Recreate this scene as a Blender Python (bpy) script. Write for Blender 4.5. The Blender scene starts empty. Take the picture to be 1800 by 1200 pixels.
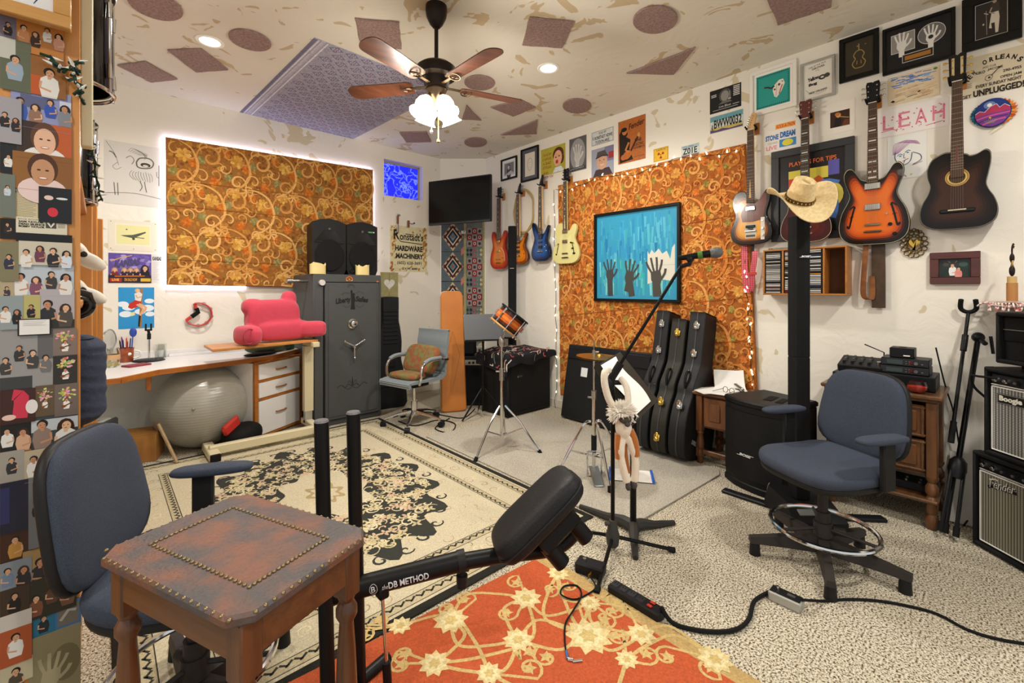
import bpy,math,random
from mathutils import Matrix,Vector
C = bpy.context.scene.collection
SC = bpy.context.scene
R = math.radians;PI = math.pi
# ---------------------------------------------------------------- camera, world, exposure
F = 790.0;HY = 508.0;EYE = 1.35
YAW = math.atan(723/790.0);sA = math.sin(YAW);cA = math.cos(YAW)
cam_d = bpy.data.cameras.new('camera');cam = bpy.data.objects.new('camera',cam_d);C.objects.link(cam)
cam.location = (0,0,EYE);cam.rotation_euler = (R(90),0,-YAW)
cam_d.sensor_width = 36;cam_d.lens = 36 * F / 1800;cam_d.shift_y = -(600-HY) / 1800
cam_d.clip_start = 0.05
SC.camera = cam
SC.view_settings.view_transform = 'Standard';SC.view_settings.look = 'None'
SC.view_settings.gamma = 1;SC.view_settings.use_curve_mapping = False
SC.view_settings.exposure = 0.36
W = bpy.data.worlds.new('room_ambient');SC.world = W;W.use_nodes = True
W.node_tree.nodes['Background'].inputs[0].default_value = (0.98,0.99,1.0,1)
W.node_tree.nodes['Background'].inputs[1].default_value = 0.6
XR = 3.855;YB = 5.16;ZC = 3.12
# ---------------------------------------------------------------- photograph pixel -> point on a real plane
def ray(px,py):
    u = (px-900) / F
    return Vector((sA+cA*u,cA-sA*u,(HY-py)/F))
CAMP = Vector((0,0,EYE))
def at(px,py,d): return CAMP + ray(px,py) * d
def fl(px,py,z=0.0):
    r = ray(px,py);return CAMP + r * ((z-EYE)/r.z)
def wr(px,py,off=0.0):
    r = ray(px,py);return CAMP + r * ((XR-off)/r.x)
def wb(px,py,off=0.0):
    r = ray(px,py);return CAMP + r * ((YB-off)/r.y)
def yplane(px,py,y): 
    r = ray(px,py);return CAMP + r * (y/r.y)
def xplane(px,py,x):
    r = ray(px,py);return CAMP + r * (x/r.x)
# ---------------------------------------------------------------- colour and materials
def lin(c): return c / 12.92 if c <= 0.04045 else ((c+0.055)/1.055) ** 2.4
def col(h):
    if isinstance(h,str):
        h = h.lstrip('#');return tuple(lin(int(h[i:i+2],16)/255) for i in (0,2,4))
    return tuple(h)
MATS = {}
def mat(name,c,rough=0.5,metal=0.0,c2=None,ns=8.0,nlo=0.4,nhi=0.6,bump=0.0,bs=60.0,coat=0.0,stretch=None,spec=None,sheen=0.0):
    if name in MATS: return MATS[name]
    m = bpy.data.materials.new(name);m.use_nodes = True;nt = m.node_tree;b = nt.nodes['Principled BSDF']
    b.inputs['Base Color'].default_value = (*col(c),1);b.inputs['Roughness'].default_value = rough
    if spec is None and max(col(c)) < 0.05: spec = 0.22      # matt blacks
    b.inputs['Metallic'].default_value = metal;b.inputs['Coat Weight'].default_value = coat
    if spec is not None: b.inputs['Specular IOR Level'].default_value = spec
    if sheen: b.inputs['Sheen Weight'].default_value = sheen
    tc = nt.nodes.new('ShaderNodeTexCoord');mp = nt.nodes.new('ShaderNodeMapping')
    nt.links.new(tc.outputs['Object'],mp.inputs[0])
    if stretch: mp.inputs['Scale'].default_value = stretch
    if c2:
        n = nt.nodes.new('ShaderNodeTexNoise');n.inputs['Scale'].default_value = ns;n.inputs['Detail'].default_value = 5
        r = nt.nodes.new('ShaderNodeValToRGB');r.color_ramp.elements[0].position = nlo;r.color_ramp.elements[1].position = nhi
        r.color_ramp.elements[0].color = (*col(c),1);r.color_ramp.elements[1].color = (*col(c2),1)
        nt.links.new(mp.outputs[0],n.inputs['Vector']);nt.links.new(n.outputs[0],r.inputs[0]);nt.links.new(r.outputs[0],b.inputs['Base Color'])
    if bump:
        n = nt.nodes.new('ShaderNodeTexNoise');n.inputs['Scale'].default_value = bs;n.inputs['Detail'].default_value = 3
        bp = nt.nodes.new('ShaderNodeBump');bp.inputs['Strength'].default_value = bump;bp.inputs['Distance'].default_value = 0.01
        nt.links.new(mp.outputs[0],n.inputs['Vector']);nt.links.new(n.outputs[0],bp.inputs['Height']);nt.links.new(bp.outputs[0],b.inputs['Normal'])
    MATS[name] = m;return m
def wood(name,a,b_,rough=0.4,coat=0.0,along='x',s=1.0):
    st = {'x': (1.2,14,14),'y': (14,1.2,14),'z': (14,14,1.2)}[along]
    return mat(name,a,rough,0,b_,2.2*s,0.3,0.7,0.08,8,coat,st)
def glow(name,c,s):
    if name in MATS: return MATS[name]
    m = bpy.data.materials.new(name);m.use_nodes = True;b = m.node_tree.nodes['Principled BSDF']
    b.inputs['Base Color'].default_value = (*col(c),1);b.inputs['Emission Color'].default_value = (*col(c),1);b.inputs['Emission Strength'].default_value = s
    MATS[name] = m;return m
def glass(name,c=(1,1,1),rough=0.02):
    if name in MATS: return MATS[name]
    m = bpy.data.materials.new(name);m.use_nodes = True;b = m.node_tree.nodes['Principled BSDF']
    b.inputs['Base Color'].default_value = (*col(c),1);b.inputs['Transmission Weight'].default_value = 1;b.inputs['Roughness'].default_value = rough;b.inputs['IOR'].default_value = 1.3
    MATS[name] = m;return m
def printed(name,rough=0.6,coat=0.0,bump=0.0,bs=300,grain=0.0,gs=150.0):
    m = bpy.data.materials.new(name);m.use_nodes = True;nt = m.node_tree;b = nt.nodes['Principled BSDF']
    a = nt.nodes.new('ShaderNodeAttribute');a.attribute_name = 'Col'
    b.inputs['Roughness'].default_value = rough;b.inputs['Coat Weight'].default_value = coat;b.inputs['Specular IOR Level'].default_value = 0.3
    out = a.outputs['Color']
    tc = nt.nodes.new('ShaderNodeTexCoord')
    if grain:
        n = nt.nodes.new('ShaderNodeTexNoise');n.inputs['Scale'].default_value = gs;n.inputs['Detail'].default_value = 3
        mr = nt.nodes.new('ShaderNodeMapRange');mr.inputs['From Min'].default_value = 0.3;mr.inputs['From Max'].default_value = 0.7
        mr.inputs['To Min'].default_value = 1 - grain;mr.inputs['To Max'].default_value = 1 + grain * 0.6
        mx = nt.nodes.new('ShaderNodeMix');mx.data_type = 'RGBA';mx.blend_type = 'MULTIPLY';mx.inputs[0].default_value = 1
        nt.links.new(tc.outputs['Object'],n.inputs['Vector']);nt.links.new(n.outputs[0],mr.inputs[0])
        nt.links.new(a.outputs['Color'],mx.inputs[6]);nt.links.new(mr.outputs[0],mx.inputs[7]);out = mx.outputs[2]
    nt.links.new(out,b.inputs['Base Color'])
    if bump:
        n = nt.nodes.new('ShaderNodeTexNoise');n.inputs['Scale'].default_value = bs
        bp = nt.nodes.new('ShaderNodeBump');bp.inputs['Strength'].default_value = bump;bp.inputs['Distance'].default_value = 0.006
        nt.links.new(tc.outputs['Object'],n.inputs['Vector']);nt.links.new(n.outputs[0],bp.inputs['Height']);nt.links.new(bp.outputs[0],b.inputs['Normal'])
    return m
PRINT = printed('printed_paper');GLOSSY = printed('printed_glossy',0.3,0.15);PILE = printed('woven_pile',0.95,0,0.6,260,0.22,120.0)
FABRIC = printed('printed_fabric',0.9,0,0.35,120,0.18,60.0);LACQUER = printed('lacquered_paint',0.2,0.08)
RUST = printed('painted_tin',0.5,0,0,1,0.12,30.0)
# ---------------------------------------------------------------- mesh builder
def rotz(a): return Matrix.Rotation(a,4,'Z')
def T(x,y=0,z=0): return Matrix.Translation(Vector((x,y,z)))
def frame_to(p,d):
    d = Vector(d).normalized();up = Vector((0,0,1)) if abs(d.z) < 0.99 else Vector((1,0,0))
    x = up.cross(d).normalized();y = d.cross(x);m = Matrix((x,y,d)).transposed().to_4x4();m.translation = Vector(p);return m
def smooth(pts,n=6,closed=False):
    pts = [Vector(p) for p in pts];N = len(pts);out = []
    rng = range(N if closed else N-1)
    for i in rng:
        p0 = pts[(i-1) % N] if closed or i > 0 else pts[0];p1 = pts[i];p2 = pts[(i+1) % N]
        p3 = pts[(i+2) % N] if closed or i + 2 < N else pts[-1]
        for k in range(n):
            t = k / n
            out.append(0.5*((2*p1)+(p2-p0)*t+(2*p0-5*p1+4*p2-p3)*t*t+(3*p1-p0-3*p2+p3)*t ** 3))
    if not closed: out.append(pts[-1])
    return out
class MB:
    def __init__(s,M=None): s.v = [];s.f = [];s.mi = [];s.c = [];s.M = M or Matrix.Identity(4);s.k = 0;s.col = None
    def add(s,vs,fs,c=None):
        o = len(s.v);s.v += [s.M @ Vector(v) for v in vs];cc = c if c is not None else s.col
        for f in fs: s.f.append([o+i for i in f]);s.mi.append(s.k);s.c.append(cc)
        return s
    def box(s,c,d,b=0.0,M=None):
        hx,hy,hz = d[0] / 2,d[1] / 2,d[2] / 2;vs = [];sg = [(x,y,z) for x in (-1,1) for y in (-1,1) for z in (-1,1)]
        if b <= 0:
            vs = [(x*hx,y*hy,z*hz) for x,y,z in sg]
            fs = [(0,1,3,2),(4,6,7,5),(0,4,5,1),(2,3,7,6),(0,2,6,4),(1,5,7,3)]
        else:
            b = min(b,hx*.98,hy*.98,hz*.98)
            for x,y,z in sg: vs += [(x*hx,y*(hy-b),z*(hz-b)),(x*(hx-b),y*hy,z*(hz-b)),(x*(hx-b),y*(hy-b),z*hz)]
            ix = lambda x,y,z,a: 3 * sg.index((x,y,z)) + a
            fs = []
            for q in (-1,1):
                a = [ix(q,-1,-1,0),ix(q,1,-1,0),ix(q,1,1,0),ix(q,-1,1,0)];fs.append(a if q > 0 else a[::-1])
                a = [ix(-1,q,-1,1),ix(-1,q,1,1),ix(1,q,1,1),ix(1,q,-1,1)];fs.append(a if q > 0 else a[::-1])
                a = [ix(-1,-1,q,2),ix(1,-1,q,2),ix(1,1,q,2),ix(-1,1,q,2)];fs.append(a if q > 0 else a[::-1])
            for p in (-1,1):
                for q in (-1,1):
                    a = [ix(-1,p,q,1),ix(1,p,q,1),ix(1,p,q,2),ix(-1,p,q,2)];fs.append(a if p*q > 0 else a[::-1])
                    a = [ix(p,-1,q,2),ix(p,1,q,2),ix(p,1,q,0),ix(p,-1,q,0)];fs.append(a if p*q < 0 else a[::-1])
                    a = [ix(p,q,-1,0),ix(p,q,1,0),ix(p,q,1,1),ix(p,q,-1,1)];fs.append(a if p*q < 0 else a[::-1])
            for x,y,z in sg:
                a = [ix(x,y,z,0),ix(x,y,z,1),ix(x,y,z,2)];fs.append(a if x*y*z > 0 else a[::-1])
        m = T(*c) @ (M or Matrix.Identity(4));return s.add([m @ Vector(v) for v in vs],fs)
    def cyl(s,p0,p1,r0,r1=None,n=16,caps=True):
        return s.tube([p0,p1],[r0,r0 if r1 is None else r1],n,caps=caps)
    def tube(s,pts,r,n=8,closed=False,caps=True):
        pts = [Vector(p) for p in pts];N = len(pts);rs = r if isinstance(r,(list,tuple)) else [r] * N
        vs = [];fs = [];prev = None
        for i,p in enumerate(pts):
            a = pts[(i-1) % N] if closed or i > 0 else p;b = pts[(i+1) % N] if closed or i < N - 1 else p
            d = (b-a).normalized() if (b-a).length > 1e-9 else Vector((0,0,1))
            if prev is None:
                up = Vector((0,0,1)) if abs(d.z) < 0.9 else Vector((1,0,0));x = up.cross(d).normalized()
            else: x = (prev-d*prev.dot(d)).normalized()
            prev = x;y = d.cross(x)
            for k in range(n):
                t = 2 * PI * k / n;vs.append(p+(x*math.cos(t)+y*math.sin(t))*rs[i])
        L = N if closed else N - 1
        for i in range(L):
            for k in range(n):
                a,b = i * n + k,i * n + (k+1) % n;c,d = ((i+1) % N) * n + (k+1) % n,((i+1) % N) * n + k
                fs.append((a,b,c,d))
        if caps and not closed: fs += [tuple(range(n))[::-1],tuple((N-1)*n+k for k in range(n))]
        return s.add(vs,fs)
    def ring(s,c,R_,r,n=32,m=8,axis=(0,0,1),sx=1,sy=1):
        f = frame_to(c,axis);return s.tube([f @ Vector((R_*sx*math.cos(2*PI*k/n),R_*sy*math.sin(2*PI*k/n),0)) for k in range(n)],r,m,True)
    def lathe(s,prof,n=20,c=(0,0,0),M=None,cap=True):
        vs = [];fs = [];P = len(prof);m = T(*c) @ (M or Matrix.Identity(4))
        for r,z in prof:
            for k in range(n): t = 2 * PI * k / n;vs.append(m @ Vector((r*math.cos(t),r*math.sin(t),z)))
        for i in range(P-1):
            for k in range(n): fs.append((i*n+k,i*n+(k+1) % n,(i+1)*n+(k+1) % n,(i+1)*n+k))
        if cap:
            if prof[0][0] > 1e-5: fs.append(tuple(range(n))[::-1])
            if prof[-1][0] > 1e-5: fs.append(tuple((P-1)*n+k for k in range(n)))
        return s.add(vs,fs)
    def prism(s,poly,y0,y1,b=0.0,colr=None):       # poly in local (x, z), extruded along y; y0 is the viewer's side (-y)
        n = len(poly);P = [Vector((p[0],0,p[1])) for p in poly]
        area = sum(P[i].x*P[(i+1) % n].z-P[(i+1) % n].x*P[i].z for i in range(n))
        if area < 0: P = P[::-1]
        rings = []
        if b > 0:
            I = inset2([(p.x,p.z) for p in P],b)
            rings = [[(q[0],y0,q[1]) for q in I],[(p.x,y0+b,p.z) for p in P],[(p.x,y1-b,p.z) for p in P],[(q[0],y1,q[1]) for q in I]]
        else: rings = [[(p.x,y0,p.z) for p in P],[(p.x,y1,p.z) for p in P]]
        vs = [v for r_ in rings for v in r_];fs = [tuple(range(n))];K = len(rings)
        for j in range(K-1):
            for i in range(n): fs.append((j*n+i,(j+1)*n+i,(j+1)*n+(i+1) % n,j*n+(i+1) % n))
        fs.append(tuple((K-1)*n+i for i in range(n))[::-1])
        return s.add(vs,fs)
    def slab(s,poly,z0,z1,b=0.0):                   # poly in (x, y), extruded along z
        M0 = s.M;s.M = M0 @ Matrix.Rotation(R(-90),4,'X')
        s.prism(poly,-z1,-z0,b);s.M = M0;return s
    def sup(s,c,r,e=1.0,f=1.0,n=20,m=12,M=None):
        sp = lambda x,p: math.copysign(abs(x) ** p,x);mm = T(*c) @ (M or Matrix.Identity(4))
        vs = [];fs = []
        for j in range(m+1):
            a = -PI / 2 + PI * j / m
            for k in range(n):
                t = 2 * PI * k / n
                vs.append(mm @ Vector((r[0]*sp(math.cos(a),f)*sp(math.cos(t),e),r[1]*sp(math.cos(a),f)*sp(math.sin(t),e),r[2]*sp(math.sin(a),f))))
        for j in range(m):
            for k in range(n): fs.append((j*n+k,j*n+(k+1) % n,(j+1)*n+(k+1) % n,(j+1)*n+k))
        return s.add(vs,fs)
    def grid(s,fn,nu,nv,cu=False,c=None):
        vs = [fn(i/nu,j/nv) for j in range(nv+1) for i in range(nu+(0 if cu else 1))];w = nu + (0 if cu else 1);fs = []
        for j in range(nv):
            for i in range(nu): a = j * w + i;b = j * w + (i+1) % w;fs.append((a,b,b+w,a+w))
        return s.add(vs,fs,c)
    def sheet(s,fn,nu,nv,th,c=None):               # a thin draped sheet with real thickness
        s.grid(lambda u,v: Vector(fn(u,v)),nu,nv,c=c)
        s.grid(lambda u,v: Vector(fn(1-u,v))-Vector((0,0,th)),nu,nv,c=c);return s
def inset2(P,b):
    n = len(P);out = []
    for i in range(n):
        a,p,c = Vector(P[i-1]),Vector(P[i]),Vector(P[(i+1) % n])
        d1 = (p-a);d2 = (c-p)
        d1 = d1.normalized() if d1.length > 1e-9 else Vector((1,0));d2 = d2.normalized() if d2.length > 1e-9 else d1
        n1 = Vector((-d1.y,d1.x));n2 = Vector((-d2.y,d2.x));q = n1 + n2
        q = q.normalized() if q.length > 1e-6 else n1
        out.append(tuple(p+q*b/max(0.5,q.dot(n1))))
    return out
def obj(name,mb,m,parent=None,kind=None,label=None,angle=38):
    me = bpy.data.meshes.new(name);me.from_pydata(mb.v,[],mb.f)
    ms = m if isinstance(m,(list,tuple)) else [m]
    for x in ms: me.materials.append(x)
    if len(ms) > 1: me.polygons.foreach_set('material_index',mb.mi)
    if any(c is not None for c in mb.c):
        at_ = me.color_attributes.new('Col','FLOAT_COLOR','CORNER');buf = []
        for p in me.polygons:
            c = mb.c[p.index] or (0.5,0.5,0.5);buf += [c[0],c[1],c[2],1.0] * p.loop_total
        at_.data.foreach_set('color',buf)
    me.polygons.foreach_set('use_smooth',[True]*len(me.polygons));me.set_sharp_from_angle(angle=R(angle))
    me.update()
    o = bpy.data.objects.new(name,me);C.objects.link(o)
    if parent: o.parent = parent
    if kind: o['kind'] = kind
    if label: o['label'] = label
    return o
def tag(o,label,cat,group=None):
    o['label'] = label;o['category'] = cat
    if group: o['group'] = group
    return o
def thing(name,label,cat,loc=(0,0,0),rz=0.0,group=None):
    o = bpy.data.objects.new(name,None);C.objects.link(o);o.location = loc;o.rotation_euler = (0,0,rz);o.empty_display_size = 0.1
    return tag(o,label,cat,group)
def put(o,loc,rz=0.0): o.location = loc;o.rotation_euler = (0,0,rz);return o
def struct(name,mb,m,parent=None):
    o = obj(name,mb,m,parent)
    if parent is None: o['kind'] = 'structure'
    return o
def dup(o,loc=None,rz=None,label=None,parent=None):
    c = o.copy();C.objects.link(c)
    if parent: c.parent = parent
    if loc is not None: c.location = loc
    if rz is not None: c.rotation_euler = (0,0,rz)
    if label: c['label'] = label
    for ch in list(o.children): dup(ch,parent=c)
    return c
def lamp(name,kind,parent,loc,power,c,size=0.1,rot=None,spot=None):
    l = bpy.data.lights.new(name,kind);l.energy = power;l.color = c
    if kind == 'AREA': l.shape = 'DISK';l.size = size
    else: l.shadow_soft_size = size
    if kind == 'SPOT': l.spot_size = R(spot or 150);l.spot_blend = 0.8
    o = bpy.data.objects.new(name,l);C.objects.link(o);o.location = loc
    if rot: o.rotation_euler = rot
    if parent: o.parent = parent
    return o
# ---------------------------------------------------------------- flat printed art: polygons of colour on a sheet, drawn in (0..ow, 0..oh) with y down
_txt = {}
def text_geo(s_,bold=0.0):
    k = (s_,bold)
    if k not in _txt:
        cu = bpy.data.curves.new('lettering','FONT');cu.body = s_;cu.size = 1;cu.offset = bold;cu.resolution_u = 3
        o = bpy.data.objects.new('lettering',cu);C.objects.link(o);bpy.context.view_layer.update()
        me = o.evaluated_get(bpy.context.evaluated_depsgraph_get()).to_mesh()
        _txt[k] = ([(v.co.x,v.co.y) for v in me.vertices],[tuple(p.vertices) for p in me.polygons])
        bpy.data.objects.remove(o);bpy.data.curves.remove(cu)
    return _txt[k]
class Art:
    def __init__(s,w,h,ow=100,oh=100,bg='#ffffff',th=0.002,y0=0.0,step=0.00012,floor=False):
        s.mb = MB();s.w = w;s.h = h;s.ow = ow;s.oh = oh;s.y = -th;s.step = step;s.y0 = y0
        if floor: s.mb.M = Matrix.Rotation(R(-90),4,'X')
        s.mb.col = col(bg);s.mb.box((0,y0-th/2,0),(w,th,h));s.y = y0 - th - step
    def p(s,x,y): return ((x/s.ow-0.5)*s.w,s.y,(0.5-y/s.oh)*s.h)
    def up(s,n=1): s.y -= s.step * n;return s
    def poly(s,pts,c,up=True):
        vs = [s.p(*q) for q in pts];a = sum(vs[i][0]*vs[(i+1) % len(vs)][2]-vs[(i+1) % len(vs)][0]*vs[i][2] for i in range(len(vs)))
        s.mb.add(vs,[tuple(range(len(vs))) if a > 0 else tuple(range(len(vs)))[::-1]],col(c))
        if up: s.up()
        return s
    def rect(s,x0,y0,x1,y1,c,up=True): return s.poly([(x0,y0),(x1,y0),(x1,y1),(x0,y1)],c,up)
    def ell(s,x,y,rx,ry,c,n=18,a=0.0,up=True):
        ca,sa = math.cos(a),math.sin(a)
        return s.poly([(x+rx*math.cos(t)*ca-ry*math.sin(t)*sa,y+rx*math.cos(t)*sa+ry*math.sin(t)*ca) for t in [2*PI*k/n for k in range(n)]],c,up)
    def line(s,pts,w,c,up=True,sm=0,taper=False):
        P = [Vector((q[0],q[1])) for q in pts]
        if sm: P = [Vector((q.x,q.y)) for q in smooth([(q[0],q[1],0) for q in pts],sm)]
        n = len(P);L = [];Rr = []
        for i in range(n):
            d = P[min(i+1,n-1)] - P[max(i-1,0)]
            d = d.normalized() if d.length > 1e-9 else Vector((1,0));nn = Vector((-d.y,d.x))
            ww = w * (0.25+0.75*math.sin(PI*min(0.98,0.08+0.9*i/max(1,n-1)))) if taper else w
            L.append(P[i]+nn*ww/2);Rr.append(P[i]-nn*ww/2)
        vs = [s.p(*q) for q in L+Rr];fs = []
        for i in range(n-1):
            f = (i,i+1,n+i+1,n+i);a = sum(vs[f[k]][0]*vs[f[(k+1) % 4]][2]-vs[f[(k+1) % 4]][0]*vs[f[k]][2] for k in range(4))
            fs.append(f if a > 0 else f[::-1])
        s.mb.add(vs,fs,col(c))
        if up: s.up()
        return s
    def text(s,t,x,y,w,h,c,bold=0.0,shear=0.0,rot=0.0,up=True):      # fitted into the box (x, y, w, h), x/y the top left corner
        V,Fs = text_geo(t,bold)
        if not V: return s
        x0 = min(v[0] for v in V);x1 = max(v[0] for v in V);y0 = min(v[1] for v in V);y1 = max(v[1] for v in V)
        out = [];cr,sr = math.cos(rot),math.sin(rot)
        for vx,vy in V:
            a = (vx-x0) / (x1-x0) * w + shear * (vy-y0) / (y1-y0) * h;b = h - (vy-y0) / (y1-y0) * h
            a,b = a - w / 2,b - h / 2;out.append(s.p(x+w/2+a*cr-b*sr,y+h/2+a*sr+b*cr))
        s.mb.add(out,Fs,col(c))
        if up: s.up()
        return s
    def fit(s,t,cx,y,h,maxw,c,bold=0.0,shear=0.0):                     # centred lettering with natural proportions
        V,_ = text_geo(t,bold);nat = (max(v[0] for v in V)-min(v[0] for v in V)) / (max(v[1] for v in V)-min(v[1] for v in V))
        w = min(maxw,nat*h*(s.h/s.oh)/(s.w/s.ow));return s.text(t,cx-w/2,y,w,h,c,bold,shear)

def blob(name,mb,m,parent=None,vox=0.012,sm=4,label=None,tex=None):   # several overlapping lumps grown into one continuous soft surface
    o = obj(name,mb,m,parent,label=label,angle=180)
    r_ = o.modifiers.new('skin','REMESH');r_.mode = 'VOXEL';r_.voxel_size = vox;r_.use_smooth_shade = True
    if sm: q = o.modifiers.new('soften','SMOOTH');q.factor = 0.5;q.iterations = sm
    return o
def heading(dx,dy): return math.atan2(dx,-dy)        # rotation that turns a thing's front (-y) towards (dx, dy)
def cable(name,pts,r,m,label,cat='cable',n=6): o = obj(name,MB().tube(smooth(pts,n),r,6),m);return tag(o,label,cat)
# ================================================================ SETTING
def plaster(name,base,tan,thr,scale=1.3):
    m = bpy.data.materials.new(name);m.use_nodes = True;nt = m.node_tree;b = nt.nodes['Principled BSDF'];b.inputs['Roughness'].default_value = 0.75;b.inputs['Specular IOR Level'].default_value = 0.25
    tc = nt.nodes.new('ShaderNodeTexCoord');n = nt.nodes.new('ShaderNodeTexNoise');n.inputs['Scale'].default_value = scale * 2.6;n.inputs['Detail'].default_value = 2.5;n.inputs['Roughness'].default_value = 0.45;n.inputs['Distortion'].default_value = 1.6
    n2 = nt.nodes.new('ShaderNodeTexNoise');n2.inputs['Scale'].default_value = scale * 1.1;n2.inputs['Detail'].default_value = 1
    ad = nt.nodes.new('ShaderNodeMath');ad.operation = 'MULTIPLY_ADD';ad.inputs[1].default_value = 0.5
    r = nt.nodes.new('ShaderNodeValToRGB');r.color_ramp.elements[0].position = thr;r.color_ramp.elements[1].position = thr + 0.012
    r.color_ramp.elements[0].color = (*col(base),1);r.color_ramp.elements[1].color = (*col(tan),1)
    nt.links.new(tc.outputs['Object'],n.inputs['Vector']);nt.links.new(tc.outputs['Object'],n2.inputs['Vector'])
    nt.links.new(n2.outputs[0],ad.inputs[0]);nt.links.new(n.outputs[0],ad.inputs[2]);nt.links.new(ad.outputs[0],r.inputs[0]);nt.links.new(r.outputs[0],b.inputs['Base Color'])
    v = nt.nodes.new('ShaderNodeTexNoise');v.inputs['Scale'].default_value = 5;v.inputs['Detail'].default_value = 4;v.inputs['Distortion'].default_value = 1.2
    bp = nt.nodes.new('ShaderNodeBump');bp.inputs['Strength'].default_value = 0.3;bp.inputs['Distance'].default_value = 0.02
    nt.links.new(tc.outputs['Object'],v.inputs['Vector']);nt.links.new(v.outputs[0],bp.inputs['Height']);nt.links.new(bp.outputs[0],b.inputs['Normal'])
    return m
WALLM = plaster('trowelled_plaster','#ebe5d8','#d3c5a6',0.93);CEILM = plaster('ceiling_plaster','#e0dacb','#c7b493',0.89,1.7)
def carpet(name,cs,scale,bump):
    m = bpy.data.materials.new(name);m.use_nodes = True;nt = m.node_tree;b = nt.nodes['Principled BSDF'];b.inputs['Roughness'].default_value = 1;b.inputs['Specular IOR Level'].default_value = 0.1
    tc = nt.nodes.new('ShaderNodeTexCoord');n = nt.nodes.new('ShaderNodeTexNoise');n.inputs['Scale'].default_value = scale;n.inputs['Detail'].default_value = 2;n.inputs['Roughness'].default_value = 0.7
    r = nt.nodes.new('ShaderNodeValToRGB');e = r.color_ramp.elements;e[0].position = 0.40;e[0].color = (*col(cs[0]),1);e[1].position = 0.58;e[1].color = (*col(cs[2]),1)
    k = e.new(0.47);k.color = (*col(cs[1]),1)
    bp = nt.nodes.new('ShaderNodeBump');bp.inputs['Strength'].default_value = bump;bp.inputs['Distance'].default_value = 0.012
    nt.links.new(tc.outputs['Object'],n.inputs['Vector']);nt.links.new(n.outputs[0],r.inputs[0]);nt.links.new(r.outputs[0],b.inputs['Base Color'])
    nt.links.new(n.outputs[0],bp.inputs['Height']);nt.links.new(bp.outputs[0],b.inputs['Normal']);return m
CARPET = carpet('speckled_carpet',('#51432d','#b3a78d','#dad2c0'),125,0.7)
struct('floor',MB().box((0.9,1.6,-0.05),(8.0,9.0,0.1)),CARPET)
struct('ceiling',MB().box((0.9,1.6,ZC+0.05),(8.0,9.0,0.1)),CEILM)
CX0,CX1,CY1 = 3.40,3.855,4.74
wl,wrr = wb(676,281),wb(743,345)          # window opening in the back wall
x0w,x1w,z1w,z0w = wb(675,300).x,wb(743,300).x,wb(709,286).z,wb(709,348).z
b = MB();th = 0.14;ym = YB + th / 2
xl = -2.6
b.box(((xl+x0w)/2,ym,ZC/2),(x0w-xl,th,ZC));b.box(((x1w+CX0)/2,ym,ZC/2),(CX0-x1w,th,ZC))
b.box(((x0w+x1w)/2,ym,z0w/2),(x1w-x0w,th,z0w));b.box(((x0w+x1w)/2,ym,(z1w+ZC)/2),(x1w-x0w,th,ZC-z1w))
struct('wall_back',b,WALLM)
b = MB();b.slab([(CX0,YB),(CX1,CY1),(CX1+0.1,CY1+0.1),(CX0+0.1,YB+0.14)],0,ZC);struct('wall_corner',b,WALLM)
struct('wall_right',MB().box((XR+0.07,(CY1-2.9)/2,ZC/2),(0.14,CY1+2.9,ZC)),WALLM)
TRIMW = mat('cream_trim_paint','#d9d2c2',0.5)
struct('baseboard_right',MB().box((XR-0.006,(CY1-2.9)/2,0.045),(0.012,CY1+2.9-0.02,0.09),0.004),TRIMW)
struct('baseboard_back',MB().box(((xl+CX0)/2,YB-0.006,0.045),(CX0-xl-0.02,0.012,0.09),0.004),TRIMW)
w1 = struct('window_1',MB().box(((x0w+x1w)/2,YB+0.10,(z0w+z1w)/2),(x1w-x0w-0.002,0.012,z1w-z0w-0.002)),None or mat('blue_stained_glass','#2a3be0',0.15))
bm_ = w1.data.materials[0].node_tree;pb = bm_.nodes['Principled BSDF']
vt = bm_.nodes.new('ShaderNodeTexVoronoi');vt.feature = 'DISTANCE_TO_EDGE';vt.inputs['Scale'].default_value = 11;tcx = bm_.nodes.new('ShaderNodeTexCoord');nn_ = bm_.nodes.new('ShaderNodeTexNoise');nn_.inputs['Scale'].default_value = 7
mxx = bm_.nodes.new('ShaderNodeMix');mxx.data_type = 'RGBA';mxx.inputs[0].default_value = 0.25
bm_.links.new(tcx.outputs['Object'],nn_.inputs[0]);bm_.links.new(tcx.outputs['Object'],mxx.inputs[6]);bm_.links.new(nn_.outputs['Color'],mxx.inputs[7]);bm_.links.new(mxx.outputs[2],vt.inputs['Vector'])
rr = bm_.nodes.new('ShaderNodeValToRGB');rr.color_ramp.elements[0].position = 0.0;rr.color_ramp.elements[0].color = (0.16,0.24,1.0,1);rr.color_ramp.elements[1].position = 0.09;rr.color_ramp.elements[1].color = (0.012,0.02,0.85,1)
bm_.links.new(vt.outputs['Distance'],rr.inputs[0]);bm_.links.new(rr.outputs[0],pb.inputs['Emission Color']);bm_.links.new(rr.outputs[0],pb.inputs['Base Color']);pb.inputs['Emission Strength'].default_value = 0.75  # pane emits its own blue glow, standing in for daylight through the glass
b = MB();fw = 0.022
for zz in (z0w+fw/2,z1w-fw/2): b.box(((x0w+x1w)/2,YB+0.09,zz),(x1w-x0w-0.004,0.02,fw),0.003)
for xx in (x0w+fw/2,x1w-fw/2): b.box((xx,YB+0.09,(z0w+z1w)/2),(fw,0.02,z1w-z0w-0.004),0.003)
obj('window_frame',b,mat('tan_window_frame','#b3a684',0.5),w1)
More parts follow.
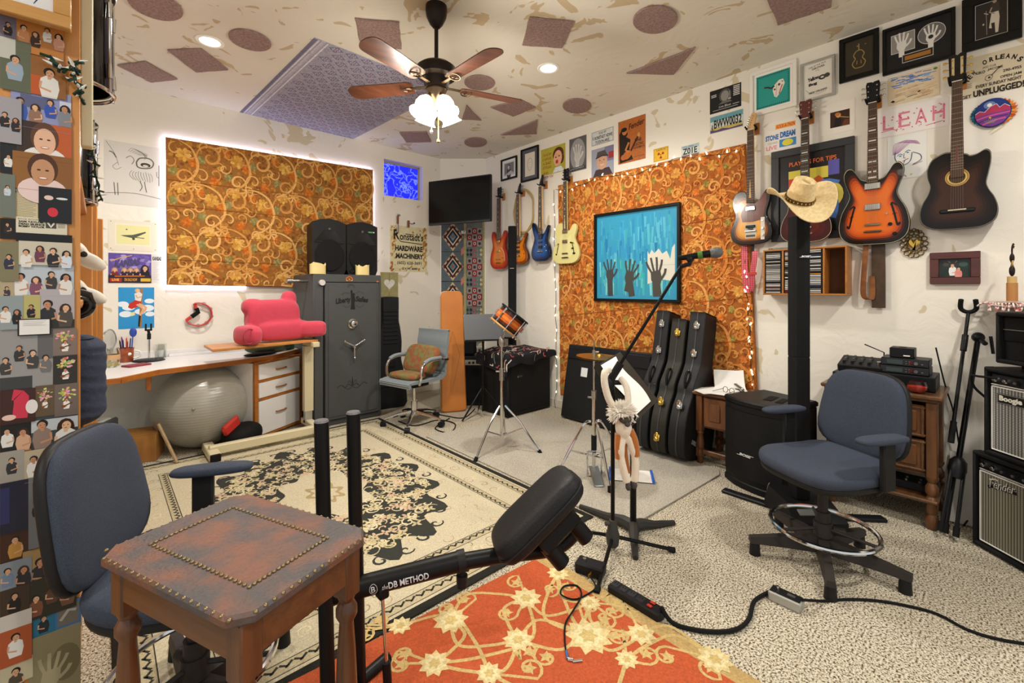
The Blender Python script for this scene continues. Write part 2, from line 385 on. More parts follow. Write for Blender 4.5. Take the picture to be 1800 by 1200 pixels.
# ================================================================ LAMPS
WHITE = mat('white_paint','#f2efe8',0.4);BLK = mat('black_plastic','#17171a',0.45);BLKM = mat('black_metal','#141414',0.35,0.3);CHROME = mat('chrome','#d8d8d8',0.12,1.0);BRASS = mat('brass','#c9a24a',0.25,1.0)
STEEL = mat('brushed_steel','#b9b9b4',0.3,1.0);RUBBER = mat('black_rubber','#101010',0.8);GOLD = mat('gold_hardware','#d9b65a',0.25,1.0);BRONZE = mat('oil_rubbed_bronze','#2c241f',0.4,0.6)
def can(px,py,label,p=None):
    p = p or Vector(fl(px,py,ZC));t = thing('recessed_light',label,'ceiling light',(p.x,p.y,ZC),0,'recessed ceiling lights')
    obj('trim_ring',MB().lathe([(0.062,-0.001),(0.088,-0.001),(0.09,-0.005),(0.082,-0.01),(0.064,-0.008),(0.062,-0.001)],28,cap=False),WHITE,t)
    obj('lens',MB().lathe([(0.0,-0.009),(0.045,-0.008),(0.066,-0.004),(0.066,-0.0005),(0.0,-0.0005)],24,cap=False),glow('lit_lens','#fff4dc',14),t)
    lamp('bulb','SPOT',t,(0,0,-0.03),112,(1.0,0.96,0.90),0.06,(0,0,0),165)
can(369,72,'bright recessed ceiling light above the floral wall panel, left of the patterned ceiling tapestry')
can(964,119,'bright recessed ceiling light to the right of the ceiling fan')
# fan with its light kit
FC = Vector(fl(767,11,ZC));fan = thing('ceiling_fan','dark bronze five-blade ceiling fan with lit frosted glass shades','ceiling fan',(FC.x,FC.y,ZC),0)
obj('canopy',MB().lathe([(0.066,-0.001),(0.068,-0.03),(0.062,-0.07),(0.04,-0.115),(0.022,-0.135),(0.0,-0.137)],24),BRONZE,fan)
obj('downrod',MB().cyl((0,0,-0.12),(0,0,-0.385),0.0125),BRONZE,fan)
obj('motor_housing',MB().lathe([(0.0,-0.362),(0.03,-0.365),(0.1,-0.372),(0.122,-0.39),(0.128,-0.42),(0.12,-0.445),(0.085,-0.455),(0.075,-0.50),(0.07,-0.515),(0.0,-0.516)],32),BRONZE,fan)
obj('light_fitter',MB().lathe([(0.0,-0.512),(0.06,-0.513),(0.064,-0.53),(0.052,-0.555),(0.046,-0.585),(0.03,-0.60),(0.012,-0.63),(0.0,-0.632)],24),mat('antique_bronze','#6a5a4a',0.3,0.9),fan)
WAL = wood('walnut_blade','#5e3420','#3c2216',0.35,0.3,'x')
for k in range(5):
    a = R(97-72*k) - YAW
    bl = MB(rotz(a) @ T(0,0,-0.497) @ Matrix.Rotation(R(11),4,'X'))
    out = [(0.165,-0.052),(0.3,-0.06),(0.5,-0.066),(0.56,-0.06),(0.585,-0.035),(0.592,0),(0.585,0.035),(0.56,0.06),(0.5,0.066),(0.3,0.06),(0.165,0.052),(0.155,0)]
    o = obj('blade',bl.slab([(p.x,p.y) for p in smooth([(x,y,0) for x,y in out],3,True)],-0.003,0.003),WAL,fan)
    ir = MB(rotz(a) @ T(0,0,-0.502));ir.box((0.12,0,0.0),(0.1,0.022,0.008),0.002);ir.ring((0.195,0,-0.006),0.034,0.005,20,6,(0.0,0.19,1));ir.cyl((0.19,0.012,-0.006),(0.19,0.012,-0.012),0.006);ir.cyl((0.19,-0.012,-0.008),(0.19,-0.012,-0.014),0.006)
    obj('blade_bracket',ir,mat('antique_bronze','#6a5a4a',0.3,0.9),fan)
SHADE = glow('lit_frosted_glass','#fff2d6',7.0)
for k in range(4):
    a = R(45+90*k) - YAW;d = Vector((math.cos(a),math.sin(a),0));p = d * 0.05 + Vector((0,0,-0.572));ax = (d*0.55-Vector((0,0,1))).normalized()
    obj('lamp_arm',MB().tube([d*0.03+Vector((0,0,-0.542)),p,p+ax*0.03],0.013,8),mat('antique_bronze','#6a5a4a',0.3,0.9),fan)
    m = frame_to(p+ax*0.02,ax)
    s_ = MB();s_.lathe([(0.022,0.0),(0.03,0.006),(0.05,0.035),(0.056,0.065),(0.05,0.095),(0.054,0.115),(0.068,0.13),(0.064,0.13),(0.05,0.114),(0.046,0.095),(0.05,0.065),(0.03,0.02),(0.0,0.01)],20,M=m,cap=False)
    obj('glass_shade',s_,SHADE,fan)
    lamp('bulb','POINT',fan,p+ax*0.19,14,(1.0,0.95,0.87),0.05)
for k,(dx,L) in enumerate(((-0.03,0.13),(0.012,0.19))):
    q = MB();q.cyl((dx*cA,-dx*sA,-0.625),(dx*cA,-dx*sA,-0.64-L),0.0022,n=6);q.lathe([(0,0),(0.007,-0.006),(0.009,-0.016),(0.0,-0.03)],10,(dx*cA,-dx*sA,-0.64-L))
    obj('pull_chain',q,BRASS if k else STEEL,fan)
# unseen extra cans added behind and beside the viewer to light the room
for x,y in ((0.4,-0.9),(2.5,-0.6),(-1.2,1.0)):
    can(0,0,'extra recessed ceiling light added out of view behind the viewer',Vector((x,y,ZC)))
# ================================================================ CEILING PIECES
MAUVE = mat('mauve_carpet_scrap','#a68d86',0.95,0,'#90746d',60,0.35,0.65,0.8,140)
DK = mat('carpet_edge_dark','#6b5550',0.95)
def ceil_piece(pts,label,oval=False):
    P = [fl(x,y,ZC) for x,y in pts]
    if oval:
        c = (P[0]+P[1]) / 2;a = (P[1]-P[0]) / 2;b_ = (P[3]-P[2]) / 2
        P = [c+a*math.cos(2*PI*k/28)+b_*math.sin(2*PI*k/28) for k in range(28)]
    c = sum(P,Vector()) / len(P)
    if not oval:
        Q = []
        for i,p in enumerate(P):
            n = P[(i+1) % len(P)]
            for k in range(5): Q.append(p.lerp(n,k/5)+Vector((random.uniform(-1,1),random.uniform(-1,1),0))*0.004*(k > 0))
        P = Q
    o = obj('carpet_piece',MB().slab([(p.x-c.x,p.y-c.y) for p in P],-0.014,-0.0005,0.003),MAUVE)
    o.location = (c.x,c.y,ZC);return tag(o,label,'carpet piece','mauve carpet pieces on the ceiling')
random.seed(4)
E_ = [(262,-22,38,34,'topmost mauve oval carpet piece on the ceiling beside the hanging black drum'),]
def oval(cx,cy,rx,ry,tilt,label):
    c_,s_ = math.cos(tilt),math.sin(tilt)
    ceil_piece([(cx-rx*c_,cy-rx*s_),(cx+rx*c_,cy+rx*s_),(cx+ry*s_,cy-ry*c_),(cx-ry*s_,cy+ry*c_)],label,True)
oval(272,8,52,22,0.33,'mauve oval carpet piece on the ceiling at the top edge near the hanging drum')
ceil_piece([(206,113),(255,106),(312,137.5),(266,143)],'mauve slanted carpet piece on the ceiling next to the hanging black drum')
ceil_piece([(294,86),(354,84),(401,121),(345,125)],'mauve diamond carpet piece on the ceiling just below the left recessed light')
oval(439,69,39,16.5,0.28,'mauve oval carpet piece on the ceiling just right of the left recessed light')
ceil_piece([(624,30),(702,37),(706,84),(635,76)],'mauve square carpet piece on the ceiling left of the fan rod')
ceil_piece([(931,28),(1010,36),(988,82),(918,77)],'mauve square carpet piece on the ceiling above the right recessed light')
oval(1152,33.5,39.5,24,-0.1,'mauve round carpet piece on the ceiling, largest circle right of the fan')
ceil_piece([(1101,127),(1223,81),(1184,129)],'long mauve triangular carpet piece on the ceiling')
ceil_piece([(1345,-14),(1463,-30),(1461,10),(1367,42)],'mauve carpet piece on the ceiling at the top edge above the framed pictures')
oval(1014,185,25,12.8,0.0,'small mauve round carpet piece on the ceiling right of the lowest fan blade')
ceil_piece([(880,236),(945,209),(943,234)],'small mauve triangular carpet piece on the ceiling near the right wall')
ceil_piece([(862,187),(915,173),(942,187),(902,203)],'mauve diamond carpet piece on the ceiling half behind the right fan blade')
oval(843,144,27,13,0.05,'mauve oval carpet piece on the ceiling peeking out between two fan blades')
ceil_piece([(702,231),(750,230),(758,248),(714,249)],'small mauve square carpet piece on the ceiling above the television')
oval(836,249,20,8.3,0.0,'smallest mauve oval carpet piece on the ceiling nearest the corner')
ceil_piece([(820,183),(846,210),(812,208)],'mauve triangular carpet piece on the ceiling behind the fan lamps')
# patterned tapestry stretched on the ceiling
Q = [fl(x,y,ZC) for x,y in ((545,62),(428,198),(625,246),(781,155))]
ux = (Q[3]-Q[0]+Q[2]-Q[1]).normalized();L1 = ((Q[3]-Q[0]).length+(Q[2]-Q[1]).length) / 2;L2 = ((Q[1]-Q[0]).length+(Q[2]-Q[3]).length) / 2
A = Art(L1,L2,200,200*L2/L1,'#a19fae',0.006,step=0.0001);oh = A.oh
A.rect(0,0,4,oh,'#75738c');A.rect(5,1,7,oh-1,'#d8d6de');A.rect(16,1,18,oh-1,'#d8d6de')
for k in range(int(oh/3.2)): A.line([(9,k*3.2),(14,k*3.2+1.2),(9,k*3.2+2.4)],0.8,'#e0dde4',False)
A.up()
for i in range(9):
    for j in range(int(oh/16)+1):
        x = 30 + i * 21 + (10 if j % 2 else 0);y = 8 + j * 16
        if x > 196 or y > oh - 4: continue
        A.poly([(x-9.6,y),(x,y-7.6),(x+9.6,y),(x,y+7.6)],'#76738f',False)
A.up()
for i in range(9):
    for j in range(int(oh/16)+1):
        x = 30 + i * 21 + (10 if j % 2 else 0);y = 8 + j * 16
        if x > 190 or y > oh - 8: continue
        for k in range(8):
            t = k * PI / 4;A.ell(x+4.4*math.cos(t),y+3.2*math.sin(t),1.3,0.9,'#c3bcc8',8,t,False)
        A.ell(x,y,2.2,1.6,'#a98a98',10,0,False);A.ell(x+8,y+6.4,1.0,0.8,'#9c4a5e',6,0,False);A.ell(x-7,y+7,1.0,0.8,'#9c4a5e',6,0,False)
tap = obj('ceiling_tapestry',A.mb,FABRIC);tap.matrix_world = Matrix.Translation((Q[0]+Q[1]+Q[2]+Q[3])/4) @ Matrix((ux,Vector((0,0,1)),ux.cross(Vector((0,0,1))))).transposed().to_4x4()
tag(tap,'blue-grey patterned tapestry with a braided border stretched flat on the ceiling','tapestry')
# ================================================================ THINGS ON THE WALLS
class QArt(Art):                                            # the same drawing on a four-cornered panel TL, TR, BR, BL in local (x, z)
    def __init__(s,quad,ow,oh,bg,th=0.04,step=0.0002):
        s.mb = MB();s.quad = quad;s.ow = ow;s.oh = oh;s.step = step;s.mb.col = col(bg)
        s.w = ow;s.h = oh;s.mb.prism([quad[3],quad[2],quad[1],quad[0]],-th,0,0.008);s.y = -th - step
    def p(s,x,y):
        u,v = x / s.ow,y / s.oh;a,b,c,d = [Vector(q) for q in s.quad]
        q = (a*(1-u)+b*u) * (1-v) + (d*(1-u)+c*u) * v
        return (q.x,s.y,q.y)
def spiral(cx,cy,r,turns,a0,dr,r1=0.12,n=20):
    return [(cx+r*(1-(1-r1)*k/n)*math.cos(a0+dr*turns*2*PI*k/n),cy+r*(1-(1-r1)*k/n)*math.sin(a0+dr*turns*2*PI*k/n)) for k in range(n+1)]
def scrollwork(A,cw,ch,pal,seed,lw=2.6):
    rnd = random.Random(seed);nx = int(A.ow/cw) + 2;ny = int(A.oh/ch) + 2
    inside = lambda x,y,m=0: m <= x <= A.ow - m and m <= y <= A.oh - m
    clip = lambda pts: [q for q in pts if inside(*q,1)]
    for k in range(int(A.ow*A.oh/36)):                    # mottled ground
        x,y = rnd.uniform(4,A.ow-4),rnd.uniform(4,A.oh-4);A.ell(x,y,rnd.uniform(1.5,4),rnd.uniform(1,3),rnd.choice(pal['ground']),8,rnd.uniform(0,3),False);A.y -= 1e-7
    A.up(2)
    for i in range(-1,nx):
        for j in range(-1,ny):
            ox = i * cw + (cw/2 if j % 2 else 0);oy = j * ch
            for fx,fy,rad,pl in ((0.3,0.35,0.14,pal['gold']),(0.48,0.5,0.10,pal['orange']),(0.62,0.42,0.09,pal['green']),(0.75,0.12,0.12,pal['gold']),(0.08,0.2,0.09,pal['orange']),(0.85,0.9,0.1,pal['orange']),(0.12,0.75,0.09,pal['green'])):
                x,y = ox + fx * cw,oy + fy * ch;rr_ = rad * cw
                if not inside(x,y,rr_*1.3): continue
                for q in range(9):
                    t = q * 2 * PI / 9 + rnd.uniform(-.2,.2);A.ell(x+rr_*.62*math.cos(t),y+rr_*.62*math.sin(t),rr_*.42,rr_*.28,rnd.choice(pl),8,t,False);A.y -= 1e-6
                for q in range(5):
                    t = q * 2 * PI / 5;A.ell(x+rr_*.3*math.cos(t),y+rr_*.3*math.sin(t),rr_*.26,rr_*.2,rnd.choice(pl),7,t,False);A.y -= 1e-6
    A.up(3)
    for i in range(-1,nx):
        for j in range(-1,ny):
            ox = i * cw + (cw/2 if j % 2 else 0);oy = j * ch;c = rnd.choice(pal['scroll'])
            S = lambda *f: [(ox+a*cw,oy+b_*ch) for a,b_ in f]
            def st(pts,w,tp=True,sm=0):
                pts = clip(pts)
                if len(pts) > 2: A.line(pts,w,rnd.choice(pal['scroll']),False,sm,tp);A.y -= 1e-6
            st(spiral(ox+.78*cw,oy+.33*ch,.27*cw,1.35,2.6,1),lw*1.2)
            st(S((.1,1.1),(.3,1.0),(.48,.82),(.55,.6),(.52,.38),(.42,.16),(.2,.02),(.0,.0)),lw*1.25,True,4)
            st(spiral(ox+.3*cw,oy+.86*ch,.17*cw,1.2,.3,-1),lw)
            for ax,ay,rr_,a0,d in ((.62,.8,.16,3.4,1),(.86,.72,.13,1.0,-1),(.16,.24,.14,4.8,-1),(.4,.3,.12,0.2,1),(.68,.1,.12,2.2,1),(.95,.55,.1,4,1),(.05,.55,.13,5.5,1),(.5,1.02,.12,1.5,-1)):
                st(spiral(ox+ax*cw,oy+ay*ch,rr_*cw,.8+rnd.random()*.35,a0+rnd.uniform(-.3,.3),d),lw*.72)
            for q in range(7):
                t = q * 2 * PI / 7;x,y = ox + .98 * cw,oy + .05 * ch;st([(x,y),(x+5*math.cos(t)*cw/60,y+5*math.sin(t)*cw/60),(x+9*math.cos(t+.2)*cw/60,y+9*math.sin(t+.2)*cw/60)],lw)
    A.up(2)
PAL1 = dict(ground=['#94581f','#a56a2a','#7f4a1b','#b3782f','#b8822f','#8a6a30'],gold=['#d3a045','#c98f38','#dcb05a','#bf8534'],orange=['#c2691f','#b85d1c','#cc7a2b'],green=['#8d8140','#7c7640','#a4905a','#8a7a4a'],scroll=['#d9a057','#cf9148','#e0ac66'])
PAL2 = dict(ground=['#a8541c','#c47a34','#86441a','#cf8c40','#9a4c1a','#d09a4a'],gold=['#dba650','#d39a45','#c98a3a'],orange=['#cf7029','#c2621f','#d98238'],green=['#9a8136','#86752f','#a98f48'],scroll=['#d88f45','#cf8038','#dd9c56','#c97632'])
# big panel on the back wall, lit from behind
cs = [wb(x,y,0.055) for x,y in ((291,240),(656,298),(657,507),(293,501))];cx = sum(c.x for c in cs) / 4;cz = sum(c.z for c in cs) / 4
A = QArt([(c.x-cx,c.z-cz) for c in cs],365,230,'#99622a',0.03)
scrollwork(A,80,68,PAL1,3,3.3)
for yy in (66,106,150,190): A.line([(2,yy),(363,yy+1)],0.7,'#7d4517',False)
pan = obj('wall_panel',A.mb,FABRIC);put(pan,(cx,YB-0.025,cz));tag(pan,'large padded wall panel in brown and gold scrolling floral fabric with lit edges','wall panel')
led = MB();q = [Vector((c.x,YB-0.012,c.z)) for c in cs];q = [q[0]+Vector((0,0,.0)),q[1],q[2],q[3]]
for a,b_ in ((3,0),(0,1),(1,2)): led.tube([q[a],q[b_]],0.007,6)
led.tube([q[3],q[3].lerp(q[2],0.32)],0.007,6)
o = obj('led_strip',led,glow('lit_led_strip','#dcdcff',15));tag(o,'cool white glowing LED strip running round the edges of the floral wall panel','led strip')
# padded floral hanging on the right wall
cs = [wr(x,y,0.02) for x,y in ((981,326),(1311,252),(1332,690),(985,694))];cy = sum(c.y for c in cs) / 4;cz = sum(c.z for c in cs) / 4
A = QArt([(cy-c.y,c.z-cz) for c in cs],330,400*0.82,'#a55f26',0.022)
scrollwork(A,54,58,PAL2,8,3.0)
for yy in (95,150,205,262): A.line([(2,yy),(328,yy-2)],0.9,'#8f4f1a',False)
cur = obj('wall_hanging',A.mb,FABRIC);put(cur,(XR-0.006,cy,cz),-PI/2);tag(cur,'tall orange and gold scrolling floral fabric hanging on the right wall behind the painting','wall hanging')
CURC = cs
# ---- placing flat things on a wall from where they stand in the photograph
def spotR(x0,x1,yt,yb,off=0.0):
    xm = (x0+x1) / 2;a,b_ = wr(x0,yt,off),wr(x1,yt,off);t,u = wr(xm,yt,off),wr(xm,yb,off)
    return Vector((XR-off,(a.y+b_.y)/2,(t.z+u.z)/2)),abs(a.y-b_.y),t.z - u.z,-PI / 2
def spotB(x0,x1,yt,yb,off=0.0):
    xm = (x0+x1) / 2;a,b_ = wb(x0,yt,off),wb(x1,yt,off);t,u = wb(xm,yt,off),wb(xm,yb,off)
    return Vector(((a.x+b_.x)/2,YB-off,(t.z+u.z)/2)),abs(a.x-b_.x),t.z - u.z,0.0
def sheet(name,label,cat,spot,draw,bg='#ffffff',ow=100,th=0.0015,m=None,group=None):
    p,w,h,rz = spot;A = Art(w,h,ow,ow*h/w,bg,th,-0.0008);draw(A,ow,ow*h/w)
    o = obj(name,A.mb,m or PRINT);put(o,p,rz);return tag(o,label,cat,group)
def framed(name,label,cat,spot,bw,fm,draw,bg='#ffffff',ow=100,depth=0.022,m=None,group=None):
    p,w,h,rz = spot;t = thing(name,label,cat,p,rz,group)
    f = MB()
    for s_ in (-1,1):
        f.box((0,-depth/2-0.001,s_*(h-bw)/2),(w,depth,bw),0.003);f.box((s_*(w-bw)/2,-depth/2-0.001,0),(bw,depth,h-2*bw+0.004),0.003)
    obj('frame',f,fm,t);w2,h2 = w - 2 * bw,h - 2 * bw
    A = Art(w2,h2,ow,ow*h2/w2,bg,0.006,-0.002);draw(A,ow,ow*h2/w2);obj('picture',A.mb,m or GLOSSY,t);return t
def figure(A,x,y,s,shirt,skin='#c99a78',hair='#241a14',legs=None,long_=False):    # a small printed person: head centre x, y; s = head radius
    if long_: A.ell(x,y+s*.5,s*1.35,s*1.9,hair,12,0,False);A.up()
    A.poly([(x-s*.45,y+s*.6),(x+s*.45,y+s*.6),(x+s*1.5,y+s*1.5),(x+s*1.75,y+s*3.6),(x+s*1.3,y+s*6),(x-s*1.3,y+s*6),(x-s*1.75,y+s*3.6),(x-s*1.5,y+s*1.5)],shirt)
    if legs: A.poly([(x-s*1.3,y+s*5.2),(x+s*1.3,y+s*5.2),(x+s*1.2,y+s*10),(x-s*1.2,y+s*10)],legs)
    k = -1 if (x+y) % 2 > 1 else 1;A.line([(x-k*s*1.45,y+s*2.2),(x-k*s*1.6,y+s*3.8),(x+k*s*.3,y+s*4.4)],s*.5,skin);A.rect(x-s*.3,y+s*.7,x+s*.3,y+s*1.5,skin)
    A.ell(x,y-s*.25,s*1.0,s*1.1,hair,14);A.ell(x+k*s*.12,y+s*.15,s*.72,s*.95,skin,14)
    if s > 6.5: A.ell(x-s*.3,y,s*.13,s*.09,'#2b1d18',6,0,False);A.ell(x+s*.35,y,s*.13,s*.09,'#2b1d18',6,0,False);A.ell(x,y+s*.6,s*.28,s*.08,'#8c4a40',6)
def hand(A,x,y,s,c,tilt=0.0,spread=1.0):              # printed open hand: palm centre, s = palm half width
    ca,sa = math.cos(tilt),math.sin(tilt);P = lambda a,b_: (x+(a*ca-b_*sa)*s,y+(a*sa+b_*ca)*s)
    A.poly([P(-.9,-.8),P(.9,-.9),P(1.0,.6),P(.6,1.5),P(-.6,1.5),P(-1.0,.6)],c)
    for fx,L in ((-.75,1.8),(-.25,2.3),(.28,2.2),(.75,1.6)): A.line([P(fx,-.7),P(fx*(1+.5*spread),-.9-L*.5),P(fx*(1+.75*spread),-.9-L)],s*.38,c,False,3)
    A.up();A.line([P(.85,.7),P(1.6,-.1),P(1.9,-.9)],s*.44,c,True,3);A.line([P(0,1.3),P(0,3.2)],s*1.1,c)
BF = mat('black_frame','#151412',0.3);SF = mat('silver_frame','#c9c9c4',0.3,0.9);WF = mat('white_frame','#efeae0',0.5);CF = wood('cherry_frame','#5a2418','#3d150e',0.3,0.3)
# ---- pictures along the top of the right wall
def d(A,w,h): A.rect(10,10,90,h-10,'#d7d5d0');A.rect(16,16,84,h-16,'#77757a');figure(A,48,h*.4,9,'#3c3b40','#cfcac4','#2a2a2a');A.poly([(16,h-16),(60,h*.62),(84,h*.75),(84,h-16)],'#b9b6b5')
framed('framed_photo','small black-framed black and white photo, leftmost picture on the right wall','picture',spotR(882,910,277.5,315.5),0.022,BF,d,'#ecebe8')
def d(A,w,h): A.rect(0,0,w,h,'#5d5c62');A.rect(18,16,82,h-16,'#e4dccb');A.line([(38,h*.36),(34,h*.5),(42,h*.66),(50,h*.7),(60,h*.64),(66,h*.48),(60,h*.34),(50,h*.3),(38,h*.36)],1.4,'#6b665e',True,4);A.line([(42,h*.45),(47,h*.44)],1.2,'#6b665e');A.line([(54,h*.44),(60,h*.45)],1.2,'#6b665e');A.line([(46,h*.6),(56,h*.6)],1.2,'#6b665e')
framed('framed_drawing','black-framed line drawing of a face on cream paper beside the yellow poster','picture',spotR(917,948,259.5,318),0.02,BF,d,'#5d5c62')
def d(A,w,h):
    for k,t in enumerate(('I KNOW','I HAVE','A BAD','ATTITUDE')): A.text(t,8,16+k*13,36,8,'#a5552a',0.02,0.1)
    A.text('AND',10,72,22,7,'#b03a2a',0.02);A.text('SCREW YOU',8,84,44,8,'#b03a2a',0.02)
    A.ell(72,h*.34,22,22,'#5a2d1c',18);A.ell(84,h*.5,11,17,'#5a2d1c');A.ell(70,h*.48,17,24,'#e9b48c',18,.1);A.ell(63,h*.43,3,2.2,'#3a2a22');A.ell(76,h*.41,3,2.2,'#3a2a22');A.ell(67,h*.6,5,6,'#b8322a');A.poly([(50,h-2),(60,h*.8),(84,h*.78),(97,h-2)],'#dfe6ea')
sheet('tin_poster','yellow-green retro tin poster of a laughing dark-haired woman','poster',spotR(951,994,257.5,305),d,'#b9b13c',m=RUST)
def d(A,w,h): A.ell(w*.5,h*.5,44,h*.46,'#9c9a98',20);hand(A,48,h*.56,17,'#d9d6d2');hand(A,48,h*.56,14,'#c2bfbb');A.rect(6,h-18,94,h-6,'#3a393a');A.text('HANDPRINT',12,h-15,76,6,'#c8c6c2')
sheet('hand_photo','grey photograph of an open hand on the right wall above the cream guitar','picture',spotR(1001,1031,241,300),d,'#5e5c5e')
def d(A,w,h):
    A.rect(2,2,98,h-2,'#8a8f92');A.rect(3.5,3.5,96.5,h-3.5,'#d8dbd6');A.text('SOLD BY',34,h*.12,34,h*.16,'#22242a',.02);A.text('F. RONSTADT HDWE',6,h*.37,88,h*.24,'#22242a',.03);A.text('TUCSON ARIZ.',18,h*.7,64,h*.2,'#22242a',.03)
sheet('tin_plate','white tin plate with dealer lettering above the photo of the man in a cap','sign',spotR(1040,1079,227.5,252.5),d,'#c6cac6',m=RUST)
def d(A,w,h):
    A.rect(60,0,100,h*.5,'#7d7f9c');A.rect(78,h*.2,100,h*.42,'#a33a3a');A.poly([(5,h),(20,h*.72),(80,h*.7),(98,h)],'#4a3d40');A.ell(48,h*.45,24,32,'#d0a283',20);A.poly([(22,h*.32),(28,h*.12),(62,h*.1),(74,h*.3),(50,h*.28)],'#57504c');A.line([(20,h*.33),(50,h*.27),(76,h*.31)],5,'#3f3936');A.ell(39,h*.42,3,1.6,'#2e2420');A.ell(57,h*.42,3,1.6,'#2e2420');A.line([(40,h*.57),(48,h*.59),(57,h*.56)],2.2,'#f1e6de');A.poly([(46,h*.44),(51,h*.5),(45,h*.5)],'#b98a6c')
sheet('portrait_photo','colour photograph of a smiling man in a dark cap and dark shirt','photograph',spotR(1040,1079,259,311),d,'#9ea3b3',m=GLOSSY)
def d(A,w,h):
    A.poly([(4,h*.3),(14,h*.2),(30,h*.22),(36,h*.34),(30,h*.4),(46,h*.48),(42,h*.7),(56,h*.95),(6,h*.98)],'#241a16');A.ell(24,h*.27,9,11,'#c47a3c');A.ell(22,h*.22,11,7,'#1d1512');A.line([(22,h*.86),(48,h*.74),(74,h*.44)],6,'#3a2114');A.ell(34,h*.82,17,13,'#b8672c',16,-.5);A.ell(20,h*.86,10,9,'#b8672c');A.line([(40,h*.54),(28,h*.7),(40,h*.76)],7,'#c47a3c');A.ell(76,h*.42,5,7,'#d79556')
    A.text('Fender',38,h*.1,56,h*.13,'#1f1410',0.015,.25,-.12);A.text('FINE',62,h*.5,24,h*.07,'#2a1710',.03);A.text('ELECTRIC',58,h*.6,36,h*.06,'#2a1710',.02);A.text('INSTRUMENTS',58,h*.68,38,h*.05,'#2a1710',.01);A.rect(58,h*.9,96,h*.91,'#7a431c')
sheet('tin_poster','tall rust-orange tin poster of a bearded guitarist on the right wall','poster',spotR(1087,1135,207.5,284),d,'#b3672d',m=RUST)
def d(A,w,h):
    A.rect(3,3,97,h-3,'#8a6a10');A.rect(5,5,95,h-5,'#e2b21c');A.text('CAUTION',20,h*.09,60,h*.13,'#8c3212',.02)
    for k in range(3):
        t = -PI / 2 + PI / 3 + k * 2 * PI / 3;c = (50,h*.55);A.poly([(c[0]+6*math.cos(t-.2),c[1]+6*math.sin(t-.2)),(c[0]+22*math.cos(t-.5),c[1]+22*math.sin(t-.5)),(c[0]+24*math.cos(t),c[1]+24*math.sin(t)),(c[0]+22*math.cos(t+.5),c[1]+22*math.sin(t+.5)),(c[0]+6*math.cos(t+.2),c[1]+6*math.sin(t+.2))],'#a3261a')
    A.ell(50,h*.55,4,4,'#a3261a')
sheet('warning_sign','small yellow radiation warning sign with a red trefoil','sign',spotR(1149,1175,259.5,282.5),d,'#e2b21c',m=RUST)
def plate(A,w,h,txt,desert):
    A.rect(1.5,1.5,98.5,h-1.5,'#aebfc4');A.rect(1.5,h*.3,98.5,h*.75,'#d3d8cf')
    if desert: A.rect(1.5,1.5,98.5,h*.32,'#6ba3ab');A.rect(1.5,h*.72,98.5,h-1.5,'#c8b45c');A.poly([(1.5,h-1.5),(1.5,h*.8),(20,h*.86),(40,h*.8),(60,h*.9),(98,h*.86),(98,h-1.5)],'#5a3f6a');A.line([(8,h*.9),(8,h*.5)],3,'#3e4f4a');A.line([(5,h*.62),(5,h*.7),(11,h*.74)],1.6,'#3e4f4a')
    else: A.rect(1.5,h*.82,98.5,h-1.5,'#8a5a4a');A.line([(6,h*.16),(20,h*.1),(36,h*.18)],3,'#4b6a8a');A.text('ARIZONA',40,h*.08,30,h*.12,'#2f4a6a',.02)
    A.text(txt,13 if desert else 8,h*.24,82,h*.52,'#15181c',.03)
sheet('licence_plate','white licence plate with a blue top at the edge of the floral hanging','licence plate',spotR(1198,1229,254,275),lambda A,w,h: plate(A,w,h,'Z01E',False),'#c9d2d2',m=RUST)
sheet('licence_plate','desert-picture licence plate under the black concert poster','licence plate',spotR(1248,1307,198.5,229),lambda A,w,h: plate(A,w,h,'BWW0032',True),'#c9d2d2',m=RUST)
def d(A,w,h):
    A.ell(50,h*.34,20,22,'#4c4a48');A.ell(49,h*.36,13,17,'#8f8a84');A.poly([(28,h*.68),(44,h*.56),(66,h*.6),(72,h*.68)],'#6d6a66');A.line([(64,h*.2),(66,h*.55)],1.2,'#c4c0ba');A.ell(64,h*.53,5,3,'#b0aaa2')
    for k in range(6): A.rect(76,h*(.06+k*.075),96,h*(.06+k*.075)+3,'#d8d6d0')
    for k in range(2): A.rect(5,h*(.2+.07*k),22,h*(.2+.07*k)+3,'#c9c7c2')
    A.text('Live Blues',30,h*.74,38,7,'#d8d6d0',0,.2);A.rect(10,h*.89,90,h*.91,'#b5b2ac');A.rect(74,h*.8,94,h*.82,'#d8d6d0')
sheet('concert_poster','black and white concert poster above the desert licence plate','poster',spotR(1248,1303,153,194),d,'#1b1b1c')
def d(A,w,h):
    A.rect(7,7,93,h-7,'#2a9c92')
    for i in range(16):
        for yy in (11,h-11): A.poly([(10+i*5.1,yy-2),(13+i*5.1,yy),(10+i*5.1,yy+2),(8.6+i*5.1,yy)],'#174a48',False);A.ell(12.6+i*5.1,yy+2.4,1,.8,'#174a48',6,0,False)
    for j in range(int((h-26)/5.1)):
        for xx in (11,89): A.poly([(xx-2,18+j*5.1),(xx,20+j*5.1),(xx+2,18+j*5.1),(xx,16.4+j*5.1)],'#174a48',False)
    A.up();A.poly([(52,h*.42),(66,h*.3),(76,h*.3),(80,h*.42),(72,h*.6),(60,h*.74),(54,h*.7),(50,h*.55)],'#ece5d6');A.line([(54,h*.42),(46,h*.46),(38,h*.42),(28,h*.4)],4.5,'#3a3230',True,3);A.ell(66,h*.42,3,3.4,'#4a3a34');A.ell(55,h*.52,2.4,2.6,'#4a3a34');A.line([(72,h*.35),(76,h*.37)],2,'#2c2624');A.line([(60,h*.4),(58,h*.7)],1,'#9a8f80');A.line([(74,h*.44),(66,h*.66)],3,'#c46a4c',True)
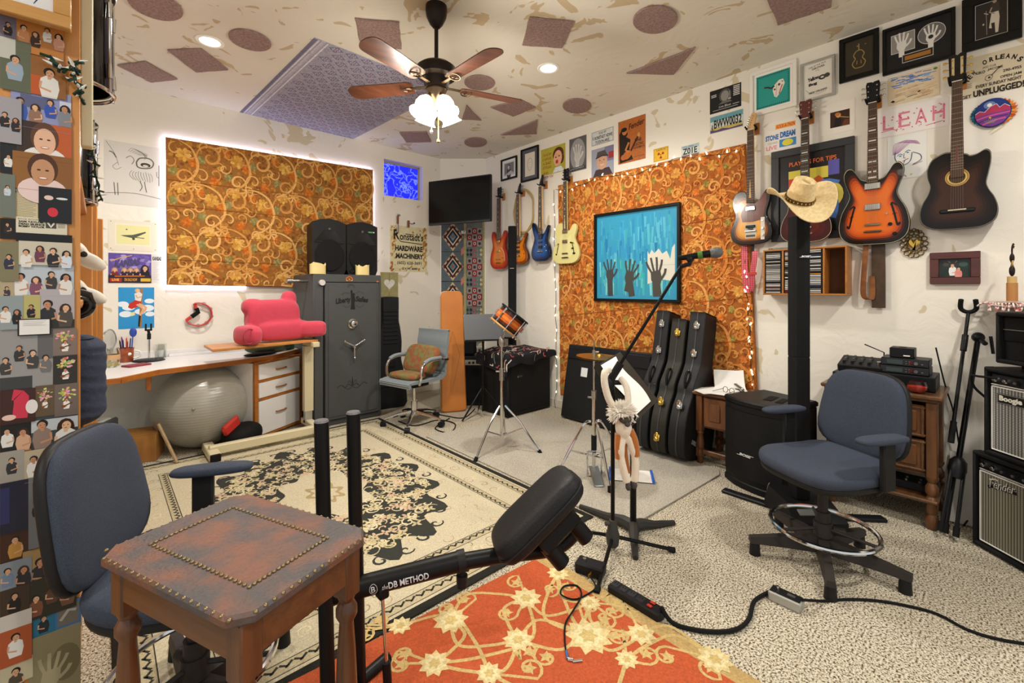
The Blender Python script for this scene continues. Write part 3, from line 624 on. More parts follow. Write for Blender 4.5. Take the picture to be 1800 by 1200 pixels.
framed('framed_print','white-framed turquoise print of a longhorn skull','picture',spotR(1319,1402,117,197),0.028,WF,d,'#f1ede4',100)
def d(A,w,h):
    A.text('ONE OF THE TRUE',18,8,60,6,'#23211f',.01,0,-.15);A.text('GROVES',30,17,44,8,'#23211f',.03,0,-.1);A.text('of the',42,29,14,5,'#23211f')
    A.text('Yellow',14,h*.38,40,16,'#2b2926',.06,.1,-.1);A.text('Bug',18,h*.55,30,15,'#2b2926',.06,.1,-.1);A.ell(66,h*.46,13,10,'#3b3936');A.ell(82,h*.44,10,9,'#4a4744');A.ell(66,h*.46,6,4,'#d8d4cc');A.line([(8,h*.72),(24,h*.84),(50,h*.9),(80,h*.86)],1,'#6b675f',True,3);A.text('NEW ORLEANS',20,h*.8,62,8,'#23211f',.02,0,-.08)
framed('framed_poster','silver-framed white jazz poster with black lettering','picture',spotR(1408,1469,105.5,175),0.018,SF,d,'#e4dfd2')
def d(A,w,h):
    A.rect(5,5,95,h-5,'#3a3328');A.line([(40,h*.34),(32,h*.44),(38,h*.54),(28,h*.66),(36,h*.78),(50,h*.8),(64,h*.78),(72,h*.66),(62,h*.54),(68,h*.44),(60,h*.34),(50,h*.32),(40,h*.34)],3,'#a88d4e',True,4);A.line([(50,h*.32),(50,h*.14)],3,'#a88d4e');A.line([(44,h*.6),(43,h*.7)],2,'#a88d4e');A.line([(57,h*.6),(58,h*.7)],2,'#a88d4e');A.ell(46,h*.2,4,3,'#8a7340');A.ell(72,h*.2,3,2,'#8a7340')
framed('framed_print','black-framed dark print with a golden violin outline','picture',spotR(1476,1546,61,139),0.028,BF,d,'#1e1b17')
def d(A,w,h):
    A.rect(8,h*.14,46,h*.6,'#d0ccc4');A.rect(9,h*.155,45,h*.585,'#8f8b85');hand(A,25,h*.42,8,'#e3dfd8');A.ell(71,h*.36,21,h*.24,'#d0ccc4',24);A.ell(71,h*.36,20,h*.225,'#6c6a68',24);hand(A,70,h*.43,7.4,'#e3dfd8');A.ell(70,h*.44,4,4,'#2a2a2a')
    A.rect(26,h*.68,74,h*.88,'#c9c5bc');A.rect(27,h*.695,73,h*.865,'#1c1a19');A.rect(30,h*.73,70,h*.83,'#a8712e')
framed('framed_handprints','wide black frame holding two plaster handprint photos and a copper plate','picture',spotR(1552,1680,34,118),0.018,BF,d,'#17161a')
def d(A,w,h):
    A.rect(4,4,96,h-4,'#d9d5cd');A.rect(5.5,5.5,94.5,h-5.5,'#2e2825');A.poly([(48,h*.5),(52,h*.3),(70,h*.28),(74,h*.5),(70,h*.9),(62,h*.9),(60,h*.62),(50,h*.62),(52,h*.76),(44,h*.74)],'#cfc4b4');A.poly([(50,h*.1),(72,h*.08),(76,h*.34),(52,h*.34)],'#3d3632');A.line([(52,h*.2),(46,h*.32),(60,h*.38)],5,'#a08b78');A.ell(60,h*.06,6,6,'#a08b78');A.line([(36,h*.25),(38,h*.9)],1.6,'#9a9188');A.line([(30,h*.3),(42,h*.36)],3,'#b9afa4');A.ell(28,h*.6,3,4,'#b9afa4')
framed('framed_photo','large black-framed sepia photo of a crouching performer at the top right corner','picture',spotR(1691,1797,-14,81),0.05,BF,d,'#191715')
def d(A,w,h):
    rnd = random.Random(2)
    for k in range(46): y = rnd.uniform(3,h*.42);x = rnd.uniform(4,80);A.line([(x,y),(x+rnd.uniform(10,20),y+rnd.uniform(-2,2))],1.8,rnd.choice(['#3f78c8','#5b8cd2','#2f65b5','#7fa8dc']),False);A.y -= 2e-6
    for k in range(40): y = rnd.uniform(h*.5,h-4);x = rnd.uniform(3,75);A.line([(x,y),(x+10,y-2),(x+20,y-2.5)],.9,rnd.choice(['#b98e5e','#c9a06e','#8d7a62','#d8a98a']),False);A.y -= 2e-6
    A.poly([(5,h-9),(10,h-13),(15,h-9),(11,h-6)],'#20201f');A.poly([(58,h*.72),(62,h*.69),(66,h*.71),(61,h*.75)],'#20201f');A.ell(92,6,4,3,'#5d8a3a')
sheet('crayon_drawing','crayon drawing of a blue sky over a sandy desert','drawing',spotR(1561,1652,126,177),d,'#e2cfae')
def d(A,w,h):
    for k,ch_ in enumerate('LEAH'): A.text(ch_,10+k*23,h*.2,16,h*.55,'#e0829c',.0);
    rnd = random.Random(5)
    for k in range(46): A.ell(rnd.uniform(6,95),rnd.uniform(h*.15,h*.85),rnd.uniform(.7,1.8),rnd.uniform(.7,1.6),rnd.choice(['#c0405f','#e58aa2','#d7607c']),7,0,False);A.y -= 1e-6
    A.line([(8,h*.8),(24,h*.76),(30,h*.82)],1,'#c0405f');A.line([(70,h*.86),(92,h*.8)],1,'#c0405f')
sheet('child_lettering','white paper with pink hand-drawn letters between the sunburst and acoustic guitars','drawing',spotR(1540,1668,184,232),d,'#f0e9e4')
def d(A,w,h):
    A.rect(38,h*.1,88,h*.25,'#f2b04a');A.text('ROCK-A-THON',40,h*.12,46,h*.11,'#d8422c',.03,.2);A.text('STONE',12,h*.4,34,h*.17,'#2f6fb5',.05);A.text('DREAM',50,h*.36,38,h*.19,'#2f6fb5',.06);A.rect(48,h*.6,90,h*.84,'#3d8ccb');A.ell(69,h*.72,14,h*.1,'#e6d73a');A.text('LIVE',14,h*.74,28,h*.13,'#e58f98',.03);A.text('OUR BAND',18,h*.62,26,h*.07,'#b9b4b0')
sheet('band_flyer','white band flyer with blue letters between the blonde-neck and dark red guitars','flyer',spotR(1338,1407,212,268),d,'#efe9df')
def d(A,w,h): A.rect(32,h*.28,86,h*.8,'#3c2318');A.poly([(42,h*.8),(46,h*.5),(58,h*.44),(64,h*.6),(60,h*.8)],'#1c1412');A.ell(55,h*.42,7,8,'#d69a5c');A.ell(52,h*.38,7,6,'#b9762f');A.line([(60,h*.48),(84,h*.56)],2,'#d8b070');A.poly([(64,h*.8),(72,h*.6),(84,h*.62),(84,h*.8)],'#6a3a20')
sheet('mounted_photo','small brown stage photo on white card, right of the dark red guitar neck','photograph',spotR(1440,1503,181,234),d,'#efe8dc')
def d(A,w,h):
    A.rect(8,6,92,h-6,'#1f1a1e');A.rect(15,h*.2,50,h*.3,'#d9c94a');A.rect(15,h*.3,48,h*.46,'#c8402a');A.ell(38,h*.39,12,10,'#3d4250');A.ell(38,h*.39,6,5,'#7c93b5');A.rect(48,h*.2,76,h*.34,'#e0cf4e');A.rect(76,h*.14,92,h*.32,'#5a57a5');A.rect(15,h*.46,32,h*.94,'#8c7a4a');A.poly([(48,h*.36),(62,h*.3),(70,h*.36),(60,h*.44),(48,h*.46)],'#d8622c')
    A.ell(76,h*.56,22,24,'#e5d35a');A.line([(55,h*.5),(70,h*.38),(92,h*.42)],6,'#4d76c2',True,3);A.line([(80,h*.58),(84,h*.7),(80,h*.84)],15,'#3f6bb5',True,3);A.line([(78,h*.58),(82,h*.72),(76,h*.82)],8,'#e0c94e',True,3);A.rect(40,h*.5,60,h*.94,'#2c2230');A.text('PLAYING FOR TIPS',16,h*.085,72,h*.055,'#e8722f',.012)
framed('framed_poster','big grey-black framed colourful jazz poster behind the cowboy hat','picture',spotR(1357,1503,254,421),0.055,mat('charcoal_frame','#3b3c3e',0.35),d,'#201b20',m=GLOSSY)
def d(A,w,h):
    rnd = random.Random(9);L = lambda p,w_,c: A.line(p,w_,c,True,4)
    for k in range(13): L([(15+k*1,h*.42-k*.2),(20+k*4,h*.12+abs(k-6)),(60+k*2,h*.2+k*.8)],1.1,rnd.choice(['#b98ab0','#a0709c','#c9a0c0']))
    L([(22,h*.36),(20,h*.5),(30,h*.64),(46,h*.68),(60,h*.6),(64,h*.42)],2.2,'#2b5a78');L([(26,h*.46),(33,h*.42),(40,h*.45)],1.8,'#2b5a78');L([(46,h*.4),(54,h*.36),(60,h*.38)],1.8,'#2b5a78');A.ell(34,h*.47,3,2,'#2f6f95');A.ell(53,h*.41,3,2,'#2f6f95');L([(44,h*.42),(43,h*.52),(48,h*.53)],1.4,'#2b5a78');L([(40,h*.6),(48,h*.57),(55,h*.55)],2,'#a8506c');L([(46,h*.58),(40,h*.7),(38,h*.74)],1.4,'#3a3a3a');L([(66,h*.42),(84,h*.5),(86,h*.62),(66,h*.7)],1.8,'#28465e');L([(44,h*.7),(40,h*.86),(50,h*.96)],1.4,'#b0566f');L([(64,h*.72),(90,h*.66)],1.2,'#b0566f');L([(20,h*.72),(34,h*.76)],2.4,'#9cc46a');A.ell(62,h*.92,3,2,'#e0d24a')
sheet('face_drawing','marker drawing of a purple-haired face on white paper, left of the acoustic guitar','drawing',spotR(1560,1629,237,313),d,'#ecece6')
# lettering painted on a poster sheet, and the round sun and moon relief
def d(A,w,h):
    for t,x,y,r_ in (('N',8,44,-.75),('E',13,36,-.65),('W',19,29,-.55),('O',36,12,-.15),('R',46,9,-.08),('L',55,8,0),('E',62,9,.08),('A',70,11,.2),('N',79,16,.4),('S',87,24,.65)): A.text(t,x,y,6.5,10,'#1d1a18',.04,0,r_)
    A.text('JAZZ CLUB',36,26,20,5,'#6a6157',.01);A.text('KIKO',26,34,14,6,'#2a2623',.02);A.text('JACOME',44,32,22,6,'#2a2623',.02);A.text('290-4955',66,42,26,6,'#2a2623',.02);A.text('OPEN JAM',62,54,30,7,'#1d1a18',.02);A.text('EVERY SUNDAY NIGHT',26,63,66,7,'#1d1a18',.02);A.text('GET',4,80,15,7,'#2a2623',.02);A.text('UNPLUGGED!',22,74,74,14,'#1d1a18',.04)
    A.line([(43,58),(40,54),(42,48),(48,47),(51,50),(48,57),(43,58)],1,'#7a6f5c',True,3);A.line([(49,49),(58,38),(62,36)],1.4,'#3a332c');A.ell(46,52,2,2,'#2a2623')
    for k in range(3): A.rect(4,14+k*4,13,15+k*4,'#8a8070')
    for k in range(3): A.rect(4,56+k*4,20,57+k*4,'#8a8070')
sheet('club_poster','cream club poster with black lettering under the top right photo','poster',spotR(1686,1806,92,164),d,'#d6c8ab',th=0.001)
p,w,h,rz = spotR(1702,1790,164,234);t = thing('sun_moon_plaque','round painted plaque of a purple desert with a flame and wave rim','plaque',p,rz)
m_ = MB();m_.col = col('#c9641f');n = 30
for k in range(n):
    a = PI / 2 - 2 * PI * k / n;m_.col = col(('#d9742a','#c2501c','#e39a3c')[k % 3]) if math.cos(a) > -0.15 else col(('#1f5a72','#2a7a8c','#174a66')[k % 3])
    c0,s0 = math.cos(a),math.sin(a);rr_ = .5 * w * .74;R2 = .5 * w * (1.0 if math.cos(a) >-.15 else .92)
    m_.prism([(rr_*math.cos(a-.14),rr_*.86*math.sin(a-.14)),(rr_*1.16*math.cos(a-.17),rr_*.98*math.sin(a-.17)),(R2*math.cos(a+.1),R2*.84*math.sin(a+.1)),(rr_*math.cos(a+.16),rr_*.86*math.sin(a+.16))],-0.016,-0.001,0.002)
obj('flame_rim',m_,LACQUER,t)
A = Art(w,h,100,100,'#1b2a5c',0.002,-0.018);A.mb = MB();
disc = lambda rx,ry,c,x=50,y=50: A.ell(x,y,rx,ry,c,36)
A.mb.col = col('#1b2a5c');A.mb.prism([(.375*w*math.cos(t_),.36*h*math.sin(t_)) for t_ in [2*PI*k/36 for k in range(36)]],-0.02,-0.002,0.003);A.y = -0.0205
disc(36,35,'#233a80');A.ell(44,30,12,9,'#6f83b8');A.ell(44,30,5,4.6,'#eef0e2')
A.poly([(15,48),(24,42),(34,46),(46,34),(58,30),(64,40),(74,34),(84,42),(86,52),(82,62),(18,62),(14.5,54)],'#b03a5c');A.line([(15,48),(24,42),(34,46),(46,34),(58,30),(64,40),(74,34),(84,42)],1.2,'#e6dfe0')
A.poly([(15,56),(40,52),(86,50),(83,64),(70,78),(50,84.5),(30,79),(18,66)],'#7a3f8c');A.line([(18,62),(46,57),(84,55)],3,'#d35a94',True,3);A.line([(22,70),(50,63),(80,62)],2.4,'#4a2f72',True,3);A.line([(30,77),(54,70),(76,68)],3.4,'#d0589a',True,3)
for k in range(7): A.line([(40+k*2,76),(33+k*4.4,64+abs(k-3))],1,'#6f9a6c',False)
A.ell(45,62,2.4,2.4,'#e59a3a');obj('painted_disc',A.mb,LACQUER,t)
# gilded heart
p,w,h,rz = spotR(1581,1634,402,456);t = thing('heart_ornament','ornate gilded heart ornament with a pierced scrolled rim','ornament',p,rz);m_ = MB()
for k in range(14):
    a = 2 * PI * k / 14;m_.ring((.37*w*math.cos(a),-0.008,.37*h*math.sin(a)),.095*w,0.0035,12,6,(0,1,0));m_.ring((.27*w*math.cos(a+.2),-0.01,.27*h*math.sin(a+.2)),.06*w,0.003,10,6,(0,1,0))
for k in range(5): m_.ring(((k-2)*.1*w,-0.008,.46*h-abs(k-2)*.04*h),.06*w,0.003,10,6,(0,1,0))
obj('scrolled_rim',m_,mat('aged_brass','#7a6238',0.35,0.9),t)
hp = [(16*math.sin(q) ** 3,13*math.cos(q)-5*math.cos(2*q)-2*math.cos(3*q)-math.cos(4*q)) for q in [2*PI*k/40 for k in range(40)]]
obj('heart',MB().prism([(x*w*.0135,y*h*.0135+.002) for x,y in hp],-0.03,-0.004,0.008),GOLD,t)
def d(A,w,h): A.poly([(0,h),(20,h*.5),(60,h*.4),(100,h*.6),(100,h)],'#23302a');A.ell(22,h*.3,10,8,'#4a4434');A.ell(78,h*.3,14,10,'#3c5450');figure(A,44,h*.36,7.5,'#e8e6e6','#d8a684','#5a3a24');figure(A,62,h*.55,7,'#d98a80','#d8a684','#3a2418');A.line([(36,h*.2),(30,h*.12)],2,'#9a8a6a');A.line([(52,h*.2),(58,h*.1)],2,'#9a8a6a')
framed('framed_photo','small reddish-brown framed photo of two children under the acoustic guitar','picture',spotR(1635,1724,443,499),0.042,CF,d,'#2b3532',100,0.03)
# painting of hands on the hanging
def d(A,w,h):
    rnd = random.Random(12)
    for k in range(260): x,y = rnd.uniform(4,96),rnd.uniform(3,h-14);L = rnd.uniform(6,22);A.line([(x,y),(x+rnd.uniform(-1,1),min(h-4,y+L))],rnd.uniform(1.5,8),rnd.choice(['#2b86b4','#3a9cc2','#2f8fc0','#1f78a8','#55adc6','#3a9fb0'] if y < h*.5 else ['#3fa9b0','#36a0a6','#58b6b8','#2f94a2','#79c4c2','#2c8aa8']),False,0,True);A.y -= 3e-6
    A.up(2);A.poly([(66,h*.83),(66,h*.46),(68,h*.5),(71,h*.45),(74,h*.49),(79,h*.44),(83,h*.5),(88,h*.47),(92,h*.56),(94,h*.44),(97,h*.4),(97,h*.8),(80,h*.78)],'#d3cfc0');A.rect(66,h*.62,97,h*.625,'#aab4b0')
    for x,y,s_,t_,c in ((18,h*.70,5.2,-.05,'#3f4244'),(44,h*.73,5.6,.22,'#44433f'),(76,h*.74,6.2,-.15,'#484642')): hand(A,x,y,s_,c,t_,1.3);A.line([(x,y+6),(x+(3 if t_ > 0 else 1),h-3)],s_*1.35,c)
framed('painting','black-framed turquoise painting of three dark reaching hands','painting',spotR(1046.5,1197.5,366.5,530.5,0.034),0.028,BF,d,'#3593b6',100,0.03)
# ---- back wall
def d(A,w,h):
    L = lambda p,w_=.8,c='#66635d': A.line(p,w_,c,True,4)
    L([(3,3),(12,18),(18,30),(24,52)]);L([(8,24),(14,26),(20,36)],2.2);L([(22,46),(14,56),(20,62),(28,56)]);L([(16,h*.66),(18,h*.86)],1.6);L([(22,h*.66),(23,h*.86)],1.6)
    for k in range(7): L([(40+k*3,18+k),(48+k*4,10+k*2),(74-k,20+k*2)],.6)
    L([(54,40),(60,30),(76,28),(84,36),(80,48),(66,52),(56,50),(54,40)],2.6);A.ell(70,44,9,5,'#3a3835');A.ell(70,46,5,2.6,'#cfcac0');L([(36,34),(44,28),(50,36),(46,46)],1.2)
    for k in range(9): L([(46+k*4,60+k % 3),(42+k*5,70),(50+k*4,80+k % 4)],.7)
    L([(60,82),(64,94),(60,104)],1.4);L([(68,82),(70,96),(72,106)],1.4);L([(94,40),(94,88)],1.4);L([(90,56),(90,66),(94,70)],1);L([(2,h*.84),(50,h*.8),(98,h*.85)],.7)
sheet('pencil_drawing','large pencil drawing of desert creatures on the back wall left of the lit panel','drawing',spotB(183,285,253,361),d,'#d6d2ca')
def d(A,w,h): A.rect(13,h*.1,86,h*.84,'#e9e2d0');A.rect(16,h*.16,83,h*.78,'#e2dda0');A.poly([(24,h*.5),(48,h*.47),(74,h*.34),(76,h*.37),(58,h*.52),(50,h*.58),(30,h*.53)],'#55574c');A.line([(44,h*.54),(72,h*.56)],2,'#55574c');A.ell(50,h*.6,3,3,'#45463e');A.ell(36,h*.3,2,2,'#77775e');[A.ell(x,y,1,1,'#222222',8,0,False) for x,y in ((5,5),(95,5),(5,h-5),(95,h-5),(50,h-5))]
sheet('aeroplane_print','pale yellow mounted aeroplane print pinned above the purple concert poster','print',spotB(190,277,388,441),d,'#e4dbc8')
def d(A,w,h):
    rnd = random.Random(3)
    for k in range(30): A.ell(rnd.uniform(8,92),rnd.uniform(4,h*.5),rnd.uniform(4,9),rnd.uniform(3,6),rnd.choice(['#8f7fc0','#a49ad0','#6b58a8','#7464b0']),10,0,False);A.y -= 2e-6
    A.line([(5,h*.28),(30,h*.14),(54,h*.06)],2.6,'#d8a24a');A.text('KANSAS',10,h*.2,60,h*.26,'#4a4468',.05,.3,-.18)
    for x,s_,c in ((14,5.4,'#7a2a2a'),(36,5.4,'#2c2438'),(50,5.2,'#33283c'),(64,5.2,'#1f1c26'),(84,7.5,'#17161e')): figure(A,x,h*.56-(6 if x > 80 else 0),s_,c,'#d6a98a','#b98a58' if x < 80 else '#241a16',None,True)
    A.rect(0,h*.74,100,h,'#2a1f2c');A.line([(14,h*.78),(84,h*.76)],3,'#c9702c');A.rect(3,h*.84,30,h*.96,'#b02a22');A.text('LIVE',8,h*.86,16,h*.08,'#f0d060',.02);A.text('ON SALE NOW',36,h*.84,30,h*.1,'#e8a838',.02);A.rect(74,h*.84,98,h*.95,'#d8b040')
sheet('concert_poster','purple concert poster of a long-haired band pinned over the desk','poster',spotB(190.5,266,445.5,497),d,'#5d4a98',m=GLOSSY)
def d(A,w,h):
    A.text('KANSAS',4,h*.08,92,h*.14,'#2a2a2a',.05)
    for k in range(11): A.rect(8,h*(.28+k*.06),90-(k*13) % 40,h*(.28+k*.06)+2.4,'#777570')
sheet('news_clipping','narrow white newspaper clipping beside the purple concert poster','clipping',spotB(267.5,284,447,497),d,'#d9d7d0')
def d(A,w,h):
    for x,y,r_ in ((12,60,16),(28,72,18),(86,50,14),(80,76,20),(60,88,16),(20,96,18),(88,98,14)): A.ell(x,min(y,h-14),r_,r_*.62,'#e6eef2',16,0,False);A.y -= 1e-5
    A.up();A.line([(64,2),(60,h-3)],7,'#a8742c');A.poly([(44,22),(58,16),(66,24),(62,50),(46,50)],'#e6e2da');A.ell(52,11,7,7.5,'#d9b06a');A.ell(54,12,5,6,'#e8b890');A.poly([(30,58),(46,46),(64,52),(58,68),(36,78),(26,72)],'#c4321f');A.line([(56,60),(76,74),(66,94)],7,'#e2ac84',True,3);A.line([(50,62),(68,78),(58,104)],6,'#e2ac84',True,3);A.poly([(56,100),(62,104),(58,h-4),(54,h-8)],'#1c1a1a');A.line([(48,28),(52,38),(64,34)],4,'#e2ac84');A.poly([(32,92),(44,88),(46,100),(36,104)],'#e9dfa0');[A.ell(x,y,1.2,1.2,'#222222',8,0,False) for x,y in ((4,4),(96,4))]
sheet('pinup_poster','bright blue vintage poster of a figure in a red skirt clinging to a pole','poster',spotB(208,271,505,577),d,'#2f93cf',m=GLOSSY)
def d(A,w,h):
    rnd = random.Random(6)
    for k in range(90):
        x,y = rnd.choice([rnd.uniform(2,14),rnd.uniform(88,98),rnd.uniform(2,98)]),rnd.uniform(2,h-3)
        if 16 < x < 86 and 20 < y < h * .86 and rnd.random() < .7: continue
        A.ell(x,y,rnd.uniform(1,4),rnd.uniform(1,6),rnd.choice(['#c08a3e','#a8642a','#d0b070','#b87a3a']),7,rnd.random(),False);A.y -= 1e-6
    A.up();K = '#1d1a18';A.text('R',9,h*.09,15,h*.21,K,.03);A.line([(20,h*.26),(27,h*.345),(86,h*.375)],2,K);A.text('onstadt\'s',25,h*.14,64,h*.17,K,.022);A.line([(40,h*.17),(64,h*.18)],2,K);A.text('HARDWARE',13,h*.43,74,h*.12,K,.05);A.text('MACHINERY',15,h*.6,74,h*.115,K,.05);A.text('(602) 623-3691',18,h*.77,66,h*.09,'#3a342c',.02);A.text('G.V.W. 6000',30,h*.905,42,h*.05,K,.04,.2)
sheet('tin_sign','rusty cream hardware shop sign with black lettering by the corner','sign',spotB(685.5,750.5,398,477.5),d,'#d8cfa6',m=RUST)
def d(A,w,h):
    rnd = random.Random(8)
    for k in range(40): x,y = rnd.uniform(3,95),rnd.uniform(3,h-10);A.line([(x,y),(x+rnd.uniform(-4,4),min(h-2,y+rnd.uniform(5,20)))],2.5,rnd.choice(['#b0a878','#9a9468','#c2ba8e']),False,0,True);A.y -= 2e-6
    A.up();A.poly([(50+1.9*x,h*.44-1.9*y) for x,y in hp],'#e6e2d6');A.rect(49,2,51,h*.3,'#6e6848');A.line([(50,h*.78),(46,h*.86),(54,h*.9)],1.6,'#5a5236',True,3)
sheet('heart_plaque','mottled green wooden plaque with a white heart beside the safe','plaque',spotB(668,699,478.5,524.5),d,'#a39c6c',th=0.012,m=RUST)
HWOOD = wood('tool_handle','#8a5a36','#6a4026',0.5,0,'z')
p = wb(699,384,0.03);t = thing('hanging_tool','old pipe wrench hanging above the rusty shop sign, the taller tool','tool',p);obj('handle',MB().box((0,0,-0.015),(0.028,0.02,0.10),0.006),HWOOD,t);obj('shaft',MB().box((0,0,-0.12),(0.026,0.018,0.11),0.003),STEEL,t);obj('jaw',MB().box((0.012,0,0.045),(0.05,0.018,0.02),0.004),STEEL,t)
p = wb(718,392,0.03);t = thing('hanging_tool','small crank-handled hand drill hanging above the rusty shop sign, the shorter tool','tool',p);obj('handle',MB().box((0,0,-0.01),(0.03,0.022,0.09),0.006),HWOOD,t);obj('crank',MB().tube([(0.012,-0.014,0),(0.04,-0.016,-0.01),(0.07,-0.016,0.0)],0.004).sup((0.072,-0.02,0.004),(0.01,0.012,0.01)),BLKM,t)
# tambourine
p,w,h,rz = spotB(323,371,530,574);t = thing('tambourine','red half-moon tambourine with a black grip hung on the back wall','tambourine',p+Vector((0,-0.03,0)),0)
RED = mat('red_plastic','#c43a2a',0.35);rr_ = .5 * w;arc = [(rr_*math.cos(a),0,rr_*math.sin(a)) for a in [R(-150)+R(255)*k/26 for k in range(27)]]
fr = MB();fr.tube([Vector(q)+Vector((0,0.016,0)) for q in arc],0.006);fr.tube([Vector(q)-Vector((0,0.016,0)) for q in arc],0.006);fr.tube([arc[0],(arc[0][0]*.6,0,arc[0][2]*.4)],0.014);fr.tube([arc[-1],(arc[-1][0]*.6,0,arc[-1][2]*.55)],0.014);obj('frame',fr,RED,t)
obj('grip',MB().tube([(arc[0][0]*.55,0,arc[0][2]*.4),(0.02-.02,0,0.02),(arc[-1][0]*.55,0,arc[-1][2]*.55)],0.02,12),RUBBER,t)
for k in range(2,26,4): jg = MB();q = Vector(arc[k]);jg.cyl(q-Vector((0,.004,0)),q-Vector((0,.001,0)),0.018,n=14);jg.cyl(q-Vector((0,.001,0)),q+Vector((0,.004,0)),0.017,n=14);obj('jingle',jg,STEEL,t)
# kilim runner in the corner
nrm = Vector((YB-CY1,CX1-CX0,0)).normalized();tang = Vector((CX1-CX0,CY1-YB,0)).normalized();KRZ = math.atan2(tang.y,tang.x)
cmid = Vector(((CX0+CX1)/2,(YB+CY1)/2,0));kc = cmid - nrm * 0.003;zt,zb_ = 2.28,0.62
A = Art(0.585,zt-zb_,90,90*(zt-zb_)/0.585,'#59656a',0.006,-0.001);oh = A.oh
A.rect(47,0,52,oh,'#a59c6c');A.rect(86,0,90,oh,'#a59c6c');A.rect(52,0,86,oh,'#6e7270')
for j in range(int(oh/62)+1):
    y = 34 + j * 62
    for sc,c in ((1,'#c2aa82'),(.82,'#33262a'),(.62,'#d8c0a4'),(.5,'#263038'),(.3,'#64878c'),(.13,'#a8504c')): A.poly([(24-22*sc,y),(24,y-30*sc),(24+22*sc,y),(24,y+30*sc)],c)
    for k in range(6):
        f = k / 6
        for sx in (-1,1):
            for sy in (-1,1): A.ell(24+sx*19.5*(1-f-.08),y+sy*27*(f+.08),1.5,3,'#cdb58e' if k % 2 else '#7a2a30',6,sx*sy*.6,False);A.y -= 1e-6
    A.rect(0,y+30.5,47,y+31.5,'#222428');A.poly([(47,y+20),(41,y+26),(41,y+40),(47,y+34)],'#c07a70')
    for i in range(3):
        for q in range(3):
            x,yy = 54 + i * 10.5,y - 18 + q * 13;A.rect(x,yy,x+10,yy+12.6,'#8f2a34' if (i+q) % 2 else '#8d8f88');A.ell(x+5,yy+6.3,3,3.6,'#c9c0ac' if (i+q) % 2 else '#5a3036',8);A.poly([(x+5,yy+3.4),(x+6.8,yy+6.3),(x+5,yy+9),(x+3.2,yy+6.3)],'#2d2a30')
    for q in range(10):
        x,yy = 55 + (q % 5) * 7,y + 24 + (q // 5) * 9;A.poly([(x,yy),(x+3,yy+4),(x,yy+8),(x-3,yy+4)],('#23443f','#b05058','#c9b878','#2a2c34','#6a8a7c')[(q*3) % 5],False);A.y -= 1e-6
kil = obj('kilim_runner',A.mb,FABRIC);put(kil,(kc.x,kc.y,(zt+zb_)/2),KRZ);tag(kil,'narrow patterned kilim runner hanging in the corner below the television','kilim')
pk = at(813,406,1);t = thing('switch_plate','small white plate fixed on the kilim just below the television','switch plate',kc-nrm*0.008+tang*0.01+Vector((0,0,2.12)),KRZ);obj('plate',MB().box((0,-0.006,0),(0.06,0.012,0.04),0.003),WHITE,t);obj('toggle',MB().box((0.008,-0.018,0.006),(0.014,0.016,0.012),0.002),BLK,t)
# television on its wall arm
tv0 = at(756,356,5.55);tv1 = at(862,350,5.35);tc_ = (at(753,354,5.5)+at(862.5,351,5.12)) / 2;dv = at(862.5,351,5.12) - at(753,354,5.5);wT = Vector((dv.x,dv.y)).length;rzT = math.atan2(dv.y,dv.x);hT = 0.076 * 0 + (395-315) / 790 * 5.31
t = thing('television','black flat television on an arm in the corner above the kilim','television',tc_,rzT)
b = MB();b.box((0,0.02,0),(wT,0.04,hT),0.006);obj('case',b,BLK,t);obj('screen',MB().box((0,-0.001,0.008),(wT-0.03,0.004,hT-0.05)),mat('dark_screen','#0d0f10',0.12),t);obj('bezel_strip',MB().box((0,-0.004,-hT/2+0.01),(wT-0.01,0.006,0.016),0.002),mat('bezel_grey','#3a3b3c',0.4),t)
iv = Matrix.Rotation(-rzT,4,'Z');e = iv @ (kc-nrm*0.02-Vector((tc_.x,tc_.y,0)));obj('wall_arm',MB().box((0,0.06,0),(0.22,0.04,0.22),0.004).tube([(0,0.08,0),((e.x)*.5+.08,e.y*.5+.04,0),(e.x,e.y,0)],0.018,8).box((e.x,e.y,0),(0.08,0.03,0.2),0.004),BLKM,t)
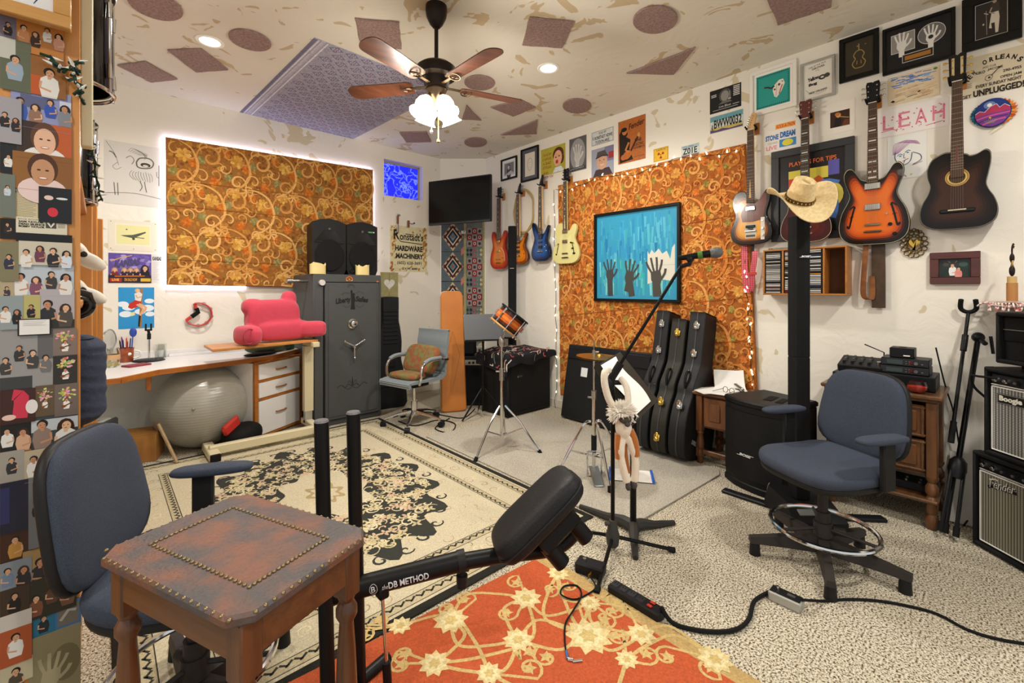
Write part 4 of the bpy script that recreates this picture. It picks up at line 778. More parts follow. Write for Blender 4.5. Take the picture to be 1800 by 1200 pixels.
# ================================================================ GUITARS AND OTHER THINGS HUNG ON THE RIGHT WALL
class MArt(Art):
    def __init__(s,y,step=0.0002): s.mb = MB();s.y = y;s.step = step;s.w = s.h = s.ow = s.oh = 1
    def p(s,x,y): return (x,s.y,y)
BODY = {
 'tele': ([(0,0),(.28,.012),(.45,.09),(.5,.22),(.46,.36),(.385,.48),(.37,.58),(.41,.70),(.45,.82),(.44,.93),(.38,.975),(.31,.93),(.23,.83),(.14,.76),(.08,.75)],[(-.08,.9),(-.14,.98),(-.26,1.0),(-.38,.95),(-.45,.84),(-.44,.72),(-.38,.6),(-.38,.5),(-.46,.36),(-.5,.22),(-.45,.09),(-.28,.012)]),
 'lp': ([(0,0),(.3,.015),(.47,.11),(.5,.25),(.45,.4),(.36,.53),(.34,.62),(.38,.73),(.41,.84),(.37,.93),(.29,.94),(.22,.86),(.14,.80),(.08,.80)],[(-.08,.93),(-.15,.99),(-.28,.985),(-.37,.9),(-.39,.79),(-.345,.65),(-.36,.53),(-.45,.4),(-.5,.25),(-.47,.11),(-.3,.015)]),
 'dc': ([(0,0),(.3,.015),(.47,.11),(.5,.25),(.45,.42),(.37,.55),(.35,.64),(.39,.76),(.42,.88),(.38,.985),(.3,.99),(.23,.9),(.15,.82),(.07,.80)],[(-.07,.80),(-.15,.82),(-.23,.9),(-.3,.99),(-.38,.985),(-.42,.88),(-.39,.76),(-.35,.64),(-.37,.55),(-.45,.42),(-.5,.25),(-.47,.11),(-.3,.015)]),
 'es': ([(0,0),(.3,.012),(.46,.1),(.5,.25),(.455,.42),(.37,.55),(.335,.64),(.37,.74),(.415,.84),(.42,.93),(.37,.99),(.3,.985),(.235,.91),(.17,.84),(.07,.81)],[(-.07,.81),(-.17,.84),(-.235,.91),(-.3,.985),(-.37,.99),(-.42,.93),(-.415,.84),(-.37,.74),(-.335,.64),(-.37,.55),(-.455,.42),(-.5,.25),(-.46,.1),(-.3,.012)]),
 'strat': ([(0,0),(.28,.01),(.45,.09),(.49,.22),(.43,.38),(.34,.5),(.32,.6),(.38,.74),(.42,.86),(.38,.9),(.3,.82),(.2,.72),(.1,.69)],[(-.1,.72),(-.18,.78),(-.28,.91),(-.38,1.0),(-.46,.98),(-.45,.87),(-.38,.72),(-.33,.6),(-.37,.48),(-.45,.36),(-.5,.22),(-.45,.09),(-.28,.01)]),
 'aco': ([(0,0),(.3,.012),(.46,.09),(.5,.22),(.46,.36),(.39,.47),(.36,.56),(.385,.68),(.415,.82),(.41,.93),(.35,.97),(.25,.93),(.16,.92),(.11,.95)],[(-.11,1.0),(-.22,.985),(-.33,.93),(-.39,.82),(-.39,.7),(-.355,.58),(-.39,.47),(-.46,.36),(-.5,.22),(-.46,.09),(-.3,.012)])}
ROSE = wood('rosewood','#5a3a24','#3c2618',0.5,0,'z');MAPLE = wood('maple','#d9b077','#c79a5c',0.35,0.3,'z');MAHO = wood('mahogany','#6a3019','#54230f',0.35,0.3,'z');NICK = mat('nickel','#c9c6bd',0.2,1.0)
EBON = mat('black_gloss','#0f0e0e',0.15,0,coat=0.5);CREAMP = mat('cream_plastic','#e3d6ac',0.35);OAKB = wood('oak_block','#b9772f','#a36424',0.4,0.2,'z');STRING = mat('steel_string','#8a867c',0.5,0.6)
def guitar(label,pxl,pxr,ptop,pbt,pbot,shape,bands,side,neck,board,head,off=0.045,thk=0.042,pk=(),knobs=(),extra=None,headc=BLK,inlay='#e8e4d6',peghead='3x3',bind=None,hw=None,cat='guitar',gold=False,fretend=None):
    xm = (pxl+pxr) / 2;top,bot,bt = wr(xm,ptop,off+.03),wr(xm,pbot,off+.03),wr(xm,pbt,off+.03);bw = abs(wr(pxl,400,off+.03).y-wr(pxr,400,off+.03).y);L = top.z - bot.z;bh = bt.z - bot.z
    t = thing('guitar',label,cat,(XR-off,bot.y,bot.z),-PI/2);a,b_ = BODY[shape]
    out = [(p.x*bw,p.z*bh) for p in smooth([(x,0,z) for x,z in a+b_],4,True)]
    obj('body',MB().prism(out,-thk,0,0.005),side,t,angle=50)
    A = MArt(-thk-0.0004);c0 = (0,bh*.36)
    if bind: A.poly([(c0[0]+(x-c0[0])*.985,c0[1]+(z-c0[1])*.985) for x,z in out],bind)
    rings = len(bands);
    for k,c in enumerate(bands):
        f = 0.975 - (0.42*k/max(1,rings-1) if rings > 1 else 0)
        I = [(c0[0]+(x-c0[0])*f,c0[1]+(z-c0[1])*f) for x,z in out]
        A.poly(I,c)
    if extra: extra(A,bw,bh)
    obj('painted_top',A.mb,LACQUER,t,label='painted front with its marks')
    nz = L * (0.865 if peghead != 'slot' else 0.83);w0,w1_ = 0.058 * 1.0,0.044;fe = fretend if fretend is not None else bh * .76
    yf = -thk - .012
    n_ = MB();n_.prism([(-w0/2,bh*.8),(w0/2,bh*.8),(w1_/2,nz),(-w1_/2,nz)],-thk-.004,-thk+.018,.004);n_.tube([(0,-thk+.01,bh*.85),(0,-thk+.012,nz)],[w0*.42,w1_*.42],12);obj('neck',n_,neck,t)
    fr = MArt(yf-.0004);fr.mb.col = col(board);fr.mb.prism([(-w0/2,fe),(w0/2,fe),(w1_/2,nz),(-w1_/2,nz)],yf,-thk-.003,.0015)
    sc = (nz-bh*.25)
    for k in range(1,21):
        z = nz - sc * (1-2 ** (-k/12));
        if z < fe + .004: break
        hwid = (w1_+(w0-w1_)*(nz-z)/(nz-fe)) / 2;fr.rect(-hwid,z-.0013,hwid,z+.0013,'#8d8572',False)
        z2 = nz - sc * (1-2 ** (-(k-.5)/12))
        if k in (3,5,7,9,12,15,17) and inlay: fr.rect(-hwid*(.75 if bind else .22),z2-.004,hwid*(.75 if bind else .22),z2+.004,inlay,False)
    fr.rect(-w1_/2,nz-.002,w1_/2,nz+.003,'#e6e0cf');obj('fretboard',fr.mb,RUST,t)
    hl = L - nz;hw_ = hw or .075
    if peghead == '3x3': hp_ = [(-w1_/2,nz),(-hw_*.42,nz+hl*.2),(-hw_*.5,nz+hl*.86),(-hw_*.42,L),(-.006,L*.997),(0,L-hl*.06),(.006,L*.997),(hw_*.42,L),(hw_*.5,nz+hl*.86),(hw_*.42,nz+hl*.2),(w1_/2,nz)]
    elif peghead == 'slot': hp_ = [(-w1_/2,nz),(-hw_*.46,nz+hl*.1),(-hw_*.52,L*.995),(-hw_*.2,L),(0,L*.99),(hw_*.2,L),(hw_*.52,L*.995),(hw_*.46,nz+hl*.1),(w1_/2,nz)]
    elif peghead == 'tele': hp_ = [(-w1_/2,nz),(-w1_*.6,nz+hl*.12),(-w1_*.42,nz+hl*.5),(w1_*.05,nz+hl*.95),(w1_*.4,L),(w1_*.85,nz+hl*.9),(w1_*.85,nz+hl*.7),(w1_*.55,nz+hl*.3),(w1_/2,nz)]
    else: hp_ = [(-w1_/2,nz),(-w1_*.75,nz+hl*.18),(-w1_*.1,nz+hl*.75),(w1_*.45,L),(w1_*.75,nz+hl*.88),(w1_*.55,nz+hl*.5),(w1_*.6,nz+hl*.2),(w1_/2,nz)]
    hd = obj('headstock',MB(Matrix.Translation((0,-thk*.5,0))).prism(hp_,-.012,.003,.002),headc,t)
    yh = -thk * .5 - .013;pm = GOLD if gold else NICK
    if peghead == 'slot':
        sl = MArt(yh);[sl.rect(s_*hw_*.25-.006,nz+hl*.28,s_*hw_*.25+.006,nz+hl*.86,'#c9b68a',False) for s_ in (-1,1)];obj('slots',sl.mb,LACQUER,t)
    for k in range(6):
        if peghead in ('3x3','slot'): s_ = -1 if k < 3 else 1;z = nz + hl * (.3+.24*(k % 3));x = s_ * hw_ * .3;ex = s_ * (hw_*.5+.018)
        elif peghead == 'tele': z = nz + hl * (.2+.115*k);x = -w1_ * .25 + k * w1_ * .11;ex = x - .03
        else: z = nz + hl * (.2+.11*k);x = w1_ * (.05+.07*k);ex = x + .036
        m_ = MB();m_.cyl((x,yh+.002,z),(x,yh-.009,z),.004,n=8)
        m_.tube([(x,yh+.018,z),(ex,yh+.018,z)],.0028,6);m_.sup((ex,yh+.018,z),(.009,.004,.007),.6,.6,8,6)
        obj('tuning_peg',m_,pm,t)
    st = MB();bz = bh * .25 if shape != 'aco' else bh * .235
    for k in range(6): q = (k-2.5) / 5;st.tube([(q*.052,yf-.004,bz),(q*.036,yf-.0025,nz)],.0005,4)
    obj('strings',st,STRING,t)
    for z,w_,h_,mm in pk: o = obj('pickup',MB().box((0,-thk-.006,z*bh),(w_,.014,h_),.003),mm,t)
    for x,z,r_,mm in knobs: obj('knob',MB().cyl((x*bw,-thk,z*bh),(x*bw,-thk-.014,z*bh),r_,r_*.85,12),mm,t)
    if shape == 'aco':
        obj('bridge',MB().box((0,-thk-.006,bz),(.15,.012,.022),.004),EBON,t);obj('saddle',MB().box((0,-thk-.013,bz+.004),(.078,.006,.006),.001),CREAMP,t)
    else:
        obj('bridge',MB().box((0,-thk-.007,bz),(.085,.012,.014),.003),GOLD if gold else NICK,t)
        if shape in ('lp','dc','es'): obj('tailpiece',MB().box((0,-thk-.008,bz-.045),(.1,.014,.014),.006),GOLD if gold else NICK,t)
    # the wooden wall hanger is a thing of its own
    hz = bot.z + nz + .012;h = thing('guitar_hanger','wooden wall hanger with a black yoke holding '+HANG[len(HG)],'guitar hanger',(XR,bot.y,hz),-PI/2,'guitar hangers');HG.append(h)
    obj('block',MB().box((0.012,-.009,.012),(.05,.016,.09),.003),OAKB,h);obj('yoke',MB().tube([(0,-.012,0),(0,-off+.002,0)],.006).tube(smooth([(-.034,-off-thk-.02,.016),(-.034,-off-.012,.004),(-.026,-off-.002,0),(.026,-off-.002,0),(.034,-off-.012,.004),(.034,-off-thk-.02,.016)],3),.0065),RUBBER,h)
    return t
HG = [];HANG = ['the small red guitar','the bright orange guitar','the blue guitar','the cream guitar','the butterscotch burst guitar','the dark red guitar','the orange sunburst guitar','the acoustic guitar']
def d(A,bw,bh): A.line([(bw*.14,bh*.56),(bw*.3,bh*.42),(bw*.34,bh*.2)],.006,'#e9d8cc',True,3)
guitar('cherry red sunburst electric guitar with gold pickups, nearest the television',862.5,893,329,406,472.5,'dc',['#a8281c','#b8381c','#c8501e','#d4692a','#d97f38'],mat('cherry_lacquer','#8e1c18',0.2,coat=.6),MAHO,'#4c321f',None,pk=((.72,.06,.03,GOLD),(.46,.06,.03,GOLD)),knobs=((.25,.28,.009,GOLD),(.3,.16,.009,GOLD)),extra=d,gold=True)
def d(A,bw,bh): A.ell(bw*.3,bh*.3,.007,.007,'#2a1a12');A.ell(bw*.24,bh*.42,.006,.006,'#2a1a12')
guitar('bright orange electric guitar half hidden by the thin black speaker column',895,929,322,404,465,'strat',['#8f4a14','#e07a1c','#ea8a24'],mat('dark_orange_lacquer','#4a2410',0.2,coat=.6),MAPLE,'#4c321f',None,pk=((.62,.06,.018,BLK),(.5,.06,.018,BLK),(.37,.065,.034,BLK)),extra=d,peghead='in6')
def d(A,bw,bh): A.ell(bw*.22,bh*.36,.006,.006,'#cfcac0');A.ell(bw*.3,bh*.26,.006,.006,'#cfcac0');A.ell(bw*.3,bh*.4,.005,.005,'#cfcac0')
guitar('metallic blue electric guitar with pointed horns',934.5,968,307,390,459,'strat',['#111c38','#16305e','#1c4580','#22538f'],mat('navy_lacquer','#0c1226',0.15,coat=.7),MAPLE,'#4c321f',None,pk=((.6,.065,.03,BLK),(.48,.06,.018,BLK),(.36,.065,.032,BLK)),extra=d,peghead='in6')
def fholes(c):
    def d(A,bw,bh):
        for s_ in (-1,1): A.line([(s_*bw*.3+s_*.012,bh*.46),(s_*bw*.26,bh*.5),(s_*bw*.3,bh*.36),(s_*bw*.34,bh*.22),(s_*bw*.37,bh*.26)],.011,c,True,4,True);A.ell(s_*bw*.26,bh*.48,.007,.007,c);A.ell(s_*bw*.36,bh*.24,.008,.008,c);A.line([(s_*bw*.3-.012,bh*.36),(s_*bw*.3+.012,bh*.37)],.003,c)
    return d
guitar('cream semi-hollow electric guitar hanging at the edge of the floral hanging',972,1018,296,391,463.5,'lp',['#d8cf8a','#ddd596'],mat('cream_lacquer','#cfc684',0.2,coat=.6),mat('cream_lacquer','#cfc684',0.2,coat=.6),'#4c321f',None,pk=((.78,.075,.036,NICK),(.54,.075,.036,NICK)),knobs=((.22,.5,.009,BLK),(.27,.36,.009,BLK),(.32,.24,.009,BLK)),extra=fholes('#26241c'))
def d(A,bw,bh):
    A.poly([(-bw*.2,bh*.42),(-bw*.24,bh*.55),(-bw*.2,bh*.68),(-bw*.08,bh*.74),(bw*.1,bh*.74),(bw*.2,bh*.8),(bw*.33,bh*.93),(bw*.38,bh*.86),(bw*.34,bh*.68),(bw*.32,bh*.54),(bw*.28,bh*.44),(bw*.05,bh*.41)],'#5e2a1e');A.rect(-.04,bh*.12,.04,bh*.38,'#b9b4a8');A.poly([(-.03,bh*.34),(.03,bh*.34),(.015,bh*.26),(-.02,bh*.28)],'#3a2a20');A.rect(-.034,bh*.14,.034,bh*.18,'#4a4640');A.poly([(bw*.24,bh*.08),(bw*.33,bh*.08),(bw*.33,bh*.48),(bw*.24,bh*.48)],'#cfcbc0')
guitar('butterscotch burst single-cut guitar with a brown pickguard and pale maple neck',1284,1357,198,334,430,'tele',['#17100c','#2c170c','#6e3a12','#b8741e','#cf8d2a','#d99b38'],mat('black_lacquer','#120e0c',0.15,coat=.7),MAPLE,'#4c321f',None,pk=((.66,.07,.034,NICK),(.33,.07,.02,BLK)),knobs=((.285,.16,.011,NICK),(.285,.28,.011,NICK),(.285,.42,.006,NICK)),extra=d,headc=MAPLE,peghead='tele',inlay='#1c1a18')
def d(A,bw,bh): A.rect(-.04,bh*.5,.04,bh*.58,'#2a1a16')
guitar('dark red single-cut guitar with cream binding behind the cowboy hat',1371,1461,176,322,426,'lp',['#3a0f0e','#48110f','#561613'],mat('wine_lacquer','#2e0c0b',0.15,coat=.7),MAHO,'#3a2a1e',None,pk=((.74,.07,.036,NICK),(.46,.07,.036,NICK)),knobs=((.27,.5,.01,NICK),(.22,.36,.01,NICK),(.33,.34,.01,NICK)),extra=d,headc=mat('wine_gloss','#571512',0.15,coat=.6),bind='#e2d9b8',inlay='#cfd8d0',hw=.082)
def crown(A): pass
g = guitar('orange sunburst semi-hollow guitar with black edges and f-holes',1472,1597,143,290,430,'es',['#120c0a','#1c100b','#3f1a0c','#8a3410','#b54a14','#c9581a','#d2621f','#d86a24'],mat('black_lacquer','#120e0c',0.15,coat=.7),MAHO,'#4c321f',None,pk=((.73,.085,.042,NICK),(.47,.085,.042,NICK)),knobs=((.24,.24,.012,BLK),(.3,.12,.012,BLK),(.2,.37,.005,NICK)),extra=fholes('#140d0a'),bind='#cbbf96')
def d(A,bw,bh):
    A.ell(0,bh*.66,bw*.155,bw*.155,'#b9924e',36);A.ell(0,bh*.66,bw*.14,bw*.14,'#6a4a20',36);A.ell(0,bh*.66,bw*.13,bw*.13,'#c9a660',36);A.ell(0,bh*.66,bw*.105,bw*.105,'#1c130c',36);A.ell(0,bh*.655,bw*.095,bw*.09,'#4a3418',30)
guitar('black and brown burst acoustic cutaway guitar with a slotted headstock',1615,1752,96,268,404,'aco',['#0e0a08','#140d0a','#1d110c','#28170f','#331d12','#3b2215'],mat('black_lacquer','#120e0c',0.15,coat=.7),MAHO,'#4c321f',None,off=.03,thk=.085,extra=d,headc=EBON,inlay=None,peghead='slot',bind='#8e8470',gold=True,fretend=.4*.76)
# straps under two of the guitars
def strapmesh(o,w,th=.004): 
    m = MB();P = smooth(o,6);n = len(P);vs = []
    for i,p in enumerate(P): vs += [(p[0]-w/2,p[1],p[2]),(p[0]+w/2,p[1],p[2]),(p[0]+w/2,p[1]+th,p[2]),(p[0]-w/2,p[1]+th,p[2])]
    fs = []
    for i in range(n-1):
        for k in range(4): a = i * 4 + k;b2 = i * 4 + (k+1) % 4;fs.append((a,a+4,b2+4,b2))
    fs += [(0,1,2,3),((n-1)*4+3,(n-1)*4+2,(n-1)*4+1,(n-1)*4)]
    return m.add(vs,fs)
CHK = bpy.data.materials.new('red_checked_webbing');CHK.use_nodes = True;nt = CHK.node_tree;ck = nt.nodes.new('ShaderNodeTexChecker');ck.inputs['Scale'].default_value = 95;ck.inputs[1].default_value = (*col('#b3122c'),1);ck.inputs[2].default_value = (*col('#cf6a78'),1);tc = nt.nodes.new('ShaderNodeTexCoord')
mpz = nt.nodes.new('ShaderNodeMapping');mpz.inputs['Rotation'].default_value = (0,R(45),0);nt.links.new(tc.outputs['Object'],mpz.inputs[0]);nt.links.new(mpz.outputs[0],ck.inputs[0]);nt.links.new(ck.outputs[0],nt.nodes['Principled BSDF'].inputs['Base Color'])
p = wr(1316,428,.05);q = wr(1316,516,.05);H_ = p.z - q.z;t = thing('guitar_strap','red checked guitar strap dangling under the butterscotch burst guitar','strap',(XR-.03,p.y,p.z),-PI/2)
obj('webbing',strapmesh([(-.04,-.004,.0),(-.035,-.006,-H_*.5),(-.018,-.008,-H_*.93),(-.01,-.012,-H_*.98)],.05),CHK,t);obj('loop',strapmesh([(.045,-.02,-.06),(.05,-.03,-H_*.25),(.03,-.03,-H_*.62),(.015,-.02,-H_*.95)],.042),CHK,t);obj('buckle',MB().box((.035,-.034,-H_*.6),(.056,.008,.022),.002),RED,t);obj('leather_tab',MB().box((.03,-.02,-.03),(.022,.006,.07),.002),BLK,t)
LEA = mat('tan_leather','#8e5520',0.5,c2='#7a441a',ns=20);LEAD = mat('dark_leather','#4a3218',0.45,c2='#3a2612',ns=14)
p = wr(1536,429,.05);q = wr(1536,541,.05);H_ = p.z - q.z;t = thing('guitar_strap','brown leather guitar strap dangling under the orange sunburst guitar','strap',(XR-.03,p.y,p.z),-PI/2)
obj('strap_end',strapmesh([(.02,0,.01),(.022,0,-H_*.5),(.022,0,-H_)],.072,.005),LEAD,t);obj('loop',strapmesh([(-.042,-.02,.005),(-.05,-.03,-H_*.4),(-.055,-.03,-H_*.78),(-.03,-.02,-H_*.87),(-.01,-.008,-H_*.82),(-.012,-.006,-H_*.5)],.03,.005),LEA,t)
# coil of tan cable on the orange guitar's hanger
p = wr(918,371,.05);co = MB();rnd = random.Random(4)
for k in range(5): co.tube(smooth([(.17*math.cos(a)*(1+rnd.uniform(-.06,.06))+rnd.uniform(-.01,.01),rnd.uniform(-.012,.012),.26*math.sin(a)*(1+rnd.uniform(-.03,.06))) for a in [2*PI*q/12 for q in range(12)]],4,True),.006,6,True)
o = obj('cable_coil',co,mat('tan_cable','#b59a62',0.5));put(o,(XR-.024,p.y,p.z),-PI/2);tag(o,'coil of tan cable hung on the wall behind the orange guitar','cable coil')
# ---- CD rack and its discs
a,b_ = wr(1341,478,.15),wr(1489,475,.15);zt,zb_ = wr(1341,439.5,.15).z,wr(1341,518,.15).z;RW = a.y - b_.y;RH = zt - zb_;yc = (a.y+b_.y) / 2;zc = (zt+zb_) / 2
t = thing('cd_rack','honey oak wall rack with three columns of compact discs and an empty right column','cd rack',(XR,yc,zc),-PI/2);OAKR = wood('honey_oak','#b5752f','#9f6324',0.4,0.2,'x');b = MB();e = .012
for s_ in (-1,1): b.box((0,-.075,s_*(RH/2-e/2)),(RW,.148,e),.002);b.box((s_*(RW/2-e/2),-.075,0),(e,.148,RH-2*e),.002)
cwid = (RW-5*e) / 4
for k in range(3): b.box((-RW/2+e*1.5+(k+1)*cwid+e*k+e*.0,-.075,0),(e,.146,RH-2*e),.002)
obj('case',b,OAKR,t);obj('back_panel',MB().box((0,-.004,0),(RW-2*e-.002,.006,RH-2*e-.002)),mat('dark_hardboard','#5a3a1c',0.7),t)
nC = 26;pitch = (RH-2*e-.004) / nC;rnd = random.Random(7);cols_ = ['#d8d6d0','#e6e4de','#c4c2bc','#8a8884','#4a4a4c','#eceae4','#b8b4ac','#222222','#e0ded6','#d0d0cc']
cdm = {}
for c in cols_ + ['#7a2a2a','#c98a3a','#3a4a6a']:
    A = MB();A.col = col('#1e1e20');A.box((0,0,0),(cwid-.006,.12,pitch*.8),.001);A.col = col(c);A.box((-.002,-.0603,0),(cwid-.02,.0012,pitch*.5));o = obj('compact_disc',A,LACQUER);cdm[c] = o.data;bpy.data.objects.remove(o)
CL = ('left','second','third')
for k in range(3):
    for i in range(nC):
        c = rnd.choice(cols_+cols_+['#7a2a2a','#c98a3a','#3a4a6a']);o = bpy.data.objects.new('compact_disc',cdm[c]);C.objects.link(o);lx = -RW / 2 + e + cwid * (k+.5) + e * k
        put(o,(XR-.082,yc-lx,zc-RH/2+e+.002+pitch*(i+.5)),-PI/2);tag(o,'compact disc case lying in the %s column of the oak wall rack' % CL[k],'compact disc','compact discs in the %s column' % CL[k])
o = obj('compact_disc',MB().box((0,0,0),(.14,.12,.01),.001),glass('clear_case','#d8dde0',.1));p = wr(1372,434,.1);put(o,(XR-.08,p.y,zt+.006),-PI/2);tag(o,'clear disc case lying on top of the oak wall rack','compact disc')
# ---- fairy lights along the hanging
TL,TR_,BR_,BL_ = CURC;t = thing('string_lights','green-wired warm white string lights along the top and sides of the floral hanging','string lights',(XR,0,0));wire = MB();GRN = mat('green_wire','#1d3326',0.6);DK_ = .036
def edge(a,b_,n,sag,inset):
    P = []
    for k in range(n+1):
        f = k / n;q = a.lerp(b_,f);P.append(Vector((-DK_+(.006 if k % 2 else 0),q.y+inset[0]+.008*math.sin(k*2.1),q.z+inset[1]+sag*math.sin(f*PI*5)*.5+.008*math.cos(k*1.7))))
    return P
top = edge(TL+Vector((0,.02,-.03)),TR_+Vector((0,-.02,.0)),26,-.05,(0,-.02));rgt = edge(TR_+Vector((0,-.03,-.95)),BR_+Vector((0,-.0,.0)),16,0,(.03,0));lft = edge(TL+Vector((0,.03,-.05)),BL_+Vector((0,.02,0.02)),16,0,(.02,0));end = [lft[-1],lft[-1]+Vector((0,.03,-.1)),lft[-1]+Vector((-.01,.0,-.2)),lft[-1]+Vector((0,.08,-.24))]
for P in (top,rgt,lft,end): wire.tube(smooth(P,4),.0028,5)
obj('wire',wire,GRN,t);bm0 = None;BUL = glow('lit_fairy_bulb','#fff0c8',5)
for P in (top,rgt,lft):
    for k,q in enumerate(P[1:]):
        s_ = 1 if k % 2 else -1
        if bm0 is None: m_ = MB();m_.lathe([(.0,0),(.005,.002),(.0055,.012),(.003,.024),(0,.028)],8);bm0 = obj('bulb',m_,BUL,t);bb = bm0
        else: bb = bpy.data.objects.new('bulb',bm0.data);C.objects.link(bb);bb.parent = t
        bb.location = q + Vector((-.004,0,.006*s_));bb.rotation_euler = (0 if s_ > 0 else PI,.5,k*.7)
# ================================================================ BACK WALL: SAFE, DESK, CORNER
SAFEM = mat('grey_crinkle_paint','#454747',0.55,0.1,bump=0.12,bs=220);SX0,SX1,SY,SH = 1.513,2.215,4.487,1.498;sw = SX1 - SX0
t = thing('gun_safe','tall dark grey steel safe with a dial and three-spoke handle','safe',((SX0+SX1)/2,SY,0))
obj('body',MB().box((0,.31,SH/2),(sw,.62,SH),.012),SAFEM,t)
dw,dz0,dz1 = sw - .14,.06,SH - .085
dr = obj('door',MB().box((.03,-.012,(dz0+dz1)/2),(dw,.028,dz1-dz0),.006).box((.03,-.028,(dz0+dz1)/2),(dw-.06,.008,dz1-dz0-.06),.003),SAFEM,t)
g_ = MB()
for s_ in (-1,1): g_.box((.03+s_*(dw/2+.006),-.001,(dz0+dz1)/2),(.008,.006,dz1-dz0+.02));g_.box((.03,-.001,(dz0+dz1)/2+s_*((dz1-dz0)/2+.006)),(dw+.02,.006,.008))
obj('door_gap',g_,BLK,t)
lx = .02;A = Art(.36,.40,100,111,'#4b4d4d',.0006,-.0322);A.mb = MB();A.y = -.0326;K = '#17181a'
A.text('Liberty',2,44,42,20,K,.05,.1,-.14);A.text('Safes',58,42,38,16,K,.05,.1,.12);A.poly([(46,48),(44,26),(47,22),(50,26),(51,38),(56,40),(58,50),(56,62),(58,78),(44,78),(46,62)],K);A.ell(53,36,4,4.6,K)
for k in range(9): a = PI + PI * k / 8;A.line([(46+6*math.cos(a),16+6*math.sin(a)),(46+11*math.cos(a),16+11*math.sin(a))],1,K)
for q in ([(20,36),(30,30),(42,34)],[(24,66),(34,72),(43,66)],[(60,32),(72,28),(82,34)],[(60,66),(70,72),(84,66)]): A.line(q,1,'#242628',True,4)
lo = obj('lettering',A.mb,PRINT,dr);lo.location = (lx,0,1.225)
A = Art(.34,.16,100,47,'#4b4d4d',.0006,-.0322);A.mb = MB();A.y = -.0326
A.poly([(49,34),(48,20),(50,2),(52,20),(51,34)],K)
for s_ in (-1,1):
    P = lambda *q: [(50+s_*a,b_) for a,b_ in q]
    A.line(P((2,34),(12,26),(22,34),(34,26),(46,32)),1.6,K,True,5);A.line(P((2,36),(14,40),(24,34)),1.4,K,True,4);A.line(P((2,30),(8,16),(14,22)),1.2,K,True,4)
lo = obj('scroll_ornament',A.mb,PRINT,dr);lo.location = (lx,0,.40)
M90 = Matrix.Rotation(R(90),4,'X')
obj('combination_dial',MB().lathe([(.05,0),(.05,.012),(.038,.02),(.03,.05),(.026,.052),(0,.053)],24,(lx,-.03,1.0),M90),CHROME,t)
hb = MB().lathe([(.026,0),(.026,.03),(.018,.07),(0,.072)],18,(lx,-.03,.775),M90);obj('handle_hub',hb,CHROME,t)
for k in range(3):
    a = R(30+120*k);e = Vector((lx+.115*math.cos(a),-.09,.775+.115*math.sin(a)));obj('handle_spoke',MB().tube([(lx,-.085,.775),e],[.009,.007],10).sup(e,(.013,.013,.013),n=10,m=6),CHROME,t)
obj('round_sticker',MB().cyl((-sw/2+.075,-.001,SH-.085),(-sw/2+.075,-.03,SH-.085),.028,n=20),mat('silver_sticker','#c9c7c2',.4),t)
A = Art(.08,.055,80,55,'#c4872e',.002,-.001);A.mb = MB();A.poly([(40+38*math.cos(PI+PI*k/12),40+36*math.sin(PI+PI*k/12)) for k in range(13)]+[(70,52),(10,52)],'#c4622a');A.poly([(40+25*math.cos(PI+PI*k/12),40+24*math.sin(PI+PI*k/12)) for k in range(13)]+[(62,46),(18,46)],'#3a2a22');A.ell(40,34,12,8,'#b08a4a');A.rect(8,44,24,52,'#d8b050');A.rect(56,44,72,52,'#d8b050')
o = obj('badge_sticker',A.mb,PRINT,t);o.location = (.0,0,SH-.04)
o = obj('warning_sticker',MB().box((sw/2-.045,-.001,SH-.085),(.022,.002,.05)),mat('orange_sticker','#d06a24',.5),t)
p = (SX0,4.62,1.425);o = obj('flashlight',MB().cyl((0,0,0),(-.15,-.02,0),.018,n=16).cyl((-.15,-.02,0),(-.2,-.027,0),.025,n=16),STEEL);put(o,(SX0-.001,4.66,1.43));tag(o,'chrome cylindrical torch sticking out from the left side of the grey safe','torch')
